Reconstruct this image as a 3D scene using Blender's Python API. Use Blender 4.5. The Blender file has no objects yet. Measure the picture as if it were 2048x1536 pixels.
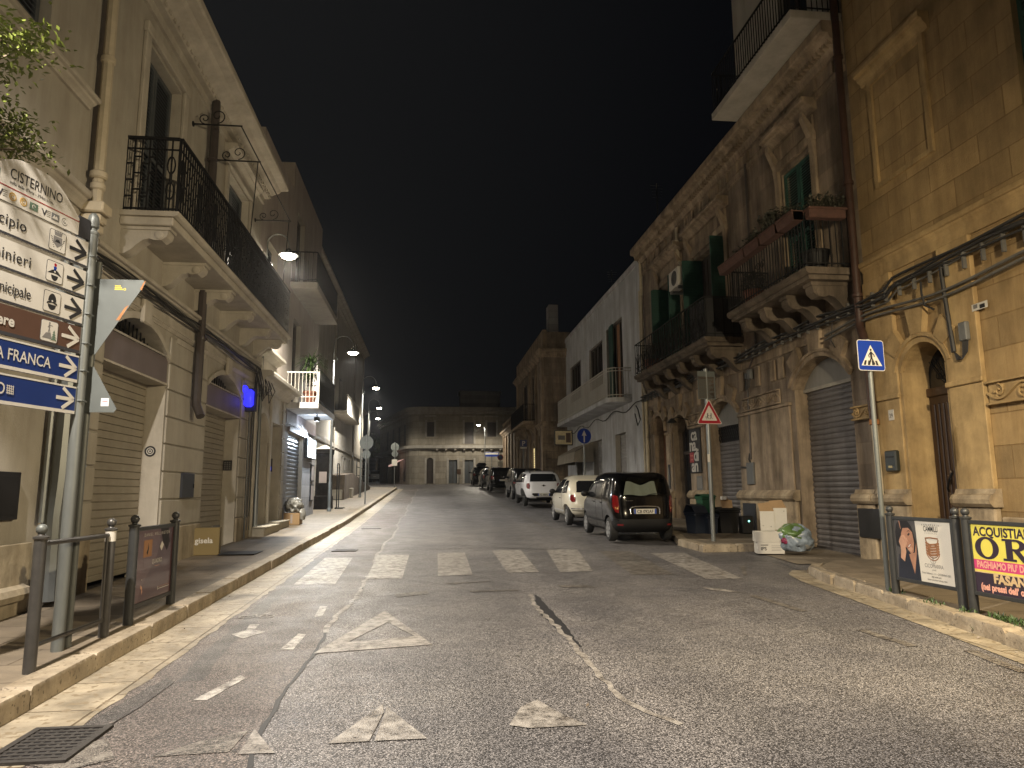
import bpy, bmesh, math, random
from mathutils import Vector, Matrix
from mathutils.bvhtree import BVHTree
random.seed(7)
S = bpy.context.scene
COL = S.collection
R = math.radians
pi = math.pi

# ------------------------------------------------------------------ camera, sky, exposure
cam = bpy.data.cameras.new('camera')
cam.sensor_width = 36.0
cam.lens = 36.0 * 1420 / 2048
cam.clip_start = 0.05
cam.clip_end = 900
camo = bpy.data.objects.new('camera', cam)
COL.objects.link(camo)
camo.matrix_world = (Matrix.Translation((0, 0, 1.45)) @ Matrix.Rotation(R(-6.594), 4, 'Z')
                     @ Matrix.Rotation(R(98.6), 4, 'X') @ Matrix.Rotation(R(-0.4), 4, 'Z'))
S.camera = camo
W = bpy.data.worlds.new('World')
S.world = W
W.use_nodes = True
wn = W.node_tree
bg = wn.nodes['Background']
# night sky: colour raised towards the upper left, imitating lens flare
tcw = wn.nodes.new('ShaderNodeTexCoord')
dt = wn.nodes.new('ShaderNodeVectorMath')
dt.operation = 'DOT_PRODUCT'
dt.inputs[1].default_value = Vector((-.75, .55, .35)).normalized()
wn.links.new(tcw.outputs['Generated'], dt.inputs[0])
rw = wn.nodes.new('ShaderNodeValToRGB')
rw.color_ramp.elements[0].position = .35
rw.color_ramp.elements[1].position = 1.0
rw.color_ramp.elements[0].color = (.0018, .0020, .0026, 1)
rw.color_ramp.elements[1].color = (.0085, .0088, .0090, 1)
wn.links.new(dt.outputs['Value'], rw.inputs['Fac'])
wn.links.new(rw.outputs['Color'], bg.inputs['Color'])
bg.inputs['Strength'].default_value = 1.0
S.view_settings.view_transform = 'Standard'
S.view_settings.look = 'None'
S.view_settings.exposure = 0.2
S.view_settings.gamma = 1.0
S.render.film_transparent = False
S.cycles.use_denoising = True
S.cycles.max_bounces = 6
S.cycles.diffuse_bounces = 3
S.cycles.glossy_bounces = 3
S.cycles.transmission_bounces = 4
S.cycles.sample_clamp_indirect = 4.0
S.cycles.caustics_reflective = False
S.cycles.caustics_refractive = False

def lamp_light(name, x, y, z, power, col, size=0.09, cone=168, blend=0.25, aim=None):
    l = bpy.data.lights.new(name, 'SPOT')
    l.energy = power
    l.color = col
    l.shadow_soft_size = size
    l.spot_size = R(cone)
    l.spot_blend = blend
    o = bpy.data.objects.new(name, l)
    COL.objects.link(o)
    o.location = (x, y, z)
    if aim:
        o.rotation_euler = (Vector(aim) - Vector((x, y, z))).to_track_quat('-Z', 'Y').to_euler()
    return o

# street lamps: (x, y, height of the bulb, pole x, power, colour)
NEUTRAL = (1.0, 0.90, 0.74)
COOL = (1.0, 0.94, 0.84)
LAMPS = [(-3.05, 2.1, 7.6, -3.75, 5700, (1.0, 0.90, 0.79)),
         (-3.63, 17.9, 7.45, -4.16, 4300, NEUTRAL),
         (-3.1, 28.4, 7.00, -3.85, 2900, COOL),
         (-3.1, 40.6, 7.35, -3.85, 2700, COOL),
         (-4.0, 56.0, 8.00, -4.8, 1500, NEUTRAL),
         (-5.1, 70.0, 8.60, -5.9, 800, NEUTRAL),
         (-5.15, 110.0, 9.40, -4.2, 1600, COOL),
         (4.79, 71.0, 8.10, 5.45, 850, (1.0, 0.90, 0.74))]
for q in LAMPS:
    near = q is LAMPS[0]
    lamp_light('street_lamp_light', q[0], q[1], q[2] - 0.17, q[4], q[5], .09, 124 if near else (158 if q[1] < 60 else 174), .7 if q[1] < 60 else .3, aim=(-1.2, 4.6, 0) if near else (q[0] + .001, q[1], 0))
lamp_light('post_lantern_light', 4.9, 3.2, 4.35, 2100, (1.0, 0.81, 0.52), 0.08, 140, .8, aim=(1.5, 14, .4))

# ------------------------------------------------------------------ ground height along the street
GT = [(-80, -.4), (0, 0), (5, .02), (9.7, .12), (15.3, .24), (21.5, .38), (24.4, .46), (32, .72), (35, .83), (50, 1.38),
      (57, 1.62), (62, 1.82), (68, 2.02), (77, 2.28), (90, 2.55), (110, 2.95), (200, 4.0), (420, 5.0)]
def GZ(y):
    y = max(-79.9, min(419, y))
    for (a, b), (c, d) in zip(GT, GT[1:]):
        if y <= c:
            return b + (d - b) * (y - a) / (c - a)

# ------------------------------------------------------------------ materials
def srgb(h):
    return tuple((c / 12.92 if c <= .04045 else ((c + .055) / 1.055) ** 2.4) for c in [int(h[i:i + 2], 16) / 255 for i in (0, 2, 4)])

def mat(name, col, rough=.7, metal=0., spec=.5, var=.12, scale=2.5, bump=0., bscale=60., coat=0., stain=0., stretch=(1, 1, 1),
        brick=None, emit=None, dirt=None, speck=None):
    m = bpy.data.materials.new(name)
    m.use_nodes = True
    nt = m.node_tree
    N = nt.nodes
    L = nt.links
    p = N['Principled BSDF']
    p.inputs['Roughness'].default_value = rough
    p.inputs['Metallic'].default_value = metal
    p.inputs['Specular IOR Level'].default_value = spec
    p.inputs['Coat Weight'].default_value = coat
    p.inputs['Coat Roughness'].default_value = .04
    if emit:
        p.inputs['Emission Color'].default_value = (*emit[0], 1)
        p.inputs['Emission Strength'].default_value = emit[1]
    tc = N.new('ShaderNodeTexCoord')
    mp = N.new('ShaderNodeMapping')
    mp.inputs['Scale'].default_value = stretch
    L.new(tc.outputs['Object'], mp.inputs['Vector'])
    nz = N.new('ShaderNodeTexNoise')
    nz.inputs['Scale'].default_value = scale
    nz.inputs['Detail'].default_value = 6
    nz.inputs['Roughness'].default_value = .62
    L.new(mp.outputs['Vector'], nz.inputs['Vector'])
    rp = N.new('ShaderNodeValToRGB')
    rp.color_ramp.elements[0].position = .3
    rp.color_ramp.elements[1].position = .72
    rp.color_ramp.elements[0].color = (*[max(0, c * (1 - var)) for c in col], 1)
    rp.color_ramp.elements[1].color = (*[min(1, c * (1 + var)) for c in col], 1)
    L.new(nz.outputs['Fac'], rp.inputs['Fac'])
    out = rp.outputs['Color']
    bumps = []
    def mixc(fac, a, b, mode='MIX'):
        x = N.new('ShaderNodeMix')
        x.data_type = 'RGBA'
        x.blend_type = mode
        if isinstance(fac, float):
            x.inputs['Factor'].default_value = fac
        else:
            L.new(fac, x.inputs['Factor'])
        L.new(a, x.inputs['A'])
        if isinstance(b, tuple):
            x.inputs['B'].default_value = (*b, 1)
        else:
            L.new(b, x.inputs['B'])
        return x.outputs['Result']
    if brick:                                   # (axes, course height, block length, mortar, colour of the joint)
        ax, bh, bl, mo, jc = brick
        sp = N.new('ShaderNodeSeparateXYZ')
        cb = N.new('ShaderNodeCombineXYZ')
        L.new(tc.outputs['Object'], sp.inputs[0])
        L.new(sp.outputs[ax[0]], cb.inputs[0])
        L.new(sp.outputs[ax[1]], cb.inputs[1])
        bt = N.new('ShaderNodeTexBrick')
        bt.inputs['Scale'].default_value = 1
        bt.inputs['Brick Width'].default_value = bl
        bt.inputs['Row Height'].default_value = bh
        bt.inputs['Mortar Size'].default_value = mo
        bt.inputs['Mortar Smooth'].default_value = .35
        bt.inputs['Color1'].default_value = (.70, .70, .71, 1)
        bt.inputs['Color2'].default_value = (1, 1, 1, 1)
        bt.inputs['Mortar'].default_value = (*jc, 1)
        L.new(cb.outputs[0], bt.inputs['Vector'])
        out = mixc(1.0, out, bt.outputs['Color'], 'MULTIPLY')
        iv = N.new('ShaderNodeMath')
        iv.operation = 'SUBTRACT'
        iv.inputs[0].default_value = 1
        L.new(bt.outputs['Fac'], iv.inputs[1])
        bumps.append((iv.outputs[0], .6, .012))
    if stain:                                   # run-down streaks, long in z
        m2 = N.new('ShaderNodeMapping')
        m2.inputs['Scale'].default_value = (1.6, 1.6, .22)
        L.new(tc.outputs['Object'], m2.inputs['Vector'])
        n2 = N.new('ShaderNodeTexNoise')
        n2.inputs['Scale'].default_value = 1.3
        n2.inputs['Detail'].default_value = 7
        n2.inputs['Roughness'].default_value = .7
        L.new(m2.outputs['Vector'], n2.inputs['Vector'])
        r2 = N.new('ShaderNodeValToRGB')
        r2.color_ramp.elements[0].position = .36
        r2.color_ramp.elements[1].position = .62
        d = dirt or (.45, .40, .34)
        r2.color_ramp.elements[0].color = (*[1 - stain * (1 - c) for c in d], 1)
        r2.color_ramp.elements[1].color = (1, 1, 1, 1)
        L.new(n2.outputs['Fac'], r2.inputs['Fac'])
        out = mixc(1.0, out, r2.outputs['Color'], 'MULTIPLY')
    if speck:                                   # (scale, threshold, colour)
        v = N.new('ShaderNodeTexNoise')
        v.inputs['Scale'].default_value = speck[0]
        v.inputs['Detail'].default_value = 2
        L.new(tc.outputs['Object'], v.inputs['Vector'])
        r3 = N.new('ShaderNodeValToRGB')
        r3.color_ramp.elements[0].position = speck[1]
        r3.color_ramp.elements[1].position = speck[1] + .05
        L.new(v.outputs['Fac'], r3.inputs['Fac'])
        out = mixc(r3.outputs['Color'], out, speck[2])
    L.new(out, p.inputs['Base Color'])
    if bump:
        n4 = N.new('ShaderNodeTexNoise')
        n4.inputs['Scale'].default_value = bscale
        n4.inputs['Detail'].default_value = 4
        L.new(tc.outputs['Object'], n4.inputs['Vector'])
        bumps.append((n4.outputs['Fac'], bump, .01))
    prev = None
    for s, st, dist in bumps:
        b = N.new('ShaderNodeBump')
        b.inputs['Strength'].default_value = st
        b.inputs['Distance'].default_value = dist
        L.new(s, b.inputs['Height'])
        if prev:
            L.new(prev, b.inputs['Normal'])
        prev = b.outputs['Normal']
    if prev:
        L.new(prev, p.inputs['Normal'])
    return m

def asphalt(name, dark, light, paint=None, wear=.5):
    m = bpy.data.materials.new(name)
    m.use_nodes = True
    nt = m.node_tree
    N = nt.nodes
    L = nt.links
    p = N['Principled BSDF']
    tc = N.new('ShaderNodeTexCoord')
    def noise(sc, det=3, rg=.6):
        n = N.new('ShaderNodeTexNoise')
        n.inputs['Scale'].default_value = sc
        n.inputs['Detail'].default_value = det
        n.inputs['Roughness'].default_value = rg
        L.new(tc.outputs['Object'], n.inputs['Vector'])
        return n.outputs['Fac']
    def ramp(f, a, b, ca, cb):
        r = N.new('ShaderNodeValToRGB')
        r.color_ramp.elements[0].position = a
        r.color_ramp.elements[1].position = b
        r.color_ramp.elements[0].color = (*ca, 1)
        r.color_ramp.elements[1].color = (*cb, 1)
        L.new(f, r.inputs['Fac'])
        return r.outputs['Color']
    def mix(f, a, b, mode='MIX'):
        x = N.new('ShaderNodeMix')
        x.data_type = 'RGBA'
        x.blend_type = mode
        if isinstance(f, float):
            x.inputs['Factor'].default_value = f
        else:
            L.new(f, x.inputs['Factor'])
        L.new(a, x.inputs['A'])
        if isinstance(b, tuple):
            x.inputs['B'].default_value = (*b, 1)
        else:
            L.new(b, x.inputs['B'])
        return x.outputs['Result']
    vo = N.new('ShaderNodeTexVoronoi')
    vo.inputs['Scale'].default_value = 120
    vo.inputs['Randomness'].default_value = 1
    L.new(tc.outputs['Object'], vo.inputs['Vector'])
    sv = N.new('ShaderNodeSeparateColor')
    L.new(vo.outputs['Color'], sv.inputs[0])
    peb = ramp(sv.outputs[0], .36, .82, dark, light)
    peb = mix(ramp(sv.outputs[1], .86, .90, (0, 0, 0), (1, 1, 1)), peb, tuple(min(.6, v * 1.45) for v in light))  # sparse bright stones, the grit's sparkle put into the colour
    edge = ramp(vo.outputs['Distance'], .35, .62, (1, 1, 1), (.45, .45, .45))
    c = mix(1.0, peb, edge, 'MULTIPLY')
    blot = ramp(noise(.9, 5), .32, .70, (.72, .71, .72), (1.12, 1.09, 1.04))
    c = mix(1.0, c, blot, 'MULTIPLY')
    mpt = N.new('ShaderNodeMapping')            # wheel tracks along the street
    mpt.inputs['Scale'].default_value = (1.1, .035, 1)
    L.new(tc.outputs['Object'], mpt.inputs['Vector'])
    ntk = N.new('ShaderNodeTexNoise')
    ntk.inputs['Scale'].default_value = 1.0
    ntk.inputs['Detail'].default_value = 3
    L.new(mpt.outputs['Vector'], ntk.inputs['Vector'])
    c = mix(1.0, c, ramp(ntk.outputs['Fac'], .36, .64, (.80, .80, .80), (1.10, 1.09, 1.08)), 'MULTIPLY')
    c = mix(1.0, c, ramp(noise(2.6, 6, .7), .24, .36, (.5, .5, .5), (1, 1, 1)), 'MULTIPLY')   # oil and damp stains
    if paint:
        f = ramp(noise(9, 8, .75), wear - .12, wear + .10, (0, 0, 0), (1, 1, 1))
        c = mix(f, c, paint)
    L.new(c, p.inputs['Base Color'])
    rr = ramp(noise(2.2, 4), .3, .7, (.40, .40, .40), (.62, .62, .62))
    L.new(rr, p.inputs['Roughness'])
    p.inputs['Specular IOR Level'].default_value = .45
    b = N.new('ShaderNodeBump')
    b.inputs['Strength'].default_value = .55
    b.inputs['Distance'].default_value = .006
    inv = N.new('ShaderNodeMath')
    inv.operation = 'SUBTRACT'
    inv.inputs[0].default_value = 1
    L.new(vo.outputs['Distance'], inv.inputs[1])
    L.new(inv.outputs[0], b.inputs['Height'])
    L.new(b.outputs['Normal'], p.inputs['Normal'])
    return m

M = {}
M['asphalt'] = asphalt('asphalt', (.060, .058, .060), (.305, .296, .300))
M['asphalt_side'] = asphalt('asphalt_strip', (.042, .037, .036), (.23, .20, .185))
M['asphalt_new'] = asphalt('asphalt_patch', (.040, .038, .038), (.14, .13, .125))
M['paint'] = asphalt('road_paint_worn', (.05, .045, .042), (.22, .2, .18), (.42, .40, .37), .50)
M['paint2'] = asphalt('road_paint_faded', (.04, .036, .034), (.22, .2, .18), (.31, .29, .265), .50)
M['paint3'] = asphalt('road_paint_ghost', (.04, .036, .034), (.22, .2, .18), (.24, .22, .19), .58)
M['kerb'] = mat('kerb_limestone', (.36, .305, .225), .62, var=.3, scale=5, bump=.8, bscale=22, stain=.6, speck=(30, .62, (.16, .13, .09)))
M['gutter'] = mat('gutter_limestone', (.33, .285, .21), .5, var=.45, scale=3.2, bump=1.0, bscale=9, brick=('YX', .55, .66, .010, (.3, .26, .2)), stain=.3, speck=(16, .57, (.20, .16, .105)))
M['paving'] = mat('pavement_slabs', (.20, .165, .12), .62, var=.22, scale=3, bump=.4, bscale=30, brick=('XY', .5, .9, .007, (.35, .32, .28)), speck=(5, .64, (.17, .145, .11)))
M['stone_ochre'] = mat('ochre_limestone', (.42, .295, .14), .82, var=.22, scale=1.6, bump=.5, bscale=30, stain=.62, brick=('YZ', .46, 1.05, .010, (.62, .57, .5)))
M['stone_brown'] = mat('brown_limestone', (.30, .24, .18), .85, var=.28, scale=1.4, bump=.4, bscale=30, stain=.9, dirt=(.36, .32, .27), brick=('YZ', .40, .9, .006, (.8, .77, .72)))
M['trim_ochre'] = mat('ochre_stone_trim', (.42, .30, .145), .8, var=.28, scale=2.5, bump=.55, bscale=24, stain=.65)
M['trim_brown'] = mat('brown_stone_trim', (.35, .275, .195), .82, var=.34, scale=2.2, bump=.5, bscale=24, stain=.85, dirt=(.30, .27, .23))
M['soot'] = mat('weathered_stone', (.15, .12, .092), .88, var=.35, scale=3.5, bump=.6, bscale=20, stain=.8, dirt=(.22, .2, .17))
M['plinth'] = mat('worn_plinth_stone', (.37, .30, .205), .8, var=.4, scale=4, bump=1, bscale=13, stain=.85)
M['beige'] = mat('beige_render', (.41, .385, .33), .85, var=.12, scale=1.5, bump=.2, bscale=40, stain=.4)
M['beige_trim'] = mat('beige_stone_trim', (.46, .43, .37), .75, var=.14, scale=3, bump=.25, bscale=35, stain=.35)
M['grey_trim'] = mat('grey_stone_trim', (.36, .34, .30), .8, var=.14, scale=3, bump=.25, bscale=35, stain=.4)
M['base_stain'] = mat('stained_base_render', (.40, .35, .26), .85, var=.25, scale=5, bump=.35, bscale=20, stain=.8)
M['pink'] = mat('pink_render', (.40, .36, .33), .85, var=.1, scale=1.5, bump=.2, bscale=40, stain=.3)
M['white'] = mat('white_limewash', (.58, .59, .61), .85, var=.14, scale=1.2, bump=.3, bscale=12, stain=.8, dirt=(.6, .58, .55))
M['offwhite'] = mat('offwhite_render', (.50, .475, .42), .85, var=.1, scale=1.2, bump=.2, bscale=30, stain=.4)
M['grey_render'] = mat('grey_render', (.33, .33, .34), .85, var=.12, scale=1.4, bump=.2, bscale=30, stain=.35, brick=('YZ', .42, 9, .01, (.6, .6, .6)))
M['far_stone'] = mat('far_building_stone', (.34, .31, .25), .85, var=.15, scale=1.2, bump=.3, bscale=20, stain=.4, brick=('XZ', .6, 1.4, .02, (.6, .56, .5)))
M['roof'] = mat('flat_roof', (.12, .115, .11), .9, var=.2)
M['iron'] = mat('wrought_iron', (.010, .010, .0105), .65, 0, .25, var=.3, scale=20)
M['dark'] = mat('dark_void', (.012, .012, .014), .6, var=.2)
M['anthracite'] = mat('anthracite_paint', (.045, .047, .048), .42, .3, var=.12, scale=12, bump=.1, bscale=90)
M['galv'] = mat('galvanised_steel', (.135, .145, .138), .5, .3, var=.2, scale=9, stretch=(1, 1, .2))
M['steel_grey'] = mat('grey_painted_steel', (.20, .215, .215), .45, .5, var=.12, scale=6, stretch=(1, 1, .25))
M['post_grey'] = mat('bronze_grey_paint', (.085, .082, .078), .38, .5, var=.15, scale=9)
M['shutter_beige'] = mat('beige_roller_shutter', (.33, .30, .24), .5, .15, var=.09, scale=3, stretch=(1, 1, 4), stain=.25)
M['shutter_grey'] = mat('grey_roller_shutter', (.19, .18, .18), .5, .4, var=.18, scale=2.5, stretch=(.6, .6, 3), stain=.6)
M['shutter_white'] = mat('white_roller_shutter', (.42, .41, .40), .55, .1, var=.1, scale=3, stain=.3)
M['shutter_dark'] = mat('dark_roller_shutter', (.10, .11, .125), .35, .5, var=.15, scale=3)
M['fascia'] = mat('mauve_grey_fascia', (.17, .145, .15), .6, var=.1, scale=2, stain=.25)
M['grey_panel'] = mat('grey_panel', (.23, .225, .21), .7, var=.12, scale=2, stain=.4)
M['pipe_brown'] = mat('brown_pipe_paint', (.048, .025, .018), .45, var=.2, scale=6)
M['pipe_dark'] = mat('dark_pipe_paint', (.055, .045, .042), .45, var=.2, scale=6)
M['pipe_cream'] = mat('cream_pipe_paint', (.48, .42, .31), .6, var=.12, scale=6)
M['terracotta_dark'] = mat('weathered_terracotta', (.085, .042, .032), .8, var=.25, scale=8, bump=.2)
M['terracotta'] = mat('terracotta', (.20, .075, .045), .7, var=.2, scale=8, bump=.2)
M['green'] = mat('green_shutter_paint', (.022, .075, .058), .5, var=.2, scale=4)
M['green_grey'] = mat('bluish_shutter_paint', (.075, .085, .092), .5, var=.15, scale=4)
M['wood'] = mat('dark_brown_wood', (.060, .032, .018), .48, var=.35, scale=5, stretch=(6, 6, .6), bump=.2, bscale=30)
M['wood_red'] = mat('red_brown_wood', (.13, .05, .022), .45, var=.3, scale=5, stretch=(6, 6, .6))
M['winframe'] = mat('dark_window_frame', (.05, .04, .035), .5, var=.2)
M['brass'] = mat('brass', (.45, .33, .14), .3, .9, var=.1)
M['chrome'] = mat('chrome', (.6, .6, .6), .16, 1, var=.03)
M['glass'] = mat('dark_glass', (.012, .013, .015), .06, 0, .6, var=.1)
M['pane'] = mat('night_window_glass', (.02, .022, .026), .12, 0, .6, var=.2)
M['curtain'] = mat('orange_curtain', (.30, .16, .085), .9, var=.15)
M['black_box'] = mat('black_meter_door', (.014, .014, .016), .5, var=.2)
M['slate_box'] = mat('slate_meter_door', (.032, .036, .045), .4, .2, var=.15)
M['green_box'] = mat('dark_green_mailbox', (.022, .026, .022), .4, var=.2)
M['grey_box'] = mat('grey_meter_box', (.13, .135, .135), .6, var=.12)
M['cable'] = mat('black_cable', (.022, .021, .021), .6, var=.3)
M['cable2'] = mat('grey_cable', (.10, .098, .092), .6, var=.3)
M['leaf_lit'] = mat('lamplit_tree_leaf', (.105, .13, .022), .45, 0, .4, var=.45, scale=9)  # the lamp's warm brightness is put into this leaf colour
M['leaf'] = mat('plant_leaf', (.045, .085, .022), .5, var=.4, scale=14)
M['leaf_dark'] = mat('dark_plant_leaf', (.035, .035, .022), .55, var=.4, scale=14)
M['bark'] = mat('bark', (.13, .10, .07), .9, var=.3, scale=9, bump=.8, bscale=22)
M['tyre'] = mat('tyre_rubber', (.014, .014, .014), .75, var=.2)
M['rim'] = mat('wheel_rim', (.42, .42, .42), .3, .8, var=.1)
M['plastic'] = mat('black_plastic', (.009, .009, .0095), .55, 0, .3, var=.15, bump=.1, bscale=150)
M['red_lens'] = mat('red_lens', (.14, .003, .005), .12, 0, .6, var=.25, scale=30, coat=1)
M['amber_lens'] = mat('clear_amber_lens', (.62, .42, .16), .12, 0, .6, var=.2, coat=1)
M['paint_black'] = mat('black_car_paint', (.0025, .0025, .003), .14, 0, .25, var=.1, coat=.5)
M['paint_darkgrey'] = mat('dark_grey_car_paint', (.022, .023, .025), .25, .3, var=.1, coat=1)
M['paint_cream'] = mat('cream_car_paint', (.62, .58, .47), .3, var=.03, coat=1)
M['paint_white'] = mat('white_car_paint', (.66, .66, .68), .3, var=.03, coat=1)
M['paint_silver'] = mat('silver_car_paint', (.32, .33, .34), .3, .6, var=.05, coat=1)
M['paint_blue'] = mat('navy_car_paint', (.018, .022, .04), .25, .2, var=.1, coat=1)
M['plate'] = mat('number_plate_white', (.62, .60, .52), .5, var=.05)
M['plate_blue'] = mat('number_plate_blue', (.02, .06, .30), .5, var=.05)
M['ink'] = mat('black_ink', (.012, .012, .014), .6, var=.1)
M['ink_grey'] = mat('grey_ink', (.16, .155, .15), .6, var=.1)
M['sign_white'] = mat('sign_white', (.56, .54, .49), .45, var=.05, scale=5, stain=.2)
M['sign_blue'] = mat('sign_blue', (.012, .030, .135), .35, var=.08, scale=5)
M['sign_blue2'] = mat('sign_bright_blue', (.008, .035, .26), .3, var=.06, scale=5)
M['sign_brown'] = mat('sign_brown', (.085, .046, .032), .4, var=.08, scale=5)
M['sign_red'] = mat('sign_red', (.30, .012, .022), .4, var=.08)
M['sign_dark'] = mat('sign_backing', (.035, .036, .042), .5, var=.1)
M['sign_back'] = mat('sign_back_grey', (.10, .112, .108), .55, .2, var=.1, scale=4)
M['sticker_yellow'] = mat('yellow_sticker', (.55, .45, .05), .5)
M['rust'] = mat('rust', (.30, .13, .045), .8, var=.3, scale=10)
M['gold'] = mat('gold_print', (.42, .27, .08), .5, var=.2)
M['sage'] = mat('sage_print', (.10, .15, .11), .5)
M['ad_yellow'] = mat('poster_yellow', (.75, .66, .11), .55, var=.05)
M['ad_pink'] = mat('poster_pink', (.60, .055, .19), .5, var=.05)
M['ad_rose'] = mat('poster_rose', (.80, .40, .30), .5, var=.05)
M['ad_sand'] = mat('poster_sand', (.62, .45, .24), .5, var=.05)
M['ad_purple'] = mat('poster_dark_purple', (.030, .018, .035), .5, var=.1)
M['ad_white'] = mat('poster_white', (.66, .63, .56), .5, var=.04)
M['ad_maroon'] = mat('poster_maroon', (.060, .022, .026), .3, var=.35, scale=3, coat=.5)
M['ad_plum'] = mat('poster_plum', (.10, .055, .06), .3, var=.2, scale=3, coat=.5)
M['ad_skin'] = mat('poster_skin', (.40, .205, .13), .5, var=.18, scale=12)
M['ad_skin2'] = mat('poster_skin_light', (.52, .30, .20), .5, var=.12, scale=12)
M['ad_lips'] = mat('poster_lips', (.30, .06, .05), .5)
M['ad_navy'] = mat('poster_navy', (.014, .017, .030), .5, var=.2)
M['ad_grey'] = mat('poster_grey', (.075, .072, .072), .5, var=.2)
M['ad_hair'] = mat('poster_hair', (.012, .010, .011), .5, var=.3)
M['ad_bronze'] = mat('poster_bronze', (.28, .13, .06), .5, var=.4, scale=30)
M['cardboard'] = mat('cardboard', (.30, .20, .105), .85, var=.1, scale=4)
M['box_gold'] = mat('mustard_box', (.17, .125, .045), .7, var=.06)
M['box_white'] = mat('white_carton', (.58, .56, .51), .75, var=.06)
M['bag_clear'] = mat('pale_plastic_bag', (.20, .20, .19), .3, var=.18, scale=9, bump=.5, bscale=12)
M['bag_green'] = mat('green_plastic_bag', (.10, .17, .055), .28, var=.5, scale=6, bump=.5, bscale=12)
M['bag_blue'] = mat('grey_blue_plastic_bag', (.22, .27, .33), .28, var=.5, scale=12, bump=.5, bscale=12)
M['bag_pink'] = mat('magenta_plastic_bag', (.22, .025, .07), .3, var=.3, scale=9)
M['bin_blue'] = mat('dark_blue_bin', (.016, .022, .036), .45, var=.15)
M['bin_green'] = mat('green_bin', (.012, .075, .035), .45, var=.15)
M['concrete'] = mat('concrete', (.36, .335, .28), .85, var=.15, scale=6, bump=.4, bscale=40)
M['kiosk'] = mat('blackened_stone', (.010, .0085, .0075), .9, 0, .15, var=.8, scale=7, bump=.9, bscale=9)
M['paper'] = mat('paper_notice', (.30, .26, .24), .8, var=.1)
M['grate'] = mat('cast_iron_grate', (.06, .055, .052), .55, .5, var=.3, scale=20, bump=.3)
M['awning'] = mat('beige_awning', (.30, .265, .21), .85, var=.12, stain=.3)
M['cloth'] = mat('pale_cloth', (.42, .42, .35), .85, var=.06, scale=3, bump=.2, bscale=8)
M['tarp'] = mat('dark_tarpaulin', (.018, .018, .02), .45, var=.2, bump=.5, bscale=6)
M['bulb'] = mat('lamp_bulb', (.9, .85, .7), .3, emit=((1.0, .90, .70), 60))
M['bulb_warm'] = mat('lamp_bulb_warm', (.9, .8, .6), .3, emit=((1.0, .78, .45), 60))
M['neon_white'] = mat('lit_white_sign', (.6, .65, .7), .4, emit=((.78, .90, 1.0), 2.6))
M['neon_blue'] = mat('blue_light', (.02, .02, .5), .4, emit=((.02, .02, 1.0), 2.2))
M['led_blue'] = mat('blue_led', (.02, .04, .4), .4, emit=((.05, .12, 1.0), 1.2))
M['led_cyan'] = mat('cyan_led', (.3, .8, .7), .4, emit=((.25, .95, .75), 3))
M['neon_pink'] = mat('pink_lit_sign', (.7, .4, .35), .4, emit=((1.0, .62, .52), .45))
M['lit_window'] = mat('lit_window', (.6, .5, .25), .5, emit=((1.0, .78, .36), .8), var=.3, scale=3)
M['lit_amber'] = mat('dim_lit_sign', (.4, .34, .2), .5, emit=((1.0, .72, .36), .035), var=.3, scale=4)
M['red_led'] = mat('red_led', (.8, .05, .02), .4, emit=((1, .12, .05), 2))
def glass_clear():
    m = bpy.data.materials.new('rear_window_glass')
    m.use_nodes = True
    N = m.node_tree.nodes
    L = m.node_tree.links
    tr = N.new('ShaderNodeBsdfTransparent')
    tr.inputs[0].default_value = (.62, .66, .64, 1)
    gl = N.new('ShaderNodeBsdfGlossy')
    gl.inputs['Roughness'].default_value = .04
    fr = N.new('ShaderNodeFresnel')
    fr.inputs[0].default_value = 1.5
    mx = N.new('ShaderNodeMixShader')
    L.new(fr.outputs[0], mx.inputs[0])
    L.new(tr.outputs[0], mx.inputs[1])
    L.new(gl.outputs[0], mx.inputs[2])
    L.new(mx.outputs[0], N['Material Output'].inputs['Surface'])
    return m
M['glass_clear'] = glass_clear()
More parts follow.
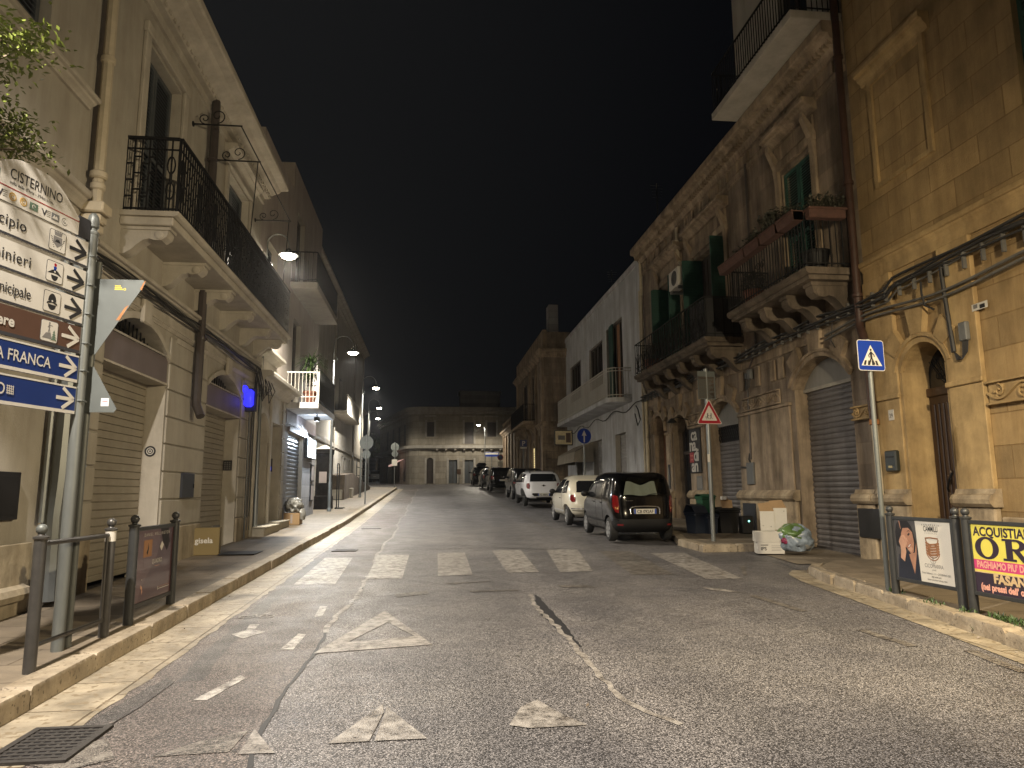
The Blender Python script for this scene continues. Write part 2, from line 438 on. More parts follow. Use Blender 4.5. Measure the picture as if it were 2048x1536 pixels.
# ------------------------------------------------------------------ mesh collector
class MB:
    """Collects shapes in a frame (a, b, c): a along, b up, c out of the surface."""
    def __init__(s, mat_=None, O=(0, 0, 0), A=(1, 0, 0), B=(0, 0, 1), C=(0, -1, 0)):
        s.v, s.f, s.fm, s.mats = [], [], [], []
        s.mat = mat_
        s.frame(O, A, B, C)
    def frame(s, O, A, B, C):
        s.O, s.A, s.B, s.C = Vector(O), Vector(A), Vector(B), Vector(C)
        return s
    def P(s, a, b, c):
        return s.O + s.A * a + s.B * b + s.C * c
    def add(s, pts, faces, m=None, world=False):
        m = m or s.mat
        if m not in s.mats:
            s.mats.append(m)
        k = s.mats.index(m)
        n = len(s.v)
        s.v += [Vector(p) for p in pts] if world else [s.P(*p) for p in pts]
        for f in faces:
            s.f.append(tuple(n + i for i in f))
            s.fm.append(k)
    def box(s, a0, a1, b0, b1, c0, c1, m=None, ch=0.0):
        if a0 > a1: a0, a1 = a1, a0
        if b0 > b1: b0, b1 = b1, b0
        if c0 > c1: c0, c1 = c1, c0
        if ch <= 0:
            s.add([(a0, b0, c0), (a1, b0, c0), (a1, b1, c0), (a0, b1, c0), (a0, b0, c1), (a1, b0, c1), (a1, b1, c1), (a0, b1, c1)],
                  [(0, 3, 2, 1), (4, 5, 6, 7), (0, 1, 5, 4), (1, 2, 6, 5), (2, 3, 7, 6), (3, 0, 4, 7)], m)
            return
        ch = min(ch, (a1 - a0) * .45, (b1 - b0) * .45, (c1 - c0) * .45)
        lo, hi = (a0, b0, c0), (a1, b1, c1)
        idx, pts = {}, []
        for sx in (0, 1):
            for sy in (0, 1):
                for sz in (0, 1):
                    sg = (sx, sy, sz)
                    for ax in range(3):
                        p = []
                        for k in range(3):
                            e = hi[k] if sg[k] else lo[k]
                            if k != ax:
                                e += -ch if sg[k] else ch
                            p.append(e)
                        idx[sg, ax] = len(pts)
                        pts.append(tuple(p))
        F = []
        for ax in range(3):
            o = [k for k in range(3) if k != ax]
            for sd in (0, 1):
                q = []
                for u, w in ((0, 0), (1, 0), (1, 1), (0, 1)):
                    sg = [0, 0, 0]
                    sg[ax] = sd
                    sg[o[0]] = u
                    sg[o[1]] = w
                    q.append(idx[tuple(sg), ax])
                F.append(tuple(q))
            for u in (0, 1):
                for w in (0, 1):
                    q = []
                    for t in (0, 1):
                        sg = [0, 0, 0]
                        sg[ax] = t
                        sg[o[0]] = u
                        sg[o[1]] = w
                        q.append((idx[tuple(sg), o[0]], idx[tuple(sg), o[1]]))
                    F.append((q[0][0], q[1][0], q[1][1], q[0][1]))
        for sx in (0, 1):
            for sy in (0, 1):
                for sz in (0, 1):
                    F.append(tuple(idx[(sx, sy, sz), k] for k in range(3)))
        s.add(pts, F, m)
    def prism(s, pts, c0, c1, m=None):
        n = len(pts)
        s.add([(a, b, c0) for a, b in pts] + [(a, b, c1) for a, b in pts],
              [tuple(range(n - 1, -1, -1)), tuple(range(n, 2 * n))] + [(i, (i + 1) % n, n + (i + 1) % n, n + i) for i in range(n)], m)
    def prof(s, pts, a0, a1, m=None):
        """closed profile [(c, b)] extruded along a"""
        n = len(pts)
        s.add([(a0, b, c) for c, b in pts] + [(a1, b, c) for c, b in pts],
              [tuple(range(n - 1, -1, -1)), tuple(range(n, 2 * n))] + [(i, (i + 1) % n, n + (i + 1) % n, n + i) for i in range(n)], m)
    def plan(s, pts, b0, b1, m=None):
        """closed plan [(a, c)] extruded up"""
        n = len(pts)
        s.add([(a, b0, c) for a, c in pts] + [(a, b1, c) for a, c in pts],
              [tuple(range(n - 1, -1, -1)), tuple(range(n, 2 * n))] + [(i, (i + 1) % n, n + (i + 1) % n, n + i) for i in range(n)], m)
    def sheet(s, rows, m=None):
        """grid of points"""
        n = len(rows[0])
        s.add([p for r in rows for p in r],
              [(i * n + j, i * n + j + 1, (i + 1) * n + j + 1, (i + 1) * n + j) for i in range(len(rows) - 1) for j in range(n - 1)], m)
    def tube(s, pts, r, m=None, n=8, caps=True):
        P = [Vector(p) for p in pts]
        rr = r if isinstance(r, (list, tuple)) else [r] * len(P)
        up = None
        V = []
        for i, p in enumerate(P):
            d = (P[min(i + 1, len(P) - 1)] - P[max(i - 1, 0)])
            if d.length < 1e-9: d = Vector((0, 0, 1))
            d.normalize()
            if up is None:
                up = Vector((0, 1, 0)) if abs(d.y) < .9 else Vector((1, 0, 0))
            x = d.cross(up)
            if x.length < 1e-6: x = d.orthogonal()
            x.normalize()
            up = x.cross(d).normalized()
            for k in range(n):
                t = 2 * pi * k / n + pi / n
                V.append(p + (x * math.cos(t) + up * math.sin(t)) * rr[i])
        F = [(i * n + k, i * n + (k + 1) % n, (i + 1) * n + (k + 1) % n, (i + 1) * n + k) for i in range(len(P) - 1) for k in range(n)]
        if caps:
            F += [tuple(range(n - 1, -1, -1)), tuple(range((len(P) - 1) * n, len(P) * n))]
        s.add(V, F, m)
    def bar(s, p, q, w, m=None):
        s.tube([p, q], w, m, 4)
    def lathe(s, prof, ctr=(0, 0, 0), m=None, n=16, axis='b'):
        V = []
        for r, h in prof:
            for k in range(n):
                t = 2 * pi * k / n
                x, y = r * math.cos(t), r * math.sin(t)
                q = {'b': (x, h, y), 'c': (x, y, h), 'a': (h, x, y)}[axis]
                V.append((ctr[0] + q[0], ctr[1] + q[1], ctr[2] + q[2]))
        N = len(prof)
        s.add(V, [(i * n + k, i * n + (k + 1) % n, (i + 1) * n + (k + 1) % n, (i + 1) * n + k) for i in range(N - 1) for k in range(n)]
              + [tuple(range(n - 1, -1, -1)), tuple(range((N - 1) * n, N * n))], m)
    def ball(s, c, r, m=None, n=14):
        k = n // 2
        s.lathe([(max(1e-4, r * math.sin(pi * i / k)), -r * math.cos(pi * i / k)) for i in range(k + 1)], c, m, n)
    def disc(s, a, b, r, c0, c1, m=None, n=28):
        s.prism([(a + r * math.cos(2 * pi * k / n), b + r * math.sin(2 * pi * k / n)) for k in range(n)], c0, c1, m)
    def ring(s, a, b, r, w, c0, c1, m=None, n=24, t0=0., t1=2 * pi):
        k = n
        full = abs(t1 - t0 - 2 * pi) < 1e-6
        for i in range(k):
            u, v = t0 + (t1 - t0) * i / k, t0 + (t1 - t0) * (i + 1) / k
            s.prism([(a + (r - w) * math.cos(u), b + (r - w) * math.sin(u)), (a + r * math.cos(u), b + r * math.sin(u)),
                     (a + r * math.cos(v), b + r * math.sin(v)), (a + (r - w) * math.cos(v), b + (r - w) * math.sin(v))], c0, c1, m)
    def line(s, pts, w, c0, c1, m=None):
        """a flat ribbon through [(a, b)]"""
        for (a, b), (c, d) in zip(pts, pts[1:]):
            L_ = math.hypot(c - a, d - b) or 1e-6
            nx, ny = -(d - b) / L_ * w / 2, (c - a) / L_ * w / 2
            s.prism([(a + nx, b + ny), (a - nx, b - ny), (c - nx, d - ny), (c + nx, d + ny)], c0, c1, m)
    def text(s, body, a, b, size, c=0., m=None, align='LEFT', bold=0., sx=1., flip=False, th=.002, space=1.):
        cu = bpy.data.curves.new('t', 'FONT')
        cu.body = body
        cu.size = size
        cu.align_x = align
        cu.offset = bold
        cu.space_character = space
        cu.resolution_u = 3
        o = bpy.data.objects.new('t', cu)
        me = o.to_mesh()
        sg = -1 if flip else 1
        s.add([(a + sg * v.co.x * sx, b + v.co.y, c) for v in me.vertices], [tuple(p.vertices) for p in me.polygons], m)
        o.to_mesh_clear()
        bpy.data.objects.remove(o)
        bpy.data.curves.remove(cu)
    def build(s, name, parent=None, smooth=False, origin=None, recalc=True, **props):
        me = bpy.data.meshes.new(name)
        o0 = Vector(origin) if origin is not None else Vector((0, 0, 0))
        if origin is None and parent is not None:
            r = parent
            while r.parent:
                r = r.parent
            if not r.get('local'):
                o0 = Vector(r.location)
        me.from_pydata([p - o0 for p in s.v], [], s.f)
        for m in s.mats:
            me.materials.append(M[m])
        for p, k in zip(me.polygons, s.fm):
            p.material_index = k
        if recalc:
            bm = bmesh.new()
            bm.from_mesh(me)
            bmesh.ops.recalc_face_normals(bm, faces=bm.faces)
            bm.to_mesh(me)
            bm.free()
        if smooth:
            for p in me.polygons:
                p.use_smooth = True
            me.set_sharp_from_angle(angle=R(smooth if smooth is not True else 38))
        ob = bpy.data.objects.new(name, me)
        COL.objects.link(ob)
        if parent is not None:
            ob.parent = parent
        elif origin is not None:
            ob.location = o0
        for k, v in props.items():
            ob[k] = v
        return ob

def thing(name, label, cat, loc=(0, 0, 0), rz=0., group=None, local=False):
    o = bpy.data.objects.new(name, None)
    COL.objects.link(o)
    o.empty_display_size = .2
    o.location = loc
    o.rotation_euler = (0, 0, rz)
    o['label'] = label
    o['category'] = cat
    if group: o['group'] = group
    if local: o['local'] = True
    return o
def tag(o, label, cat, group=None):
    o['label'] = label
    o['category'] = cat
    if group: o['group'] = group
    return o
def kids(o):
    return [c for c in bpy.data.objects if c.parent == o]
def dup(root, loc, rz=None, label=None, scale=None):
    r = root.copy()
    COL.objects.link(r)
    r.location = loc
    if rz is not None: r.rotation_euler = (0, 0, rz)
    if label: r['label'] = label
    if scale: r.scale = (scale,) * 3
    for ch in kids(root):
        c = ch.copy()
        COL.objects.link(c)
        c.parent = r
        for g in kids(ch):
            d = g.copy()
            COL.objects.link(d)
            d.parent = c
    return r

XL, XR = -4.25, 8.0
def FL(mat_=None, x=XL):
    return MB(mat_, (x, 0, 0), (0, 1, 0), (0, 0, 1), (1, 0, 0))
def FR(mat_=None, x=XR):
    return MB(mat_, (x, 0, 0), (0, 1, 0), (0, 0, 1), (-1, 0, 0))
def FW(mat_=None):
    return MB(mat_, (0, 0, 0), (1, 0, 0), (0, 0, 1), (0, -1, 0))

def arch_pts(h0, h1, z1, rise, n=14):
    """points of a segmental or round arch from (h0, z1) to (h1, z1)"""
    w = (h1 - h0) / 2
    c = (h0 + h1) / 2
    if rise <= 0: return [(h0, z1), (h1, z1)]
    if abs(rise - w) < .05:
        return [(c - w * math.cos(pi * i / n), z1 + rise * math.sin(pi * i / n)) for i in range(n + 1)]
    rad = (w * w + rise * rise) / (2 * rise)
    al = math.asin(w / rad)
    return [(c + rad * math.sin(-al + 2 * al * i / n), z1 + rise - rad + rad * math.cos(-al + 2 * al * i / n)) for i in range(n + 1)]

def wall(mb, a0, a1, b0, b1, holes=(), m=None, mr=None, c=0., depth=9.0, sides=True, roof=True):
    """front sheet with real openings and reveals, plus the body of the house behind it. hole: (h0, h1, z0, z1, rise, reveal)"""
    xs = sorted({a0, a1} | {h[i] for h in holes for i in (0, 1)})
    zs = sorted({b0, b1} | {h[2] for h in holes} | {h[3] for h in holes} | {h[3] + h[4] for h in holes})
    xs = [x for x in xs if a0 <= x <= a1]
    zs = [z for z in zs if b0 <= z <= b1]
    for i in range(len(xs) - 1):
        for j in range(len(zs) - 1):
            x, z = (xs[i] + xs[i + 1]) / 2, (zs[j] + zs[j + 1]) / 2
            if any(h[0] < x < h[1] and h[2] < z < h[3] + h[4] for h in holes):
                continue
            mb.add([(xs[i], zs[j], c), (xs[i + 1], zs[j], c), (xs[i + 1], zs[j + 1], c), (xs[i], zs[j + 1], c)], [(0, 1, 2, 3)], m)
    for h0, h1, z0, z1, rise, rev in holes:
        top = arch_pts(h0, h1, z1, rise)
        if rise > 0:
            for (p, q) in zip(top, top[1:]):
                mb.add([(p[0], p[1], c), (q[0], q[1], c), (q[0], z1 + rise, c), (p[0], z1 + rise, c)], [(0, 1, 2, 3)], m)
        loop = [(h0, z0)] + top + [(h1, z0)]
        for p, q in zip(loop, loop[1:] + loop[:1]):
            mb.add([(p[0], p[1], c), (q[0], q[1], c), (q[0], q[1], c - rev), (p[0], p[1], c - rev)], [(0, 1, 2, 3)], mr or m)
    if sides:
        for a in (a0, a1):
            mb.add([(a, b0, c), (a, b1, c), (a, b1, c - depth), (a, b0, c - depth)], [(0, 1, 2, 3)], m)
        mb.add([(a0, b0, c - depth), (a0, b1, c - depth), (a1, b1, c - depth), (a1, b0, c - depth)], [(0, 1, 2, 3)], m)
    if roof:
        mb.add([(a0, b1, c), (a1, b1, c), (a1, b1, c - depth), (a0, b1, c - depth)], [(0, 1, 2, 3)], 'roof')

def roller(mb, a0, a1, b0, b1, c, pitch=.11, m=None, style='round'):
    """slatted roller shutter as one corrugated sheet with a bottom rail"""
    n = max(2, int(round((b1 - b0 - .08) / pitch)))
    p = (b1 - b0 - .08) / n
    pts = [(b0 + .08, c)]
    for i in range(n):
        z = b0 + .08 + i * p
        if style == 'round':
            pts += [(z + p * .12, c + .012), (z + p * .5, c + .022), (z + p * .82, c + .012), (z + p * .9, c - .006), (z + p, c)]
        else:
            pts += [(z + p * .06, c + .010), (z + p * .90, c + .013), (z + p * .94, c - .012), (z + p, c - .012)]
    mb.sheet([[(a0, z, d) for z, d in pts], [(a1, z, d) for z, d in pts]], m)
    mb.box(a0, a1, b0, b0 + .08, c - .01, c + .03, m, .008)

def moulding(mb, a0, a1, b, out, h, m=None, c=0.):
    """cornice with a stepped and curved profile, bottom at b"""
    pr = [(c, b), (c + out * .25, b), (c + out * .3, b + h * .18), (c + out * .42, b + h * .30), (c + out * .62, b + h * .42), (c + out * .70, b + h * .58),
          (c + out * .94, b + h * .62), (c + out, b + h * .68), (c + out, b + h * .94), (c + out * .96, b + h), (c, b + h)]
    mb.prof(pr, a0, a1, m)

def scroll_bracket(mb, a, b, depth, h, w, m=None):
    """stone console carrying a balcony: curls under, top at b"""
    pr = [(0, b), (depth, b), (depth, b - h * .22), (depth * .97, b - h * .34), (depth * .86, b - h * .46), (depth * .72, b - h * .47), (depth * .60, b - h * .42),
          (depth * .48, b - h * .47), (depth * .36, b - h * .62), (depth * .24, b - h * .82), (depth * .10, b - h * .97), (0, b - h)]
    mb.prof(pr, a - w / 2, a + w / 2, m)
    mb.prof([(0, b - .002), (depth + .03, b - .002), (depth + .03, b - h * .12), (0, b - h * .12)], a - w / 2 - .02, a + w / 2 + .02, m)
    for sgn in (-1, 1):
        k = a + sgn * w / 2
        mb.lathe([(h * .14, 0), (h * .14, sgn * .015), (h * .08, sgn * .022), (.002, sgn * .022)], (k, b - h * .30, depth * .82), m, 14, 'a')

def spiral(c, r0, r1, t0, turns, n=22):
    return [(c[0] + (r0 + (r1 - r0) * i / n) * math.cos(t0 + turns * 2 * pi * i / n), c[1] + (r0 + (r1 - r0) * i / n) * math.sin(t0 + turns * 2 * pi * i / n)) for i in range(n + 1)]

def louvre(mb, a0, a1, b0, b1, c, m, fr=.07, pitch=.06):
    """louvred shutter leaf"""
    mb.box(a0, a0 + fr, b0, b1, c, c + .045, m)
    mb.box(a1 - fr, a1, b0, b1, c, c + .045, m)
    mid = (b0 + b1) / 2 - .1
    for z in (b0, mid, b1 - fr):
        mb.box(a0 + fr, a1 - fr, z, z + fr, c, c + .045, m)
    for z0, z1 in ((b0 + fr, mid), (mid + fr, b1 - fr)):
        n = max(1, int((z1 - z0) / pitch))
        for i in range(n):
            z = z0 + (i + .5) * (z1 - z0) / n
            mb.prof([(c + .002, z + .022), (c + .008, z + .026), (c + .042, z - .018), (c + .036, z - .024)], a0 + fr, a1 - fr, m)

def leaf_quad(mb, p, d, up, l, w, m):
    d = Vector(d).normalized()
    x = d.cross(Vector(up))
    if x.length < 1e-4: x = d.orthogonal()
    x.normalize()
    n = x.cross(d)
    p = Vector(p)
    mb.add([p, p + d * l * .5 + x * w * .5 + n * l * .04, p + d * l - n * l * .05, p + d * l * .5 - x * w * .5 + n * l * .04], [(0, 1, 2), (0, 2, 3)], m, world=True)

def rnd(a, b):
    return random.uniform(a, b)
def rvec():
    while True:
        v = Vector((rnd(-1, 1), rnd(-1, 1), rnd(-1, 1)))
        if .05 < v.length < 1: return v.normalized()
# ------------------------------------------------------------------ the ground
def kR(y):
    """inner edge of the right-hand kerb"""
    T = [(-30, 1.2), (0, 4.3), (5.9, 5.15), (7, 5.31), (8.56, 5.5), (10.05, 5.66), (10.8, 5.85), (11.6, 6.4), (12.2, 7.2)]
    for (a, b), (c, d) in zip(T, T[1:]):
        if y <= c: return b + (d - b) * (max(y, a) - a) / (c - a)
    return 7.2
g = MB('asphalt')
ys = [-60, -30, -10, -4] + sorted(set(range(0, 80)) | {9.7, 15.3, 21.5, 24.4}) + [80, 85, 90, 100, 110, 130, 160, 200, 260, 330, 410]
xs = [-220, -120, -60, -30, -15, -8, -4, 0, 4, 8, 15, 30, 60, 120, 220]
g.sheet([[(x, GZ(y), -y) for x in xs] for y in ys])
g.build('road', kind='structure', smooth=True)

def strip(mb, y0, y1, xa, xb, h, m=None, step=.5, wob=0.):
    n = max(1, int((y1 - y0) / step))
    f = lambda v, y: v(y) if callable(v) else v
    rows = []
    for i in range(n + 1):
        y = y0 + (y1 - y0) * i / n
        a, b = f(xa, y), f(xb, y)
        rows.append([(a, GZ(y) + h, -y), (b + (rnd(-wob, wob) if wob else 0), GZ(y) + h, -y)])
    mb.sheet(rows, m)

KH = .14
p = MB('paving')
strip(p, -8, 27.2, -4.26, -2.82, KH)
strip(p, 27.2, 60, -5.5, -2.82, KH)
strip(p, 60, 75, -9, -6.2, KH)
p.build('pavement_left', kind='structure')
p = MB('paving')
strip(p, -8, 10.6, lambda y: kR(y) + .2, 8.1, .12)
strip(p, 10.6, 11.9, lambda y: kR(y) + .2, 8.1, .07)
strip(p, 11.9, 14.2, lambda y: 6.3 + .1 * (y - 12), 8.1, .012)
strip(p, 14.2, 41, lambda y: 5.65 if y < 16.8 else 6.14, 8.1, KH)
strip(p, 41, 80, 6.14, 8.5, KH)
p.build('pavement_right', kind='structure')

def stone(mb, pts, y_h, m=None, ch=.02):
    """kerb stone: plan corners [(x, y)] x 4, top height above the road, with worn top edges"""
    n = len(pts)
    cx, cy = sum(q[0] for q in pts) / n, sum(q[1] for q in pts) / n
    V = [(x, GZ(y) - .12, -y) for x, y in pts] + [(x, GZ(y) + y_h - ch, -y) for x, y in pts]
    V += [(x + (cx - x) / max(.01, math.hypot(cx - x, cy - y)) * ch * 1.4, GZ(y) + y_h, -(y + (cy - y) / max(.01, math.hypot(cx - x, cy - y)) * ch * 1.4)) for x, y in pts]
    F = [tuple(range(2 * n, 3 * n))]
    for i in range(n):
        j = (i + 1) % n
        F += [(i, j, n + j, n + i), (n + i, n + j, 2 * n + j, 2 * n + i)]
    mb.add(V, F, m)

k = MB('kerb')
y = -6.
while y < 59.4:
    l = rnd(.85, 1.25)
    xo = rnd(-.012, .012)
    y1 = min(y + l, 59.5)
    stone(k, [(-2.63 + xo, y + .006), (-2.63 + xo + rnd(-.01, .01), y1 - .006), (-2.83, y1 - .006), (-2.83, y + .006)], KH + rnd(.0, .012), ch=.022)
    y = y1
k.build('kerb_left', kind='structure', smooth=30)
k = MB('kerb')
y = -6.
while y < 11.4:
    l = rnd(.55, .95)
    y1 = min(y + l, 11.5)
    h = .125 if y < 10 else .125 - (y - 10) * .07
    o = rnd(-.02, .02)
    stone(k, [(kR(y) + o, y + .01), (kR(y1) + o + rnd(-.02, .02), y1 - .01), (kR(y1) + .22, y1 - .01), (kR(y) + .22, y + .01)], h + rnd(0, .018), ch=.035)
    y = y1
# the corner where the pavement starts again behind the drive
xx = 5.45
while xx < 7.0:
    x1 = min(xx + rnd(.6, .9), 7.05)
    stone(k, [(xx + .006, 14.05), (xx + .006, 14.27), (x1 - .006, 14.27), (x1 - .006, 14.05)], KH + .01, ch=.03)
    xx = x1
y = 14.3
while y < 70:
    y1 = y + rnd(.9, 1.2)
    xa = 5.45 if y < 15.6 else (5.45 + (y - 15.6) * .3 if y < 17.26 else 5.95)
    xb = 5.45 if y1 < 15.6 else (5.45 + (y1 - 15.6) * .3 if y1 < 17.26 else 5.95)
    stone(k, [(xa, y + .006), (xb, y1 - .006), (xb + .21, y1 - .006), (xa + .21, y + .006)], KH + .006, ch=.03)
    y = y1
k.build('kerb_right', kind='structure', smooth=30)

gt = MB('gutter')
strip(gt, -6, 59, -2.64, -2.13, .006, step=.16, wob=.025)
gt.build('gutter_left', kind='structure')
gt = MB('gutter')
strip(gt, -6, 11.2, lambda y: kR(y) - .30, lambda y: kR(y) + .03, .006, step=.16, wob=0)
gt.build('gutter_right', kind='structure')

def flat(name, pts, h, m):
    mb = MB(m)
    n = len(pts)
    mb.add([(x, GZ(y) + h, -y) for x, y in pts], [tuple(range(n))])
    return mb.build(name, kind='structure')
def ribbon(name, pts, w, h, m, wob=0., step=.15):
    mb = MB(m)
    P = []
    for (a, b) in zip(pts, pts[1:]):
        L_ = math.hypot(b[0] - a[0], b[1] - a[1])
        n = max(1, int(L_ / step))
        P += [(a[0] + (b[0] - a[0]) * i / n, a[1] + (b[1] - a[1]) * i / n) for i in range(n)]
    P.append(pts[-1])
    rows = []
    for i, (x, y) in enumerate(P):
        q, r_ = P[max(0, i - 1)], P[min(len(P) - 1, i + 1)]
        dx, dy = r_[0] - q[0], r_[1] - q[1]
        L_ = math.hypot(dx, dy)
        nx, ny = -dy / L_, dx / L_
        ww = (w(i / (len(P) - 1)) if callable(w) else w) / 2
        o = rnd(-wob, wob)
        a, b = ww + rnd(-wob, wob) * .5, ww + rnd(-wob, wob) * .5
        rows.append([(x + nx * (a + o), GZ(y) + h, -(y + ny * (a + o))), (x - nx * (b - o), GZ(y) + h, -(y - ny * (b - o)))])
    mb.sheet(rows)
    return mb.build(name, kind='structure')

Z = [((-1.93, 10.8), (-1.34, 10.75), (-1.45, 14.15), (-1.97, 14.2), 'paint'), ((-.94, 11.25), (-.40, 11.2), (-.39, 14.5), (-1.01, 14.6), 'paint'),
     ((.14, 11.4), (.68, 11.45), (.72, 14.75), (.17, 14.75), 'paint2'), ((1.25, 11.6), (1.76, 11.6), (1.9, 15.1), (1.3, 15.05), 'paint2'),
     ((2.09, 11.55), (2.64, 11.6), (3.09, 15.0), (2.44, 15.05), 'paint2'), ((3.15, 11.1), (3.8, 11.0), (4.09, 14.45), (3.45, 14.6), 'paint3'),
     ((4.1, 10.5), (4.65, 10.45), (5.05, 14.0), (4.37, 14.1), 'paint2')]
for q in Z:
    flat('crosswalk_stripe', q[:4], .005, q[4])
def poly_mark(name, pts, m, h=.006):
    return flat(name, pts, h, m)
# give-way triangle on the road, as three bars
T_ = [(-.50, 8.6), (-1.0, 6.65), (.04, 6.85)]
Ti = [(-.43, 7.93), (-.75, 7.05), (-.13, 7.47 - .25)]
for i in range(3):
    j = (i + 1) % 3
    flat('give_way_triangle', [T_[i], T_[j], Ti[j], Ti[i]], .0055, 'paint2')
flat('give_way_tooth', [(-.30, 5.16), (-.57, 4.44), (-.335, 4.45), (-.285, 4.98)], .006, 'paint2')
flat('give_way_tooth', [(-.27, 5.10), (-.305, 4.45), (.0, 4.45)], .006, 'paint2')
flat('give_way_tooth', [(.75, 5.12), (.62, 4.98), (.50, 4.62), (.62, 4.55), (.98, 4.56), (.86, 4.8)], .006, 'paint2')
flat('give_way_tooth', [(-1.05, 4.76), (-.84, 4.33), (-1.04, 4.34)], .006, 'paint2')
flat('give_way_tooth', [(-1.08, 4.74), (-1.10, 4.38), (-1.5, 4.36), (-1.3, 4.6)], .006, 'paint3')
flat('give_way_tooth', [(-2.32, 4.44), (-1.87, 4.69), (-1.69, 4.35), (-1.9, 4.2)], .007, 'paint3')
for q in ([(-1.45, 6.02), (-1.39, 5.93), (-1.52, 5.40), (-1.62, 5.41)], [(-1.27, 7.49), (-1.19, 7.43), (-1.20, 6.82), (-1.32, 6.84)],
          [(-1.29, 9.0), (-1.20, 8.98), (-1.17, 8.39), (-1.25, 8.32)]):
    flat('cycle_lane_dash', q, .006, 'paint')
flat('cycle_lane_arrow', [(-1.86, 8.0), (-1.76, 8.0), (-1.75, 7.72), (-1.62, 7.62), (-1.76, 7.33), (-1.93, 7.55), (-1.83, 7.70)], .006, 'paint')
bk = MB('paint2', (0, 0, 0), (1, 0, 0), (0, 1, 0), (0, 0, 1))
hz = GZ(8.5) + .006
for cx_ in (-2.0, -1.78):
    bk.ring(cx_, 8.42, .085, .02, hz, hz + .001, n=14)
bk.line([(-2.0, 8.42), (-1.93, 8.58), (-1.82, 8.58), (-1.78, 8.42)], .02, hz, hz + .001)
bk.line([(-1.93, 8.58), (-1.88, 8.40), (-1.82, 8.58), (-1.80, 8.68)], .02, hz, hz + .001)
bk.build('cycle_symbol', kind='structure')
for q, m_ in (([(-.45, 9.75), (-.02, 10.0), (.0, 9.72), (-.4, 9.5)], 'paint3'), ([(1.8, 10.2), (2.2, 10.15), (2.3, 9.95), (1.85, 10.0)], 'paint3'),
              ([(3.7, 9.75), (3.98, 9.55), (4.1, 9.2), (3.78, 9.45)], 'paint2'), ([(.55, 9.9), (1.2, 9.9), (1.2, 9.8), (.55, 9.78)], 'paint3')):
    flat('stop_line_dash', q, .006, m_)
flat('road_arrow', [(.2, 10.6), (.42, 10.68), (.42, 10.63), (.9, 10.75), (.9, 10.70), (.42, 10.57), (.42, 10.5)], .006, 'paint3')
ribbon('edge_line', [(4.12, 8.98), (4.22, 7.9)], .11, .006, 'paint3', .01)
ribbon('edge_line', [(4.27, 6.9), (4.33, 6.2)], .11, .006, 'paint3', .01)
ribbon('edge_line', [(4.7, 6.0), (4.62, 5.3)], .11, .006, 'paint3', .01)
ribbon('edge_line', [(4.85, 10.8), (5.3, 11.9)], .07, .006, 'paint3', .01)
ribbon('parking_line', [(3.45, 20.8), (3.45, 33), (3.5, 50), (3.6, 68)], .10, .006, 'paint3', .008, .5)
for i in range(5):
    flat('crosswalk_stripe', [(-1.8 + i * 1.25, 60.6), (-1.1 + i * 1.25, 60.6), (-1.1 + i * 1.25, 61.8), (-1.8 + i * 1.25, 61.8)], .006, 'paint2')
sx = lambda y: -.97 + .05 * math.sin(y * .7) + .03 * math.sin(y * 2.1)
st = MB('asphalt_side')
strip(st, -5, 60, -2.14, lambda y: sx(y), .0025, step=.4)
st.build('road_strip', kind='structure')
ribbon('road_seam', [(sx(y_ * .5), y_ * .5) for y_ in range(8, 26)], .03, .004, 'dark', .012)
ribbon('road_seam', [(sx(y_ * .5), y_ * .5) for y_ in range(15, 124)], .055, .0045, 'paint2', .02)
ribbon('road_crack', [(1.38, 9.45), (1.34, 8.6), (1.33, 7.8), (1.36, 6.6)], lambda t: .03 + .12 * math.sin(pi * t), .004, 'dark', .012, .08)
ribbon('road_crack', [(1.32, 9.5), (1.26, 8.6), (1.33, 6.9), (1.31, 6.2), (1.32, 5.3), (1.40, 4.75), (1.56, 4.5)], .055, .0045, 'paint2', .02, .08)
ribbon('road_crack', [(-.1, 15.4), (1.2, 15.7), (2.9, 14.9)], .03, .004, 'asphalt_new', .02, .1)
flat('road_patch', [(-2.12, 5.12), (-2.0, 6.0), (-1.9, 5.9), (-1.92, 5.3), (-1.98, 4.83), (-2.14, 4.83)], .0075, 'asphalt_new')
ribbon('road_patch', [(-1.80, 5.9), (-1.88, 7.0), (-1.98, 9.5), (-2.06, 14.0)], .17, .0038, 'asphalt_new', .02, .2)

# drains and covers set in the road and pavement: things of their own
def drain(name, label, x0, x1, y0, y1, h):
    t = thing(name, label, 'drain grate', ((x0 + x1) / 2, (y0 + y1) / 2, GZ((y0 + y1) / 2)), group='drain covers by the left kerb')
    mb = MB('grate')
    z = GZ((y0 + y1) / 2) + h
    mb.box(x0, x1, z - .02, z, -y0, -(y0 + .04))
    mb.box(x0, x1, z - .02, z, -(y1 - .04), -y1)
    mb.box(x0, x0 + .04, z - .02, z, -(y0 + .04), -(y1 - .04))
    mb.box(x1 - .04, x1, z - .02, z, -(y0 + .04), -(y1 - .04))
    mb.build('grate_frame', t)
    b = MB('grate')
    n = 9
    for i in range(n):
        yy = y0 + .05 + (y1 - y0 - .1) * (i + .5) / n
        b.box(x0 + .04, x1 - .04, z - .02, z - .004, -(yy - .013), -(yy + .013))
    for i in range(1, 8):
        xx_ = x0 + (x1 - x0) * i / 8
        b.box(xx_ - .01, xx_ + .01, z - .022, z - .006, -(y0 + .04), -(y1 - .04))
    b.build('grate_bars', t)
    d = MB('dark')
    d.box(x0 + .01, x1 - .01, z - .012, z - .0095, -(y0 + .01), -(y1 - .01))
    d.build('drain_pit', t)
drain('drain_grate', 'square cast iron drain grate in the road by the kerb, lower left corner', -2.38, -1.93, 4.32, 4.92, .022)
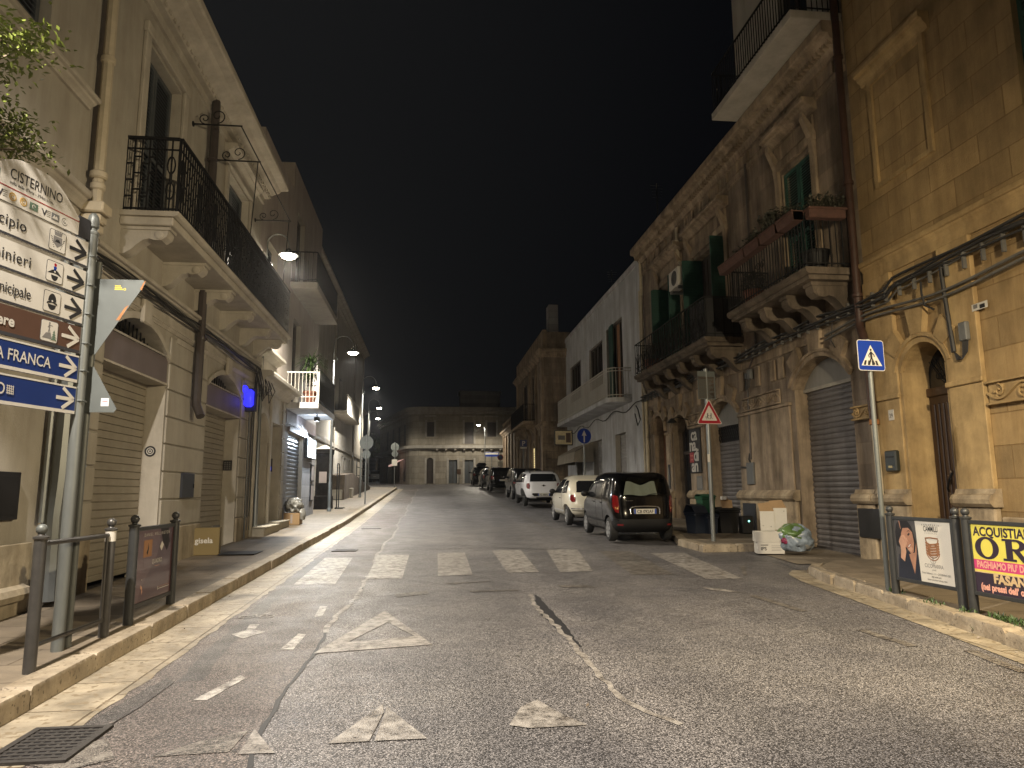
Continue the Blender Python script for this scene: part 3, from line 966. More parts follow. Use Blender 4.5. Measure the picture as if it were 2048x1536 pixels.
drain('drain_grate', 'small drain grate in the gutter beside the first crossing stripe', -2.0, -1.5, 15.3, 15.75, .018)
mb = MB('grate', (-1.7, 21.8, GZ(21.8)), (1, 0, 0), (0, 0, 1), (0, -1, 0))
mb.box(-.28, .28, -.004, .012, -.2, .2, ch=.004)
o = mb.build('manhole_cover', origin=(-1.7, 21.8, GZ(21.8)))
tag(o, 'dark rectangular utility cover in the road beyond the crossing', 'manhole cover')
mb = MB('plastic', (-3.45, 13.9, GZ(13.9) + KH), (1, 0, 0), (0, 0, 1), (0, -1, 0))
mb.box(-.32, .32, .002, .02, -.35, .35, ch=.006)
tag(mb.build('door_mat', origin=(-3.45, 13.9, GZ(13.9) + KH)), 'flat black mat on the left pavement in front of the mustard carton', 'mat')
# ------------------------------------------------------------------ left side of the street
def railing(mb, a0, a1, b0, b1, c, m='iron', step=.11, w=.008, ret=(True, True), wallc=0.0, rail=.018, low=.08):
    """plain vertical bars along a at distance c, with returns to the wall"""
    mb.box(a0, a1, b1 - .03, b1, c - rail, c + rail, m)
    mb.box(a0, a1, b0 + low, b0 + low + .02, c - .012, c + .012, m)
    n = int((a1 - a0) / step)
    for i in range(n + 1):
        x = a0 + (a1 - a0) * i / n
        mb.box(x - w, x + w, b0, b1 - .03, c - w, c + w, m)
    for e, on in ((a0, ret[0]), (a1, ret[1])):
        if not on: continue
        mb.box(e - rail, e + rail, b1 - .03, b1, wallc, c - rail, m)
        mb.box(e - .012, e + .012, b0 + low, b0 + low + .02, wallc, c - .012, m)
        k = max(2, int((c - wallc) / step))
        for i in range(k):
            z = wallc + (c - wallc) * i / k
            mb.box(e - w, e + w, b0, b1 - .03, z - w, z + w, m)

# --- corner house with the ledge (its near end is out of the picture)
t = thing('beige_house', 'smooth beige rendered house on the near left behind the direction signs', 'house', (XL, 3, 0))
w_ = FL('beige')
wall(w_, -8, 8.78, -.3, 10.2, [(6.3, 7.75, 6.45, 8.6, 0, .22), (2.5, 4.0, 6.45, 8.6, 0, .22)], mr='beige_trim')
w_.build('wall', t)
c_ = FL('beige_trim')
moulding(c_, -8, 8.7, 4.86, .14, .22)
moulding(c_, -8, 8.7, 6.14, .16, .14)
moulding(c_, -8, 8.78, 9.5, .5, .5)
c_.build('cornice', t)
b_ = FL('base_stain')
b_.box(-8, 8.3, -.2, .95, .002, .03, ch=.008)
b_.prof([(0.03, .36), (.10, .38), (.12, .44), (.10, .50), (.03, .53)], -8, 8.2)
b_.build('plinth', t)
for a in (6.3, 2.5):
    f_ = FL('green_grey')
    louvre(f_, a + .02, a + .72, 6.47, 8.58, -.16, 'green_grey')
    louvre(f_, a + .73, a + 1.43, 6.47, 8.58, -.16, 'green_grey')
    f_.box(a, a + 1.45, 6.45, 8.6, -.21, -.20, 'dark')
    f_.build('window_shutter', t)
mb = FL('black_box')
mb.box(7.05, 7.92, 1.2, 1.68, .004, .06, ch=.006)
mb.box(7.10, 7.87, 1.25, 1.63, .060, .064, 'ink')
tag(mb.build('notice_board', origin=(XL, 7.5, 1.2)), 'black notice board on the beige wall at the left picture edge', 'notice board')

# --- down pipes between the first two houses
t = thing('drainpipe', 'cream drainpipe with a moulded collar, grey lower down, between the first two left houses', 'drainpipe', (XL + .1, 8.6, 0))
p_ = FL('pipe_cream')
p_.tube([(8.83, 9.5, .14), (8.83, 4.9, .14)], .065)
for z, r_ in ((6.9, .085), (5.35, .10), (5.2, .085)):
    p_.lathe([(r_ - .02, -.05), (r_, -.03), (r_, .03), (r_ - .02, .05)], (8.83, z, .14))
p_.box(8.70, 8.96, 4.84, 4.98, 0, .28, ch=.02)
p_.box(8.73, 8.93, 4.72, 4.83, 0, .24, ch=.02)
p_.box(8.75, 8.91, 4.60, 4.71, 0, .22, ch=.02)
p_.build('upper_pipe', t, smooth=True)
p_ = FL('steel_grey')
p_.tube([(8.62, 4.5, .12), (8.55, 1.6, .12), (8.53, 1.2, .11), (8.56, .3, .11)], .085)
p_.tube([(8.40, 4.5, .07), (8.36, 1.15, .07)], .03)
p_.build('lower_pipe', t, smooth=True)

# --- house with the big balcony
H1 = thing('balcony_house', 'beige house on the left with a long ornate iron balcony over two roller shutters', 'house', (XL, 13, .2))
E1 = 17.55
w_ = FL('beige')
wall(w_, 8.78, E1, -.3, 9.6, [(9.62, 11.9, .0, 3.55, .42, .42), (13.95, 16.4, .0, 3.5, .36, .42), (10.3, 11.75, 5.29, 8.15, 0, .28), (14.55, 16.3, 5.29, 8.15, 0, .28)], mr='beige_trim')
w_.build('wall', H1)
for a0, a1 in ((9.0, 9.60), (11.93, 13.92), (16.43, E1)):     # rusticated piers: real blocks with open joints
    r_ = FL('beige')
    z = .92
    while z < 3.9:
        r_.box(a0 if z < 3.5 else a0, a1, z + .012, z + .43, .001, .035, 'beige', .012)
        z += .44
    r_.build('rustication', H1)
for a0, a1 in ((8.9, 9.60), (11.93, 13.92), (16.43, E1)):
    r_ = FL('base_stain')
    r_.box(a0, a1, -.2, .91, .001, .05, ch=.012)
    r_.build('plinth', H1)
c_ = FL('beige_trim')
moulding(c_, 8.95, E1, 4.06, .06, .09)
moulding(c_, 8.95, E1, 4.42, .16, .16)
c_.box(8.95, E1, 4.15, 4.42, .001, .03)
c_.box(10.6, 10.92, 3.92, 4.30, .03, .10, ch=.02)
c_.box(15.0, 15.3, 3.86, 4.24, .03, .10, ch=.02)
for h0, h1, z1, rise in ((9.62, 11.9, 3.55, .42), (13.95, 16.4, 3.5, .36)):
    ap = arch_pts(h0, h1, z1, rise)
    for (p, q) in zip(ap, ap[1:]):
        c_.prism([p, q, (q[0], q[1] + .10), (p[0], p[1] + .10)], .001, .045)
for (a, b_, b0, b1) in ((12.15, 13.7, 3.93, 4.02), (16.6, 17.4, 3.93, 4.02)):
    c_.box(a, b_, b0, b1, .03, .05)
c_.build('band_course', H1)
e_ = FL('beige_trim')
e_.box(8.78, E1, 8.62, 8.78, .001, .05)
moulding(e_, 8.78, E1 + .05, 8.78, .62, .36)
e_.box(8.78, E1 + .05, 9.14, 9.22, .0, .58)
for i in range(44):
    e_.box(8.9 + i * .2, 8.99 + i * .2, 8.80, 8.88, .08, .2)
e_.build('eaves_cornice', H1)
for a0, a1, b1, f0, f1 in ((9.62, 11.9, 3.22, 3.21, 3.62), (13.95, 16.4, 3.14, 3.13, 3.55)):
    s_ = FL('shutter_beige')
    roller(s_, a0, a1, .16 + GZ(a0), b1 + .1, -.30, .108, style='flat')
    s_.build('roller_shutter', H1)
    s_ = FL('fascia')
    s_.box(a0 + .01, a1 - .01, f0, f1, -.08, .01, ch=.008)
    s_.box(a0 - .02, a1 + .02, f1, f1 + .03, -.08, .03, 'grey_trim')
    s_.box(a0 - .02, a1 + .02, f0 - .03, f0, -.30, .02, 'beige_trim')
    s_.build('fascia_board', H1)
    s_ = FL('iron')
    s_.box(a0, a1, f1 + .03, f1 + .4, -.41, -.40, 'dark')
    for i in range(16):
        x = a0 + (a1 - a0) * (i + .5) / 16
        s_.box(x - .01, x + .01, f1 + .03, f1 + .36, -.2, -.18)
    s_.build('fanlight_grille', H1)
def leaf_door(a0, a1, b0, b1, c, m, parent, name='balcony_door'):
    d_ = FL(m)
    mid = (a0 + a1) / 2
    louvre(d_, a0 + .02, mid - .01, b0 + .02, b1 - .02, c, m)
    louvre(d_, mid + .01, a1 - .02, b0 + .02, b1 - .02, c, m)
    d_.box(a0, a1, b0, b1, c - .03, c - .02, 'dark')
    return d_.build(name, parent)
leaf_door(10.3, 11.75, 5.3, 8.15, -.2, 'green_grey', H1)
leaf_door(14.55, 16.3, 5.3, 8.15, -.2, 'green_grey', H1)
for a0, a1 in ((10.3, 11.75), (14.55, 16.3)):
    f_ = FL('beige_trim')
    for x in (a0 - .2, a1 + .02):
        f_.box(x, x + .18, 5.3, 8.2, .001, .06, ch=.012)
    f_.box(a0 - .22, a1 + .22, 8.2, 8.36, .001, .08, ch=.012)
    if a0 > 14:
        moulding(f_, a0 - .3, a1 + .3, 8.38, .26, .2)
    f_.build('door_surround', H1)
# balcony
B1 = FL('beige_trim')
B1.box(9.8, 17.8, 5.10, 5.22, 0, .70, ch=.01)
B1.prof([(.0, 5.22), (.72, 5.22), (.76, 5.235), (.78, 5.26), (.78, 5.29), (.0, 5.29)], 9.76, 17.84)
bal = B1.build('balcony_slab', H1)
for a in (9.98, 11.55, 13.1, 14.65, 16.2, 17.4):
    k_ = FL('beige_trim')
    scroll_bracket(k_, a, 5.098, .62, .40, .22)
    k_.build('bracket', bal, smooth=30)
rl = FL('iron')
def ornate(mb, pt, L_, b0, b1):
    """patterned wrought iron panel along a path: pt(t, b, off) -> frame point"""
    def bx(t0, t1, z0, z1, w=.010):
        P_ = [pt(t0, z0, -w), pt(t1, z0, -w), pt(t1, z1, -w), pt(t0, z1, -w), pt(t0, z0, w), pt(t1, z0, w), pt(t1, z1, w), pt(t0, z1, w)]
        mb.add(P_, [(0, 3, 2, 1), (4, 5, 6, 7), (0, 1, 5, 4), (1, 2, 6, 5), (2, 3, 7, 6), (3, 0, 4, 7)], 'iron')
    bx(0, L_, b1 - .035, b1, .022)
    bx(0, L_, b0 + .06, b0 + .085)
    bx(0, L_, b1 - .19, b1 - .17)
    n = int(L_ / .098)
    st = L_ / n
    for i in range(n + 1):
        x = i * st
        bx(x - .009, x + .009, b0, b1 - .03)
        if i < n and i % 8 not in (0, 1):
            for k in range(3):
                z = b0 + .24 + k * .24 + (.10 if i % 2 else 0)
                bx(x, x + st, z, z + .022, .006)
    for i in range(0, n, 8):                  # oval medallions and scrolls between panels
        cx = i * st
        for zc, rr in ((b0 + .34, .085), (b0 + .72, .085)):
            for q in range(10):
                u, v = 2 * pi * q / 10, 2 * pi * (q + 1) / 10
                a_, c_2 = (cx + st + rr * .62 * math.cos(u), zc + rr * 1.5 * math.sin(u)), (cx + st + rr * .62 * math.cos(v), zc + rr * 1.5 * math.sin(v))
                mb.tube([pt(a_[0], a_[1], 0), pt(c_2[0], c_2[1], 0)], .012, 'iron', 4)
        mb.tube([pt(cx + st, b0 + .46, 0), pt(cx + st, b0 + .60, 0)], .02, 'iron', 6)
ornate(rl, lambda t_, b, o: (9.88 + t_, b, .72 + o), 7.84, 5.29, 6.42)
ornate(rl, lambda t_, b, o: (9.88 + o, b, .70 - t_), .70, 5.29, 6.42)
ornate(rl, lambda t_, b, o: (17.72 + o, b, .70 - t_), .70, 5.29, 6.42)
rl.build('balcony_railing', bal)
k_ = FL('iron')
for a in (12.35, 13.75, 16.9):
    k_.tube([(a, 7.95, 0), (a, 7.95, .85)], .016, n=6)
    k_.lathe([(.05, 0), (.05, .015), (.02, .03)], (a, 7.95, 0), n=10, axis='c')
    sp_ = spiral((.42, 8.12), .14, .02, -pi / 2, 1.3, 18)
    k_.tube([(a, z, c) for c, z in sp_], .010, n=5)
    sp_ = spiral((.20, 8.06), .10, .02, -pi / 2, -1.3, 16)
    k_.tube([(a, z, c) for c, z in sp_], .010, n=5)
k_.tube([(12.35, 7.95, .83), (16.9, 7.95, .83)], .012, n=6)
for a in (13.75, 16.9):
    k_.tube([(a, 7.95, .80), (a, 6.42, .72)], .010, n=6)
k_.build('awning_brackets', H1)
# dark down pipe of this house
p_ = FL('pipe_dark')
p_.tube([(13.06, 8.8, .16), (13.06, 5.32, .16)], .075)
p_.tube([(13.02, 5.08, .14), (13.0, 3.15, .14), (12.98, 3.0, .15), (12.88, 2.78, .26)], .075)
for z in (7.6, 6.0, 4.2):
    p_.lathe([(.075, -.03), (.09, -.02), (.09, .02), (.075, .03)], (13.04, z, .15))
tag(p_.build('drainpipe', smooth=True, origin=(XL + .15, 13, 4)), 'dark brown drainpipe with a kicked end beside the second roller shutter', 'drainpipe')
mb = FL('slate_box')
mb.box(12.74, 13.36, 1.38, 1.80, .036, .075, ch=.006)
mb.box(13.30, 13.33, 1.55, 1.62, .075, .085, 'iron')
tag(mb.build('meter_door', origin=(XL, 13, 1.4)), 'slate blue meter door on the left wall below the dark drainpipe', 'meter door')
mb = FL('ink')
mb.frame((XL, 11.895, 0), (1, 0, 0), (0, 0, 1), (0, -1, 0))
mb.disc(-.17, 2.12, .085, .001, .004)
mb.disc(-.17, 2.12, .058, .004, .006, 'sign_white')
mb.ring(-.17, 2.12, .045, .015, .006, .0075, n=18)
mb.disc(-.17, 2.12, .015, .006, .008, n=10)
tag(mb.build('round_sticker', origin=(XL - .2, 11.89, 2.12)), 'round black and white ring sticker on the cream jamb of the first shutter', 'sticker')
mb = FL('black_box', XL)
mb.frame((XL, 16.395, 0), (1, 0, 0), (0, 0, 1), (0, -1, 0))
mb.box(-.28, -.10, 1.95, 2.17, .001, .04, ch=.006)
for i in range(3):
    for j in range(4):
        mb.box(-.255 + i * .05, -.225 + i * .05, 1.97 + j * .045, 2.0 + j * .045, .04, .046, 'ink_grey')
tag(mb.build('keypad', origin=(XL - .2, 16.39, 2)), 'small black keypad on the jamb of the second roller shutter', 'keypad')

# --- cables along the left facades
mb = FL('cable')
for k in range(5):
    z0, c0 = 4.30 + k * .035, .10 + (k % 2) * .04
    pts = []
    for i in range(45):
        a = 8.9 + i * .2
        pts.append((a, z0 + .03 * math.sin(a * (1.1 + k * .23) + k), c0 + .012 * math.sin(a * 2.3 + k)))
    mb.tube(pts, .013 + .004 * (k % 3), 'cable' if k % 2 else 'cable2', 5)
for k in range(9):
    a = 17.0 + k * .16
    mb.tube([(a, 4.42, .16), (a + rnd(-.1, .1), 4.05 - rnd(0, .3), .24 + rnd(0, .1)), (a + rnd(.1, .4), 3.9 - rnd(0, .3), .16), (a + .3, 4.3, .1)], .012, 'cable', 5)
mb.tube([(17.35, 4.3, .1), (17.3, 3.2, .06), (17.3, .6, .05)], .018, 'cable', 5)
mb.tube([(17.5, 4.3, .1), (17.48, 3.2, .06), (17.5, .6, .05)], .014, 'cable', 5)
tag(mb.build('cable_bundle', origin=(XL, 13, 4.3)), 'bundle of black cables strung along the left facades under the ornate balcony', 'cables')

# --- pink house with the arched doorway
H2 = thing('pink_house', 'pinkish house on the left with a tall arched doorway and stepped white cornices', 'house', (XL, 19.5, .3))
w_ = FL('pink')
wall(w_, E1, 21.4, 4.15, 10.7, [(18.3, 19.5, 5.5, 8.0, 0, .25)], mr='beige_trim')
w_.build('upper_wall', H2)
w_ = FL('beige_trim')
wall(w_, E1, 21.4, -.2, 4.15, [(17.82, 19.25, .2, 2.75, .72, .5), (19.62, 20.95, .2, 3.35, 0, .55)], roof=False)
w_.build('lower_wall', H2)
c_ = FL('offwhite')
moulding(c_, E1, 21.4, 4.05, .42, .36)
moulding(c_, 17.7, 19.6, 4.75, .34, .24)
c_.box(17.75, 19.5, 4.42, 4.75, .001, .12)
c_.box(17.62, 17.78, .3, 4.0, .001, .07, ch=.02)
c_.box(19.32, 19.5, .3, 4.0, .001, .07, ch=.02)
ap = arch_pts(17.82, 19.25, 2.75, .72)
for (p, q) in zip(ap, ap[1:]):
    mid = (18.535, 2.75)
    f = lambda v: (mid[0] + (v[0] - mid[0]) * 1.22, mid[1] + (v[1] - mid[1]) * 1.22)
    c_.prism([p, q, f(q), f(p)], .001, .06)
c_.build('cornice', H2)
r_ = FL('beige')
for i in range(9):
    z = .6 + i * .40
    r_.box(21.0, 21.38, z + .01, z + .385, .001, .03, ch=.01)
r_.build('rustication', H2)
d_ = FL('wood')
d_.prism([(17.84, .55)] + arch_pts(17.84, 19.23, 2.75, .70) + [(19.23, .55)], -.48, -.42)
for a in (18.0, 18.6):
    for z0, z1 in ((.75, 1.5), (1.65, 2.6)):
        d_.box(a, a + .5, z0, z1, -.42, -.40, ch=.01)
d_.build('arched_door', H2)
d_ = FL('green_grey')
d_.box(19.64, 20.93, .6, 3.35, -.53, -.48)
d_.box(19.75, 20.25, .8, 2.6, -.48, -.46, ch=.01)
d_.box(20.32, 20.82, .8, 2.6, -.48, -.46, ch=.01)
d_.build('panel_door', H2)
leaf_door(18.3, 19.5, 5.5, 8.0, -.2, 'green_grey', H2, 'window_shutter')
for nm, a0, a1, d in (('doorstep', 17.72, 19.4, .36), ('doorstep', 19.55, 21.05, .30)):
    s_ = FL('concrete')
    s_.box(a0, a1, GZ(a0) - .1, GZ(a0) + KH + .19, .001, d, ch=.015)
    s_.box(a0 - .02, a1 + .02, GZ(a0) + KH + .19, GZ(a0) + KH + .225, .001, d + .03, ch=.008)
    s_.build(nm, H2)
mb = FL('black_box')
mb.frame((XL, 20.945, 0), (1, 0, 0), (0, 0, 1), (0, -1, 0))
mb.box(-.36, -.20, 2.05, 2.42, .001, .03, ch=.006)
mb.box(-.33, -.23, 2.09, 2.19, .03, .034, 'led_blue')
mb.box(-.30, -.26, 2.27, 2.31, .03, .034, 'brass')
tag(mb.build('intercom', origin=(XL - .25, 20.94, 2.1)), 'dark intercom panel with a blue lit button in the doorway on the left', 'intercom')

# --- house with the white-railed balcony and the lit sign
H3 = thing('shop_house', 'left house with a white railed balcony, a dark shop shutter and a bright sign', 'house', (XL, 24.3, .45))
w_ = FL('pink')
wall(w_, 21.4, 27.1, 4.05, 11.6, [(22.1, 23.4, 4.12, 6.85, 0, .25), (22.1, 23.4, 7.9, 10.3, 0, .25)], mr='grey_trim')
w_.build('upper_wall', H3)
w_ = FL('grey_render')
wall(w_, 21.4, 27.1, 0, 4.05, [(22.0, 24.55, .3, 3.28, 0, .2)], mr='beige_trim', roof=False)
w_.build('lower_wall', H3)
s_ = FL('shutter_dark')
roller(s_, 22.0, 24.55, GZ(22) + KH, 3.28, -.14, .13)
s_.build('roller_shutter', H3)
s_ = FL('fascia')
s_.box(21.8, 24.8, 3.28, 3.42, .001, .08, ch=.01)
s_.box(21.5, 27.0, 3.5, 3.9, .001, .03)
s_.build('fascia_board', H3)
d_ = FL('winframe')
for z0, z1 in ((4.12, 6.85), (7.9, 10.3)):
    d_.box(22.1, 23.4, z0, z1, -.22, -.2, 'pane')
    for x in (22.1, 22.7, 23.32):
        d_.box(x, x + .08, z0, z1, -.2, -.15)
    d_.box(22.18, 22.7, z1 - .1, z1, -.2, -.15)
    d_.box(22.78, 23.32, z1 - .1, z1, -.2, -.15)
d_.build('window', H3)
b_ = FL('white')
b_.box(21.42, 24.95, 3.92, 4.10, 0, .95, ch=.01)
lb = b_.build('balcony_slab', H3)
q = FL('sign_white')
for i in range(9):
    z = .02 + i * .107
    q.box(21.46, 21.474, 4.10, 5.0, z, z + .014)
q.box(21.45, 21.485, 4.99, 5.03, 0, .95)
q.box(21.45, 21.485, 4.26, 4.285, 0, .95)
q.box(21.44, 21.50, 4.10, 5.03, .89, .95)
q.build('near_railing', lb)
q = FL('anthracite')
railing(q, 21.55, 24.9, 4.10, 5.12, .93, 'anthracite', .11, ret=(False, True))
q.box(21.5, 24.9, 4.2, 4.98, .90, .905)
q.build('front_railing', lb)
b_ = FL('grey_trim')
b_.box(21.4, 26.2, 7.58, 7.78, 0, .80, ch=.01)
ub = b_.build('upper_balcony_slab', H3)
q = FL('iron')
railing(q, 21.45, 26.15, 7.78, 8.75, .76, 'iron', .12)
q.build('upper_railing', ub)
# lit sign, on a bracket from the wall
t = thing('lit_shop_sign', 'bright white lit shop sign on the left wall past the dark shutter', 'sign', (XL, 25.6, 2.6))
s_ = FL('anthracite')
s_.box(24.75, 26.5, 2.62, 3.34, .02, .12, ch=.01)
s_.build('sign_case', t)
s_ = FL('neon_white')
s_.box(24.79, 26.46, 2.66, 3.30, .121, .128)
s_.frame((XL + .129, 24.8, 0), (0, 1, 0), (0, 0, 1), (1, 0, 0))
s_.ring(.55, 2.98, .2, .05, 0, .002, 'ink_grey', 14, .6, 5.6)
s_.line([(.85, 3.16), (1.25, 3.16), (.9, 2.8), (1.35, 2.8)], .06, 0, .002, 'ink_grey')
s_.build('sign_face', t)
# flood lamp under the slab, shining on the slab and the pavement
t = thing('flood_lamp', 'small black flood lamp hung under the white balcony slab', 'flood lamp', (XL + .75, 22.7, 3.9))
s_ = FL('anthracite')
s_.tube([(22.7, 3.92, .72), (22.7, 3.78, .72)], .02, n=6)
s_.box(22.6, 22.8, 3.66, 3.79, .64, .80, ch=.015)
s_.build('lamp_body', t)
s_ = FL('neon_white')
s_.box(22.805, 22.812, 3.675, 3.775, .66, .78)
s_.build('lamp_glass', t)
lamp_light('flood_lamp_light', XL + .72, 22.90, 3.70, 60, (.72, .85, 1.0), .04, 150, .4, aim=(XL + .3, 25.4, 3.0))
lamp_light('shop_sign_light', XL + .35, 25.4, 3.45, 260, (.76, .88, 1.0), .1, 175, .3, aim=(XL + .45, 24.4, 0))
lamp_light('shop_sign_light', XL + .35, 24.2, 3.35, 16, (.76, .88, 1.0), .1, 170, .3, aim=(XL + .55, 23.8, 4.2))
mb = FL('black_box')
for a, z0, z1 in ((26.2, 1.15, 1.75), (26.2, 1.85, 2.45)):
    mb.box(a, a + .62, z0, z1, .002, .04, ch=.006)
    mb.box(a + .05, a + .57, z0 + .05, z1 - .05, .04, .043, 'paper')
tag(mb.build('menu_frame', origin=(XL, 26.4, 1.2)), 'black framed notices one above the other below the bright shop sign', 'notice frame')

# palm in a red pot on the balcony
t = thing('potted_dracaena', 'spiky green potted plant in a red pot on the white railed balcony', 'plant', (XL + .6, 22.0, 4.1))
q = FL('terracotta')
q.lathe([(.13, 0), (.20, .34), (.22, .34), (.22, .40), (.19, .40), (.17, .36)], (22.0, 4.1, .6), n=16)
q.build('pot', t, smooth=True)
q = FL('bark')
q.tube([(22.0, 4.4, .6), (22.02, 5.0, .62), (21.98, 5.35, .6)], [.04, .03, .025])
q.tube([(22.0, 4.4, .6), (21.9, 4.9, .55)], [.03, .02])
q.build('stem', t)
q = FL('leaf')
for cx, cz, cy, n, ln in ((21.98, 5.35, .6, 80, .62), (21.9, 4.95, .55, 40, .4), (22.05, 5.1, .65, 30, .5)):
    for i in range(n):
        d = rvec()
        d.z = abs(d.z) * .9 - .25
        d.normalize()
        x = d.cross(Vector((0, 0, 1))).normalized()
        p0 = q.P(cx, cz, cy) + Vector((0, 0, rnd(-.2, .1)))
        l = ln * rnd(.7, 1.1)
        P_ = [(0, 0, .014), (.35, .05, .02), (.7, .02, .016), (1., -.16, .002)]
        rows = [[p0 + d * l * u + Vector((0, 0, dz * l * 1.6)) + x * w2, p0 + d * l * u + Vector((0, 0, dz * l * 1.6)) - x * w2] for u, dz, w2 in P_]
        V = [v for r in rows for v in r]
        q.add(V, [(k * 2, k * 2 + 1, k * 2 + 3, k * 2 + 2) for k in range(3)], 'leaf', world=True)
q.build('leaves', t)

# rubbish by the doorway
t = thing('rubbish_bag', 'pale plastic rubbish bag sagging on a carton by the left doorway', 'rubbish bag', (-3.95, 21.9, .85))
def blob(mb, c, r, m, sx=1, sy=1, sz=1, seed=0, n=18, rough=.16):
    """creased bag"""
    rr = random.Random(seed)
    f = [(Vector((rr.uniform(-1, 1), rr.uniform(-1, 1), rr.uniform(-1, 1))).normalized() * rr.uniform(2, 9), rr.uniform(0, 6)) for _ in range(12)]
    rows = []
    for i in range(n + 1):
        th = pi * i / n
        row = []
        for j in range(n * 2 + 1):
            ph = 2 * pi * (j % (n * 2)) / (n * 2)
            d = Vector((math.sin(th) * math.cos(ph), math.sin(th) * math.sin(ph), math.cos(th)))
            k = 1 + rough * sum(abs(math.sin(d.dot(a) + b)) - .6 for a, b in f) / 3
            p = Vector((d.x * sx, d.y * sy, d.z * sz)) * r * k
            p.z = max(p.z, -r * sz * .72)
            row.append(Vector(c) + p)
        rows.append(row)
    nn = len(rows[0])
    mb.add([p for r_2 in rows for p in r_2], [(i * nn + j, i * nn + j + 1, (i + 1) * nn + j + 1, (i + 1) * nn + j) for i in range(n) for j in range(nn - 1)], m, world=True)
q = MB('bag_clear')
blob(q, (-3.98, 21.85, 1.06), .25, 'bag_clear', 1, 1, .92, 3, 26, .32)
blob(q, (-3.74, 21.8, .80), .12, 'bag_clear', 1, 1, 1.6, 8)
q.build('bag', t, smooth=60)
mb = MB('cardboard', (-4.0, 21.85, GZ(21.85) + KH), (1, 0, 0), (0, 0, 1), (0, -1, 0))
mb.box(-.22, .24, .002, .34, -.25, .25, ch=.006)
mb.box(-.02, .04, .05, .3, .25, .253, 'paper')
tag(mb.build('carton', origin=(-4.0, 21.85, GZ(21.85) + KH)), 'brown carton on the left pavement under the pale rubbish bag', 'carton')
gx = -4.07
gz_ = GZ(13.7) + KH
t = thing('mustard_carton', 'large mustard brown carton printed gisela against the left wall', 'carton', (gx, 13.75, gz_))
mb = MB('box_gold', (gx, 13.75, gz_), (.985, .174, 0), (0, 0, 1), (.174, -.985, 0))
mb.box(-.25, .27, .003, .49, -.2, .12, ch=.006)
mb.build('box', t)
mb = MB('sign_white', (gx, 13.75, gz_), (.985, .174, 0), (0, 0, 1), (.174, -.985, 0))
mb.text('gisela', .01, .22, .135, .1215, 'sign_white', 'CENTER', bold=.003, space=1.02)
mb.build('printed_lettering', t)
mb = FL('grey_box')
mb.box(14.9, 15.3, .60, .82, .001, .02)
o = mb.build('vent_plate', H1)

# --- the blackened stone pillar
t = thing('stone_pillar', 'blackened square stone pillar with posted papers and a pointed cap on the left pavement', 'pillar', (-4.3, 30, GZ(30) + KH))
gz_ = GZ(30) + KH
q = MB('kiosk', (-4.3, 30, gz_), (1, 0, 0), (0, 0, 1), (0, -1, 0))
rows = []
for z, s_ in ((-.05, .34), (.5, .33), (.55, .30), (1.2, .30), (1.9, .29), (2.2, .30), (2.24, .34), (2.42, .34)):
    rows.append([(-s_, z, s_), (s_, z, s_), (s_, z, -s_), (-s_, z, -s_), (-s_, z, s_)])
q.sheet(rows)
q.build('shaft', t)
q = MB('concrete', (-4.3, 30, gz_), (1, 0, 0), (0, 0, 1), (0, -1, 0))
q.sheet([[(-.36, 2.42, .36), (.36, 2.42, .36), (.36, 2.42, -.36), (-.36, 2.42, -.36), (-.36, 2.42, .36)], [(-.03, 2.60, .03), (.03, 2.60, .03), (.03, 2.60, -.03), (-.03, 2.60, -.03), (-.03, 2.60, .03)]])
q.build('cap', t)
q = MB('paper', (-4.3, 30, gz_), (1, 0, 0), (0, 0, 1), (0, -1, 0))
q.box(-.16, .14, 1.05, 1.5, .302, .306)
q.build('posted_paper', t)
mb = MB('iron', (-3.75, 30.2, gz_), (1, 0, 0), (0, 0, 1), (0, -1, 0))
mb.tube([(-.02, 0, .25), (-.02, 1.75, .25), (-.02, 1.85, .15), (-.02, 1.85, -.3), (-.02, 1.75, -.4), (-.02, 0, -.4)], .022)
mb.box(-.1, .25, .0, .06, -.3, .25, ch=.02)
tag(mb.build('bike_hoop', origin=(-3.75, 30.2, gz_)), 'black iron hoop standing beside the blackened stone pillar', 'hoop')

# --- long pale house set back, with its ramp
XB = -5.4
H4 = thing('pale_long_house', 'long pale rendered building set back on the left beyond the blackened pillar', 'building', (XB, 42, .9))
w_ = FL('offwhite', XB)
wall(w_, 27.1, 57, 0, 12.4, [(30, 31.2, 6, 8.4, 0, .2), (36.5, 37.7, 6, 8.4, 0, .2), (42.5, 44, 5.95, 8.2, 0, .2), (46, 46.9, 2.9, 3.6, 0, .2), (48.6, 49.4, 2.9, 3.6, 0, .2), (51, 52, 6, 8.2, 0, .2),
                                     (44.6, 45.4, 2.0, 3.7, 0, .2)], mr='grey_trim')
w_.build('wall', H4)
c_ = FL('grey_trim', XB)
c_.box(27.2, 57, 3.95, 4.2, .001, .08, ch=.02)
c_.box(27.2, 44, 1.0, 1.55, .001, .06)
for a in (33.5, 40.2, 50.5, 56.6):
    c_.box(a, a + .4, 1.0, 12, .001, .1)
moulding(c_, 27.1, 57, 12.0, .5, .4)
c_.build('band_course', H4)
for (a0, a1, z0, z1) in ((30, 31.2, 6, 8.4), (36.5, 37.7, 6, 8.4), (42.5, 44, 5.95, 8.2), (46, 46.9, 2.9, 3.6), (48.6, 49.4, 2.9, 3.6), (51, 52, 6, 8.2), (44.6, 45.4, 2.0, 3.7)):
    f_ = FL('winframe', XB)
    f_.box(a0, a1, z0, z1, -.19, -.17, 'pane')
    f_.box((a0 + a1) / 2 - .04, (a0 + a1) / 2 + .04, z0, z1, -.17, -.13)
    f_.build('window', H4)
b_ = FL('offwhite', XB)
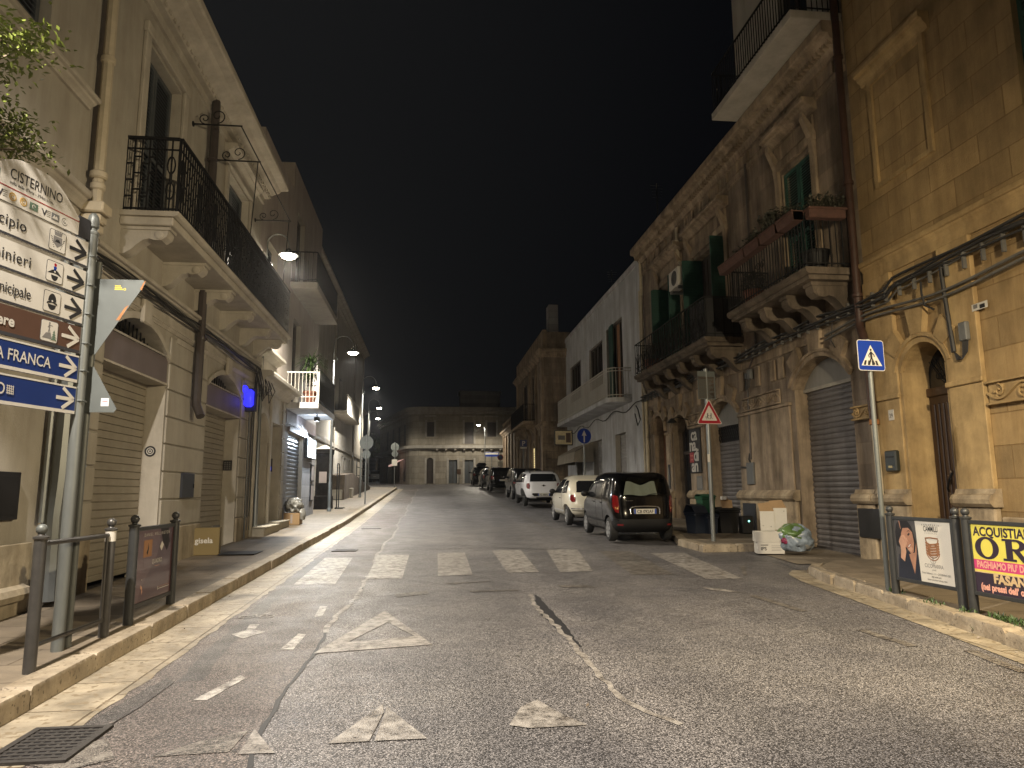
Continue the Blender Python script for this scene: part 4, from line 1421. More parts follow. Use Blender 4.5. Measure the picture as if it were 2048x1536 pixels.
b_.box(39.8, 46.5, 5.75, 5.95, 0, .85, ch=.02)
b4 = b_.build('balcony_slab', H4)
q = FL('sign_white', XB)
q.box(39.85, 46.45, 5.95, 6.75, .78, .82, 'offwhite')
q.box(39.85, 46.45, 6.8, 6.86, .76, .84, 'sign_white')
q.build('balcony_front', b4)
r_ = FL('soot', XB)
r_.prism([(38, 1.0), (38, 2.35), (42, 2.55), (54, 1.85), (54, 1.4)], .15, 1.0)
ramp = r_.build('ramp', H4)
q = FL('iron', XB)
for a, z in ((44.5, 2.45), (47, 2.3), (49.5, 2.15), (52, 2.0)):
    q.tube([(a, z - .1, .95), (a, 3.5, .95)], .03, n=6)
for h in (3.5, 3.0, 2.5):
    q.tube([(44.5, h, .95), (52, h, .95)], .025, n=6)
q.build('ramp_railing', ramp)
for i, (x, y) in enumerate(((-4.85, 38.2), (-4.6, 40.6))):
    z = GZ(y) + KH
    t = thing('concrete_planter', ['square concrete planter by the ramp on the left, nearer one with bare soil', 'square concrete planter by the ramp on the left, the farther smaller looking one'][i],
              'planter', (x, y, z), group='concrete planters on the left pavement')
    q = MB('concrete', (x, y, z), (1, 0, 0), (0, 0, 1), (0, -1, 0))
    q.box(-.36, .36, .003, .52, -.36, .36, ch=.03)
    q.box(-.3, .3, .52, .525, -.3, .3, 'bark')
    q.build('tub', t)
    q = MB('leaf_dark', (x, y, z), (1, 0, 0), (0, 0, 1), (0, -1, 0))
    q.tube([(0, .5, 0), (.02, .8, .02)], [.012, .006])
    for k in range(40):
        d = rvec()
        d.z = abs(d.z)
        leaf_quad(q, Vector((x, y, z + .52 + rnd(0, .3))) + d * .06, d, (0, 0, 1), .14, .05, 'leaf_dark')
    q.build('seedling', t)
# dark house beyond
H5 = thing('dark_far_house', 'dark unlit house edge on the left beyond the long pale building', 'house', (-7.2, 66, 1.8))
w_ = FL('grey_render', -7.2)
wall(w_, 62, 78, 0, 10, [(64, 65, 3, 5, 0, .2), (69, 70, 3, 5, 0, .2)], mr='grey_trim')
w_.build('wall', H5)
for a in (64, 69):
    f_ = FL('pane', -7.2)
    f_.box(a, a + 1, 3, 5, -.19, -.17)
    f_.build('window', H5)
c_ = FL('grey_trim', -7.2)
moulding(c_, 62, 78, 9.6, .4, .4)
c_.build('cornice', H5)
# ------------------------------------------------------------------ right side of the street
def console_door(mb, a0, a1, b0, b1, hood=True):
    """surround of a balcony door: jambs, lintel, two consoles and a hood"""
    for x in (a0 - .24, a1 + .04):
        mb.box(x, x + .20, b0, b1 + .1, .001, .07, ch=.012)
    mb.box(a0 - .26, a1 + .26, b1 + .1, b1 + .30, .001, .09, ch=.012)
    if hood:
        for x in (a0 - .24, a1 + .04):
            mb.prof([(0, b1 + .35), (.26, b1 + .75), (.26, b1 + .62), (.10, b1 + .2), (.06, b1 - .35), (0, b1 - .5)], x + .02, x + .18)
        mb.box(a0 - .2, a1 + .2, b1 + .34, b1 + .70, .001, .05)
        moulding(mb, a0 - .36, a1 + .36, b1 + .74, .34, .26)
def voussoirs(mb, h0, h1, z1, rise, c1=.06, w=.16, keys=3):
    ap = arch_pts(h0 - .02, h1 + .02, z1, rise)
    mid = ((h0 + h1) / 2, z1 + rise - ((h1 - h0) ** 2 / 4 + rise * rise) / (2 * rise))
    def out(v, d):
        dx, dz = v[0] - mid[0], v[1] - mid[1]
        L_ = math.hypot(dx, dz)
        return (v[0] + dx / L_ * d, v[1] + dz / L_ * d)
    for (p, q) in zip(ap, ap[1:]):
        mb.prism([p, q, out(q, w * .6), out(p, w * .6)], .001, c1)
        mb.prism([out(p, w * .6), out(q, w * .6), out(q, w), out(p, w)], .001, c1 + .035)
    n = len(ap) - 1
    for k, (i0, i1, hh) in enumerate(((2, 4, .34), (n // 2 - 1, n // 2 + 1, .52), (n - 4, n - 2, .34))):
        p, q = ap[i0], ap[i1]
        mb.prism([out(p, w), out(q, w), out(q, w + hh), out(p, w + hh)], .001, c1 + .047)
def carved(mb, a0, a1, b0, b1, c=.0):
    """carved scrolling frieze in a frame"""
    mb.box(a0, a1, b0, b0 + .03, c, c + .06)
    mb.box(a0, a1, b1 - .03, b1, c, c + .06)
    mb.box(a0, a1, b0, b1, c - .02, c + .004)
    n = max(2, int((a1 - a0) / .34))
    h = (b1 - b0) / 2
    zc = (b0 + b1) / 2
    pts = []
    for i in range(n * 8 + 1):
        a = a0 + (a1 - a0) * i / (n * 8)
        pts.append((a, zc + h * .55 * math.sin(2 * pi * i / 16), c + .02))
    mb.tube(pts, .022, n=5)
    for i in range(n):
        a = a0 + (a1 - a0) * (i + .5) / n
        sg = 1 if i % 2 else -1
        sp_ = spiral((a, zc + sg * h * .12), h * .55, .01, sg * pi / 2, 1.2, 14)
        mb.tube([(x, z, c + .025) for x, z in sp_], .016, n=5)
        for k in range(3):
            mb.ball((a + rnd(-.08, .08), zc + rnd(-.5, .5) * h, c + .015), .028, n=6)

# --- ochre corner house
G0 = thing('ochre_corner_house', 'warm ochre limestone house at the right edge with a tall arched wooden door', 'house', (XR, 9, .2))
w_ = FR('stone_ochre')
wall(w_, 3.0, 11.95, -.4, 14.5, [(10.05, 11.08, .0, 3.40, .42, .48), (7.0, 8.17, 6.6, 9.4, 0, .2), (4.2, 5.6, .2, 3.4, .4, .4)], mr='trim_ochre')
w_.build('wall', G0)
c_ = FR('trim_ochre')
moulding(c_, 3, 11.93, 5.36, .13, .22)
c_.box(3, 11.93, 5.2, 5.36, .001, .04)
for a in range(5):
    c_.box(8.6 - a * 1.1, 9.3 - a * 1.1, 4.86, 5.16, .001, .03, ch=.015)
voussoirs(c_, 10.05, 11.08, 3.40, .42, keys=1)
for a0, a1 in ((9.30, 9.98), (11.15, 11.92)):      # pilasters
    c_.box(a0, a1, 1.42, 5.2, .001, .08, ch=.01)
    c_.box(a0 - .03, a1 + .03, 2.98, 3.06, .08, .12, ch=.01)
c_.box(11.08, 11.15, .2, 3.4, .001, .05)
c_.box(9.98, 10.05, .2, 3.4, .001, .05)
moulding(c_, 9.7, 11.5, 8.86, .20, .30)
for x in (9.84, 11.24):
    c_.box(x, x + .10, 6.80, 8.86, .001, .05)
c_.box(9.94, 11.24, 6.80, 6.88, .001, .05)
c_.box(9.94, 11.24, 8.78, 8.86, .001, .05)
c_.build('stone_trim', G0)
for a0, a1 in ((9.28, 10.0), (11.13, 11.95), (12.05, 12.58)):
    p_ = FR('plinth')
    p_.box(a0, a1, -.2, 1.18, .002, .12, ch=.025)
    p_.prof([(.002, 1.18), (.15, 1.18), (.20, 1.23), (.21, 1.29), (.18, 1.35), (.12, 1.37), (.09, 1.44), (.002, 1.44)], a0 - .03, a1 + .03)
    p_.build('plinth', G0, smooth=30)
p_ = FR('plinth')
p_.box(5.6, 9.25, -.2, 1.05, .002, .06, ch=.02)
p_.build('plinth', G0, smooth=30)
c_ = FR('trim_ochre')
carved(c_, 7.6, 9.26, 2.62, 2.96, .03)
c_.build('carved_frieze', G0)
c_ = FR('trim_ochre')
carved(c_, 11.93, 12.55, 2.72, 2.98, .05)
c_.build('carved_frieze', G0)
d_ = FR('wood')
d_.box(10.06, 11.07, 2.98, 3.12, -.46, -.36, ch=.01)
for a0, a1 in ((10.06, 10.56), (10.57, 11.07)):
    d_.box(a0, a1, .22, 2.98, -.46, -.41)
    for k in range(4):
        x = a0 + .05 + k * .105
        d_.box(x, x + .075, .75, 2.85, -.41, -.385, ch=.012)
    d_.box(a0 + .04, a1 - .04, .30, .66, -.41, -.385, ch=.02)
door = d_.build('wooden_door', G0)
d_ = FR('glass')
d_.prism([(10.06, 3.12)] + arch_pts(10.06, 11.07, 3.40, .41) + [(11.07, 3.12)], -.45, -.44)
d_.build('fanlight', G0)
d_ = FR('iron')
for k in range(-3, 4):
    d_.tube([(10.565 + k * .03, 3.13, -.42), (10.565 + k * .10, 3.4, -.42), (10.565 + k * .155, 3.60, -.42)], .009, n=5)
for k in (-1, 1):
    d_.tube([(x, z, -.42) for x, z in spiral((10.565 + k * .25, 3.32), .10, .01, pi / 2, k * 1.3)], .008, n=5)
d_.build('fanlight_grille', G0)
d_ = FR('brass')
for x, k in ((10.50, -1), (10.64, 1)):
    d_.ball((x, 1.72, -.35), .022, 'chrome')
    d_.tube([(x, 1.70, -.36), (x + k * .03, 1.60, -.32), (x + k * .10, 1.45, -.33), (x + k * .13, 1.40, -.37)], .016, 'iron', 6)
d_.build('handle', door)
s_ = FR('green')
louvre(s_, 7.02, 7.58, 6.62, 9.38, -.12, 'green')
louvre(s_, 7.60, 8.15, 6.62, 9.38, -.12, 'green')
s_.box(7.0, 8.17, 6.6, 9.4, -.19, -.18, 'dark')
s_.build('window_shutter', G0)
s_ = FR('shutter_grey')
roller(s_, 4.2, 5.6, .2, 3.4, -.3)
s_.build('roller_shutter', G0)
mb = FR('grey_box')
mb.box(11.32, 11.46, 2.62, 2.80, .081, .092, 'sign_white', .003)
mb.text('39', 11.39 + .05, 2.665, .10, .0935, 'ink', flip=True)
tag(mb.build('house_number', origin=(XR, 11.4, 2.7)), 'small pale house number plate beside the tall wooden door', 'house number')
mb = FR('green_box')
mb.box(11.26, 11.56, 1.74, 2.10, .081, .17, ch=.02)
mb.box(11.30, 11.52, 1.98, 2.0, .17, .176, 'dark')
mb.box(11.36, 11.46, 1.80, 1.84, .17, .174, 'brass')
tag(mb.build('mailbox', origin=(XR, 11.4, 1.8)), 'dark green mailbox on the ochre pilaster left of the wooden door', 'mailbox')
mb = FR('black_box')
mb.box(11.82, 12.5, .58, 1.10, .121, .15, ch=.006)
mb.box(11.86, 12.46, .62, 1.06, .15, .153)
tag(mb.build('meter_door', origin=(XR, 12, .6)), 'black meter door set in the right plinth between the wooden door and the wide garage shutter', 'meter door')
mb = FR('paper')
mb.box(9.05, 9.35, 4.02, 4.12, .082, .084, 'sign_white')
mb.box(9.1, 9.2, 4.03, 4.09, .084, .085, 'ink')
mb.box(9.24, 9.32, 4.05, 4.11, .084, .085, 'ink_grey')
tag(mb.build('torn_sticker', origin=(XR, 9.2, 4.05)), 'small torn paper sticker high on the ochre wall at the right', 'sticker')
mb = FR('grey_box')
mb.box(9.42, 9.58, 3.62, 3.90, .082, .16, ch=.015)
for k in range(6):
    x = 9.44 + k * .022
    mb.tube([(x, 3.62, .12), (x + .02, 3.45 - .02 * k, .13), (x + .14, 3.36, .13), (9.74, 3.5, .12)], .008, 'cable', 5)
mb.tube([(9.74, 3.5, .12), (9.82, 4.4, .12), (9.84, 4.9, .12)], .03, 'cable', 6)
mb.tube([(9.80, 3.5, .10), (9.87, 4.4, .10), (9.90, 4.9, .10)], .018, 'cable2', 5)
tag(mb.build('junction_box', origin=(XR, 9.6, 3.7)), 'grey junction box with looped cables on the ochre wall right of the door', 'junction box')
t = thing('drainpipe', 'tall brown painted drainpipe with a bend at the corner of the ochre house', 'drainpipe', (XR, 11.95, 2))
p_ = FR('pipe_brown')
p_.tube([(11.97, 13.5, .15), (11.97, 4.55, .15), (11.96, 4.40, .16), (11.82, 4.20, .20), (11.78, 4.05, .20), (11.74, 2.62, .18)], .075, n=10)
for z in (9.8, 7.2, 5.0):
    p_.lathe([(.075, -.04), (.095, -.03), (.095, .03), (.075, .04)], (11.97, z, .15))
p_.build('brown_pipe', t, smooth=True)
p_ = FR('pipe_cream')
p_.tube([(11.74, 2.60, .18), (11.72, 1.5, .18), (11.70, 1.30, .2)], .055)
p_.lathe([(.07, -.05), (.085, -.04), (.085, .04), (.07, .05)], (11.74, 2.62, .18), 'rust')
p_.build('cream_pipe', t, smooth=True)

# --- brown stone terrace with the flowered balconies
G1 = thing('brown_terrace_house', 'long brown stone house on the right with two balconies and green shutters', 'house', (XR, 18.5, .3))
w_ = FR('stone_brown')
ops = [(12.62, 14.75, .0, 3.62, .55, .36), (17.72, 19.66, .0, 3.45, .42, .36), (21.3, 22.75, .2, 3.35, .5, .4), (23.55, 24.75, .2, 3.45, .6, .4),
       (13.42, 14.68, 5.5, 8.62, 0, .2), (17.95, 20.2, 5.5, 8.4, 0, .25), (21.45, 23.3, 5.5, 8.35, 0, .25)]
wall(w_, 11.95, 25.5, -.3, 10.7, ops, mr='trim_brown')
w_.build('wall', G1)
c_ = FR('trim_brown')
c_.box(11.98, 25.5, 9.55, 9.68, .001, .05)
moulding(c_, 11.98, 25.55, 9.98, .45, .62)
c_.box(11.98, 25.5, 9.72, 9.98, .001, .035)
for i in range(21):
    c_.box(12.3 + i * .64, 12.42 + i * .64, 9.70, 9.96, .035, .09, ch=.01)
for i in range(95):
    c_.box(12.05 + i * .142, 12.12 + i * .142, 10.14, 10.24, .18, .30)
c_.box(11.98, 25.5, 10.6, 11.1, -.15, -.02)
c_.build('eaves_cornice', G1)
c_ = FR('trim_brown')
moulding(c_, 12.0, 25.5, 4.72, .09, .10)
c_.box(12.0, 25.5, 4.5, 4.72, .001, .03)
voussoirs(c_, 12.62, 14.75, 3.62, .55)
voussoirs(c_, 17.72, 19.66, 3.45, .42)
voussoirs(c_, 21.3, 22.75, 3.35, .5)
voussoirs(c_, 23.55, 24.75, 3.45, .6)
for a0, a1 in ((14.95, 17.55), (19.95, 21.15), (22.85, 23.4)):
    c_.box(a0, a1, 1.42, 3.30, .001, .05, ch=.012)
    c_.box(a0 - .06, a1 + .06, 3.30, 3.38, .001, .09, ch=.015)
for a in (15.1, 15.5, 16.3, 17.2, 20.2, 20.8, 12.15):
    c_.box(a, a + .26, 3.95, 4.45, .001, .05, ch=.02)
c_.build('stone_trim', G1)
c_ = FR('trim_brown')
carved(c_, 15.35, 17.3, 3.40, 3.74, .04)
c_.build('carved_frieze', G1)
c_ = FR('trim_brown')
carved(c_, 20.1, 21.1, 3.40, 3.74, .04)
c_.build('carved_frieze', G1)
for a0, a1 in ((14.82, 17.66), (19.72, 21.24), (22.8, 23.5), (24.8, 25.45)):
    p_ = FR('plinth')
    p_.box(a0, a1, -.1, 1.20, .002, .10, ch=.025)
    p_.prof([(.002, 1.20), (.12, 1.20), (.17, 1.25), (.18, 1.31), (.15, 1.37), (.08, 1.44), (.002, 1.44)], a0 - .03, a1 + .03)
    p_.build('plinth', G1, smooth=30)
s_ = FR('shutter_grey')
roller(s_, 12.62, 14.75, .20, 3.60, -.30, .112)
s_.build('roller_shutter', G1)
s_ = FR('grey_panel')
s_.prism([(12.62, 3.58)] + arch_pts(12.62, 14.75, 3.62, .54) + [(14.75, 3.58)], -.28, -.22)
s_.box(12.62, 14.75, 3.55, 3.62, -.30, -.20, 'grey_trim')
s_.build('arch_panel', G1)
s_ = FR('shutter_grey')
roller(s_, 17.72, 19.66, .42, 2.78, -.30, .112)
s_.build('roller_shutter', G1)
s_ = FR('grey_panel')
s_.prism([(17.72, 3.22)] + arch_pts(17.72, 19.66, 3.45, .41) + [(19.66, 3.22)], -.28, -.24)
s_.build('arch_panel', G1)
s_ = FR('iron')
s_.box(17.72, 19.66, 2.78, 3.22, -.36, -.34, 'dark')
for i in range(15):
    a = 17.74 + i * .13
    s_.tube([(a, 2.79, -.27), (a + .13, 3.0, -.27), (a, 3.21, -.27)], .01, n=4)
    s_.tube([(a + .13, 2.79, -.265), (a, 3.0, -.265), (a + .13, 3.21, -.265)], .01, n=4)
s_.build('fanlight_grille', G1)
d_ = FR('winframe')
d_.prism([(21.3, .3)] + arch_pts(21.3, 22.75, 3.35, .49) + [(22.75, .3)], -.40, -.38, 'pane')
for x in (21.3, 21.98, 22.67):
    d_.box(x, x + .08, .5, 3.35, -.38, -.32)
d_.box(21.3, 22.75, 2.6, 2.7, -.38, -.31)
d_.box(21.3, 22.75, .5, .75, -.38, -.31)
d_.build('shop_door', G1)
d_ = FR('wood_red')
d_.prism([(23.55, .4)] + arch_pts(23.55, 24.75, 3.45, .59) + [(24.75, .4)], -.38, -.33)
for a in (23.64, 24.2):
    for z0, z1 in ((.75, 1.5), (1.65, 2.9)):
        d_.box(a, a + .46, z0, z1, -.33, -.30, ch=.015)
d_.build('arched_door', G1)
for a0, a1, b1 in ((13.42, 14.68, 8.62), (17.95, 20.2, 8.4), (21.45, 23.3, 8.35)):
    f_ = FR('trim_brown')
    console_door(f_, a0, a1, 5.5, b1)
    f_.build('door_surround', G1)
s_ = FR('green')
for a0, a1 in ((13.42, 14.04), (14.06, 14.68)):
    louvre(s_, a0, a1, 5.52, 8.6, .03 - .12, 'green')
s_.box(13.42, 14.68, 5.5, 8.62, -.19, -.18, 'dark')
s_.build('door_shutter', G1)
for a0, a1, b1 in ((17.95, 20.2, 8.4), (21.45, 23.3, 8.35)):
    s_ = FR('green')
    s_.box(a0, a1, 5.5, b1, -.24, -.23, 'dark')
    w2 = .52
    # leaves folded open at right angles to the wall
    for x in (a0 + .02, a1 - .065):
        s_.box(x, x + .045, 5.52, b1 - .02, -.2, .42)
        for k in range(30):
            z = 5.7 + k * .09
            s_.box(x - .006, x + .051, z, z + .05, -.12, .36)
    s_.box(a0 + .3, a1 - .3, 5.52, b1 - .05, -.2, -.16, 'winframe')
    for k in range(7):
        x = a0 + .35 + (a1 - a0 - .7) * k / 6
        s_.box(x - .02, x + .02, 5.6, b1 - .15, -.16, -.14, 'winframe')
    s_.build('door_shutter', G1)

def stone_balcony(parent, a0, a1, z, d, name='balcony_slab', nb=4, m='soot'):
    b_ = FR(m)
    b_.box(a0 + .06, a1 - .06, z, z + .09, 0, d - .08, ch=.01)
    b_.prof([(0, z + .09), (d - .06, z + .09), (d - .01, z + .13), (d, z + .16), (d, z + .22), (0, z + .22)], a0, a1)
    b = b_.build(name, parent)
    for i in range(nb):
        a = a0 + .35 + (a1 - a0 - .7) * i / (nb - 1)
        k_ = FR(m)
        scroll_bracket(k_, a, z - .002, d * .78, .62, .26, m)
        k_.build('bracket', b, smooth=30)
    return b
BA = stone_balcony(G1, 17.1, 23.5, 5.12, 1.05, nb=6)
BB = stone_balcony(G1, 12.1, 15.7, 5.36, 1.05, nb=4)
ra = FR('iron')
railing(ra, 17.15, 23.45, 5.34, 6.42, 1.0, 'iron', .21)
for i in range(10):                           # sunburst fans between posts
    a = 17.47 + i * .63
    ra.box(a - .325, a - .30, 5.34, 6.40, .985, 1.015)
    for k in range(7):
        t_ = pi * (k + .5) / 7
        ra.tube([(a, 5.45, 1.0), (a + .30 * math.cos(t_), 5.45 + .85 * math.sin(t_), 1.0)], .008, 'iron', 4)
    ra.tube([(a + .16 * math.cos(pi * k / 10), 5.75 + .28 * math.sin(pi * k / 10), 1.0) for k in range(11)], .008, 'iron', 4)
ra.build('balcony_railing', BA)
q = FR('tarp')
q.box(17.16, 17.172, 5.36, 6.38, .05, .97)
q.box(17.16, 18.3, 5.36, 6.38, .955, .967)
q.build('dark_screen', BA)
rb = FR('iron')
railing(rb, 12.15, 15.65, 5.58, 6.60, 1.0, 'iron', .115)
for k in (-1, 1):
    for zz in (5.85, 6.2):
        rb.tube([(x, z, 1.0) for x, z in spiral((14.0 + k * .11, zz), .11, .015, 0 if k > 0 else pi, k * 1.4)], .01, 'iron', 5)
rb.build('balcony_railing', BB)
boxes = [(12.48, 1.10, 0), (13.22, 1.10, 0), (13.96, 1.10, 0), (14.68, 1.10, 0), (15.34, 1.10, 0)]
names = ['terracotta flower trough with dry stems, second of the row from the pipe', 'terracotta flower trough with tall bushy plants in the middle of the balcony rail',
         'terracotta flower trough with low sprigs left of the bushy one', 'terracotta flower trough with a single sprig near the far end of the rail', 'bare terracotta flower trough at the far end of the balcony rail']
names[0] = 'terracotta flower trough with trailing reddish leaves on the rail before the green shutters'
plants = [(40, .20), (130, .42), (60, .22), (30, .16), (0, .1)]
for i, (a, c, _) in enumerate(boxes):
    x = XR - c
    t = thing('flower_trough', names[i], 'flower trough', (x, a, 6.50), group='terracotta troughs on the balcony rail')
    q = FR('terracotta_dark')
    q.prof([(c - .09, 6.50), (c + .09, 6.50), (c + .12, 6.66), (c + .135, 6.66), (c + .135, 6.71), (c + .10, 6.71), (c + .09, 6.68), (c - .09, 6.68), (c - .12, 6.71), (c - .135, 6.71), (c - .135, 6.66), (c - .12, 6.66)], a - .33, a + .33)
    q.box(a - .33, a - .325, 6.51, 6.70, c - .10, c + .10)
    q.build('trough', t)
    q = FR('leaf_dark')
    for k in range(plants[i][0]):
        b0 = Vector((a + rnd(-.28, .28), 6.68, c + rnd(-.07, .07)))
        h = rnd(.06, plants[i][1])
        top = b0 + Vector((rnd(-.1, .1), h, rnd(-.1, .1)))
        q.tube([b0, top], .004, 'leaf_dark', 3)
        for j in range(3):
            leaf_quad(q, q.P(*top), rvec(), (0, 0, 1), rnd(.05, .09), .05, 'leaf_dark')
    if plants[i][0]:
        q.build('plant', t)
a, c = 12.05, .62
t = thing('flower_trough', 'terracotta flower trough with leafy plant on the near end rail by the brown pipe', 'flower trough', (XR - c, a, 6.5), group='terracotta troughs on the balcony rail')
q = MB('terracotta_dark', (0, 0, 0), (1, 0, 0), (0, 0, 1), (0, -1, 0))
q.box(XR - .98, XR - .24, 6.50, 6.68, -a - .09, -a + .09, ch=.02)
q.box(XR - 1.0, XR - .22, 6.66, 6.71, -a - .12, -a + .12, ch=.015)
q.build('trough', t)
q = MB('leaf_dark', (0, 0, 0), (1, 0, 0), (0, 0, 1), (0, -1, 0))
for k in range(110):
    b0 = Vector((XR - .6 + rnd(-.34, .34), 6.69, -a + rnd(-.07, .07)))
    top = b0 + Vector((rnd(-.1, .1), rnd(.05, .26), rnd(-.1, .1)))
    q.tube([b0, top], .004, 'leaf_dark', 3)
    for j in range(3):
        leaf_quad(q, q.P(*top), rvec(), (0, 0, 1), rnd(.05, .09), .05, 'leaf_dark')
q.build('plant', t)
for i, (a, s_, lab) in enumerate(((12.5, .34, 'large dark pot at the near end of the flowered balcony'), (15.2, .3, 'bushy dark plant in a pot at the far end of the flowered balcony'), (22.7, .42, 'dark round bush in a pot at the far end of the fan railed balcony'))):
    z = 5.58 if a < 16 else 5.34
    t = thing('potted_plant', lab, 'potted plant', (XR - .6, a, z))
    q = FR('terracotta')
    q.lathe([(s_ * .5, .001), (s_ * .75, .36), (s_ * .8, .36), (s_ * .8, .42), (s_ * .6, .42), (s_ * .55, .38)], (a, z, .6), 'plastic' if i == 0 else 'terracotta', 16)
    q.build('pot', t, smooth=True)
    if i:
        q = FR('leaf_dark')
        for k in range(420):
            d = rvec()
            p0 = q.P(a, z + .62, .6) + Vector((d.x, d.y, d.z * .9)) * s_ * rnd(.4, .9)
            leaf_quad(q, p0, d + rvec() * .6, (0, 0, 1), .09, .05, 'leaf_dark')
        q.build('foliage', t)
t = thing('air_conditioner', 'white air conditioning unit on the brown wall between the green shuttered doors', 'air conditioner', (XR, 21.0, 7.6))
q = FR('box_white')
q.box(20.45, 21.3, 7.72, 8.32, .14, .46, ch=.02)
q.build('casing', t)
q = FR('iron')
q.disc(20.8, 8.02, .24, .461, .465, 'anthracite')
for k in range(5):
    q.ring(20.8, 8.02, .05 + k * .045, .012, .465, .472, 'grey_box', 20)
q.box(20.5, 20.55, 7.62, 7.72, 0, .44, 'grey_box')
q.box(21.2, 21.25, 7.62, 7.72, 0, .44, 'grey_box')
q.build('fan_grille', t)
p_ = FR('pipe_dark')
p_.tube([(16.35, 9.7, .06), (16.35, 4.9, .06)], .032, n=6)
p_.tube([(16.35, 4.9, .06), (16.9, 4.3, .07), (16.95, 2.2, .07)], .022, n=6)
tag(p_.build('drainpipe', origin=(XR, 16.3, 6)), 'thin dark drainpipe running down the brown wall between the two balconies', 'drainpipe')
p_ = FR('pipe_cream')
p_.tube([(21.35, 9.9, .1), (21.35, 8.8, .1), (21.0, 8.5, .1)], .06, n=8)
p_.tube([(25.42, 10.2, .1), (25.42, 5.2, .1), (25.3, 4.9, .1), (25.3, .7, .1)], .06, n=8)
p_.tube([(25.65, 9.0, .1), (25.65, 3.6, .1), (25.6, .7, .1)], .05, n=8)
tag(p_.build('drainpipe', origin=(XR, 25.4, 6)), 'pale drainpipes where the brown terrace meets the white house', 'drainpipe')
mb = FR('grey_box')
mb.box(16.80, 17.18, 1.58, 2.12, .051, .10, ch=.008)
mb.tube([(17.0, 2.12, .07), (17.02, 2.2, .09), (17.0, 2.35, .07)], .02, 'cable', 6)
mb.tube([(17.2, 2.0, .08), (17.55, 2.02, .06)], .025, 'cable', 6)
tag(mb.build('meter_box', origin=(XR, 17, 1.6)), 'grey upright meter box on the pier between the two grey shutters', 'meter box')
mb = FR('grey_box')
mb.box(16.62, 16.80, 4.18, 4.42, .05, .13, ch=.012)
mb.box(16.86, 16.98, 4.22, 4.36, .05, .11, ch=.01)
for k in range(5):
    mb.tube([(16.66 + k * .05, 4.18, .1), (16.68 + k * .06, 3.98 - .02 * k, .12), (16.9 + k * .02, 3.95, .1), (17.0, 4.25, .08)], .009, 'cable', 5)
tag(mb.build('junction_box', origin=(XR, 16.8, 4.2)), 'two grey junction boxes with drooping wires above the carved frieze by the grey shutters', 'junction box')
mb = FR('slate_box')
mb.box(16.75, 17.45, .48, 1.12, .101, .125, ch=.006)
tag(mb.build('meter_door', origin=(XR, 17, .5)), 'grey meter door in the plinth behind the white cartons', 'meter door')
# shop sign of stacked letters
t = thing('stacked_letter_sign', 'tall black shop sign with white letters reading ca na di an', 'shop sign', (XR, 20.6, 2))
q = FR('ink')
q.box(20.2, 21.06, 1.96, 3.28, .052, .10, ch=.006)
q.build('sign_board', t)
q = FR('sign_white')
for s_, a, z in (('ca', 20.90, 2.94), ('na', 21.05, 2.63), ('di', 20.72, 2.32), ('an', 20.92, 2.0)):
    q.text(s_, a, z, .52, .106, 'sign_white', bold=.014, sx=1.2, flip=True, space=.88)
q.build('sign_lettering', t)
q = FR('sign_red')
q.box(20.72, 21.05, 2.28, 2.58, .101, .106)
q.text('beauty', 21.0, 2.46, .09, .108, 'ad_rose', flip=True)
q.text('center', 21.0, 2.34, .09, .108, 'ad_rose', flip=True)
q.build('red_label', t)
mb = FR('grey_box')
mb.box(20.25, 20.68, 1.45, 1.86, .052, .06, ch=.004)
mb.box(20.3, 20.63, 1.5, 1.81, .06, .062, 'grey_panel')
tag(mb.build('wall_plate', origin=(XR, 20.4, 1.5)), 'grey square plate on the wall under the stacked letter shop sign', 'wall plate')
mb = FR('black_box')
mb.box(23.02, 23.2, 1.5, 2.3, .052, .08, ch=.02)
mb.box(23.06, 23.16, 1.6, 2.2, .08, .084, 'grey_box')
tag(mb.build('intercom', origin=(XR, 23.1, 1.6)), 'long dark doorbell panel between the arched brown door and the shop door', 'intercom')
t = thing('wall_lamp', 'small unlit dark lamp on an arm above the shop door beside the stacked letters', 'wall lamp', (XR, 21.3, 3.5))
q = FR('iron')
q.tube([(21.25, 3.62, .04), (21.25, 3.70, .4), (21.25, 3.62, .55)], .016, n=6)
q.build('arm', t)
q = FR('iron')
q.lathe([(.02, .12), (.06, .10), (.15, 0), (.15, -.02), (.12, -.01)], (21.25, 3.54, .55), n=14)
q.build('shade', t)

# attic storey with its own balcony above the terrace
at = thing('attic_storey', 'pale set back attic storey above the brown terrace with a railed balcony', 'building', (XR, 14, 10.7))
w_ = FR('offwhite')
wall(w_, 11.95, 16.75, 11.1, 16, [(13.2, 14.4, 11.2, 13.6, 0, .2)], mr='grey_trim', c=-.02)
w_.build('wall', at)
q = FR('offwhite')
q.box(12.0, 15.95, 10.62, 10.80, -.02, 1.06, ch=.012)
tb = q.build('balcony_slab', at)
q = FR('iron')
railing(q, 12.05, 15.9, 10.80, 11.85, 1.02, 'iron', .11)
q.build('balcony_railing', tb)
q = FR('winframe')
q.box(13.2, 14.4, 11.2, 13.6, -.2, -.18, 'pane')
q.box(13.77, 13.83, 11.2, 13.6, -.18, -.14)
q.build('balcony_door', at)

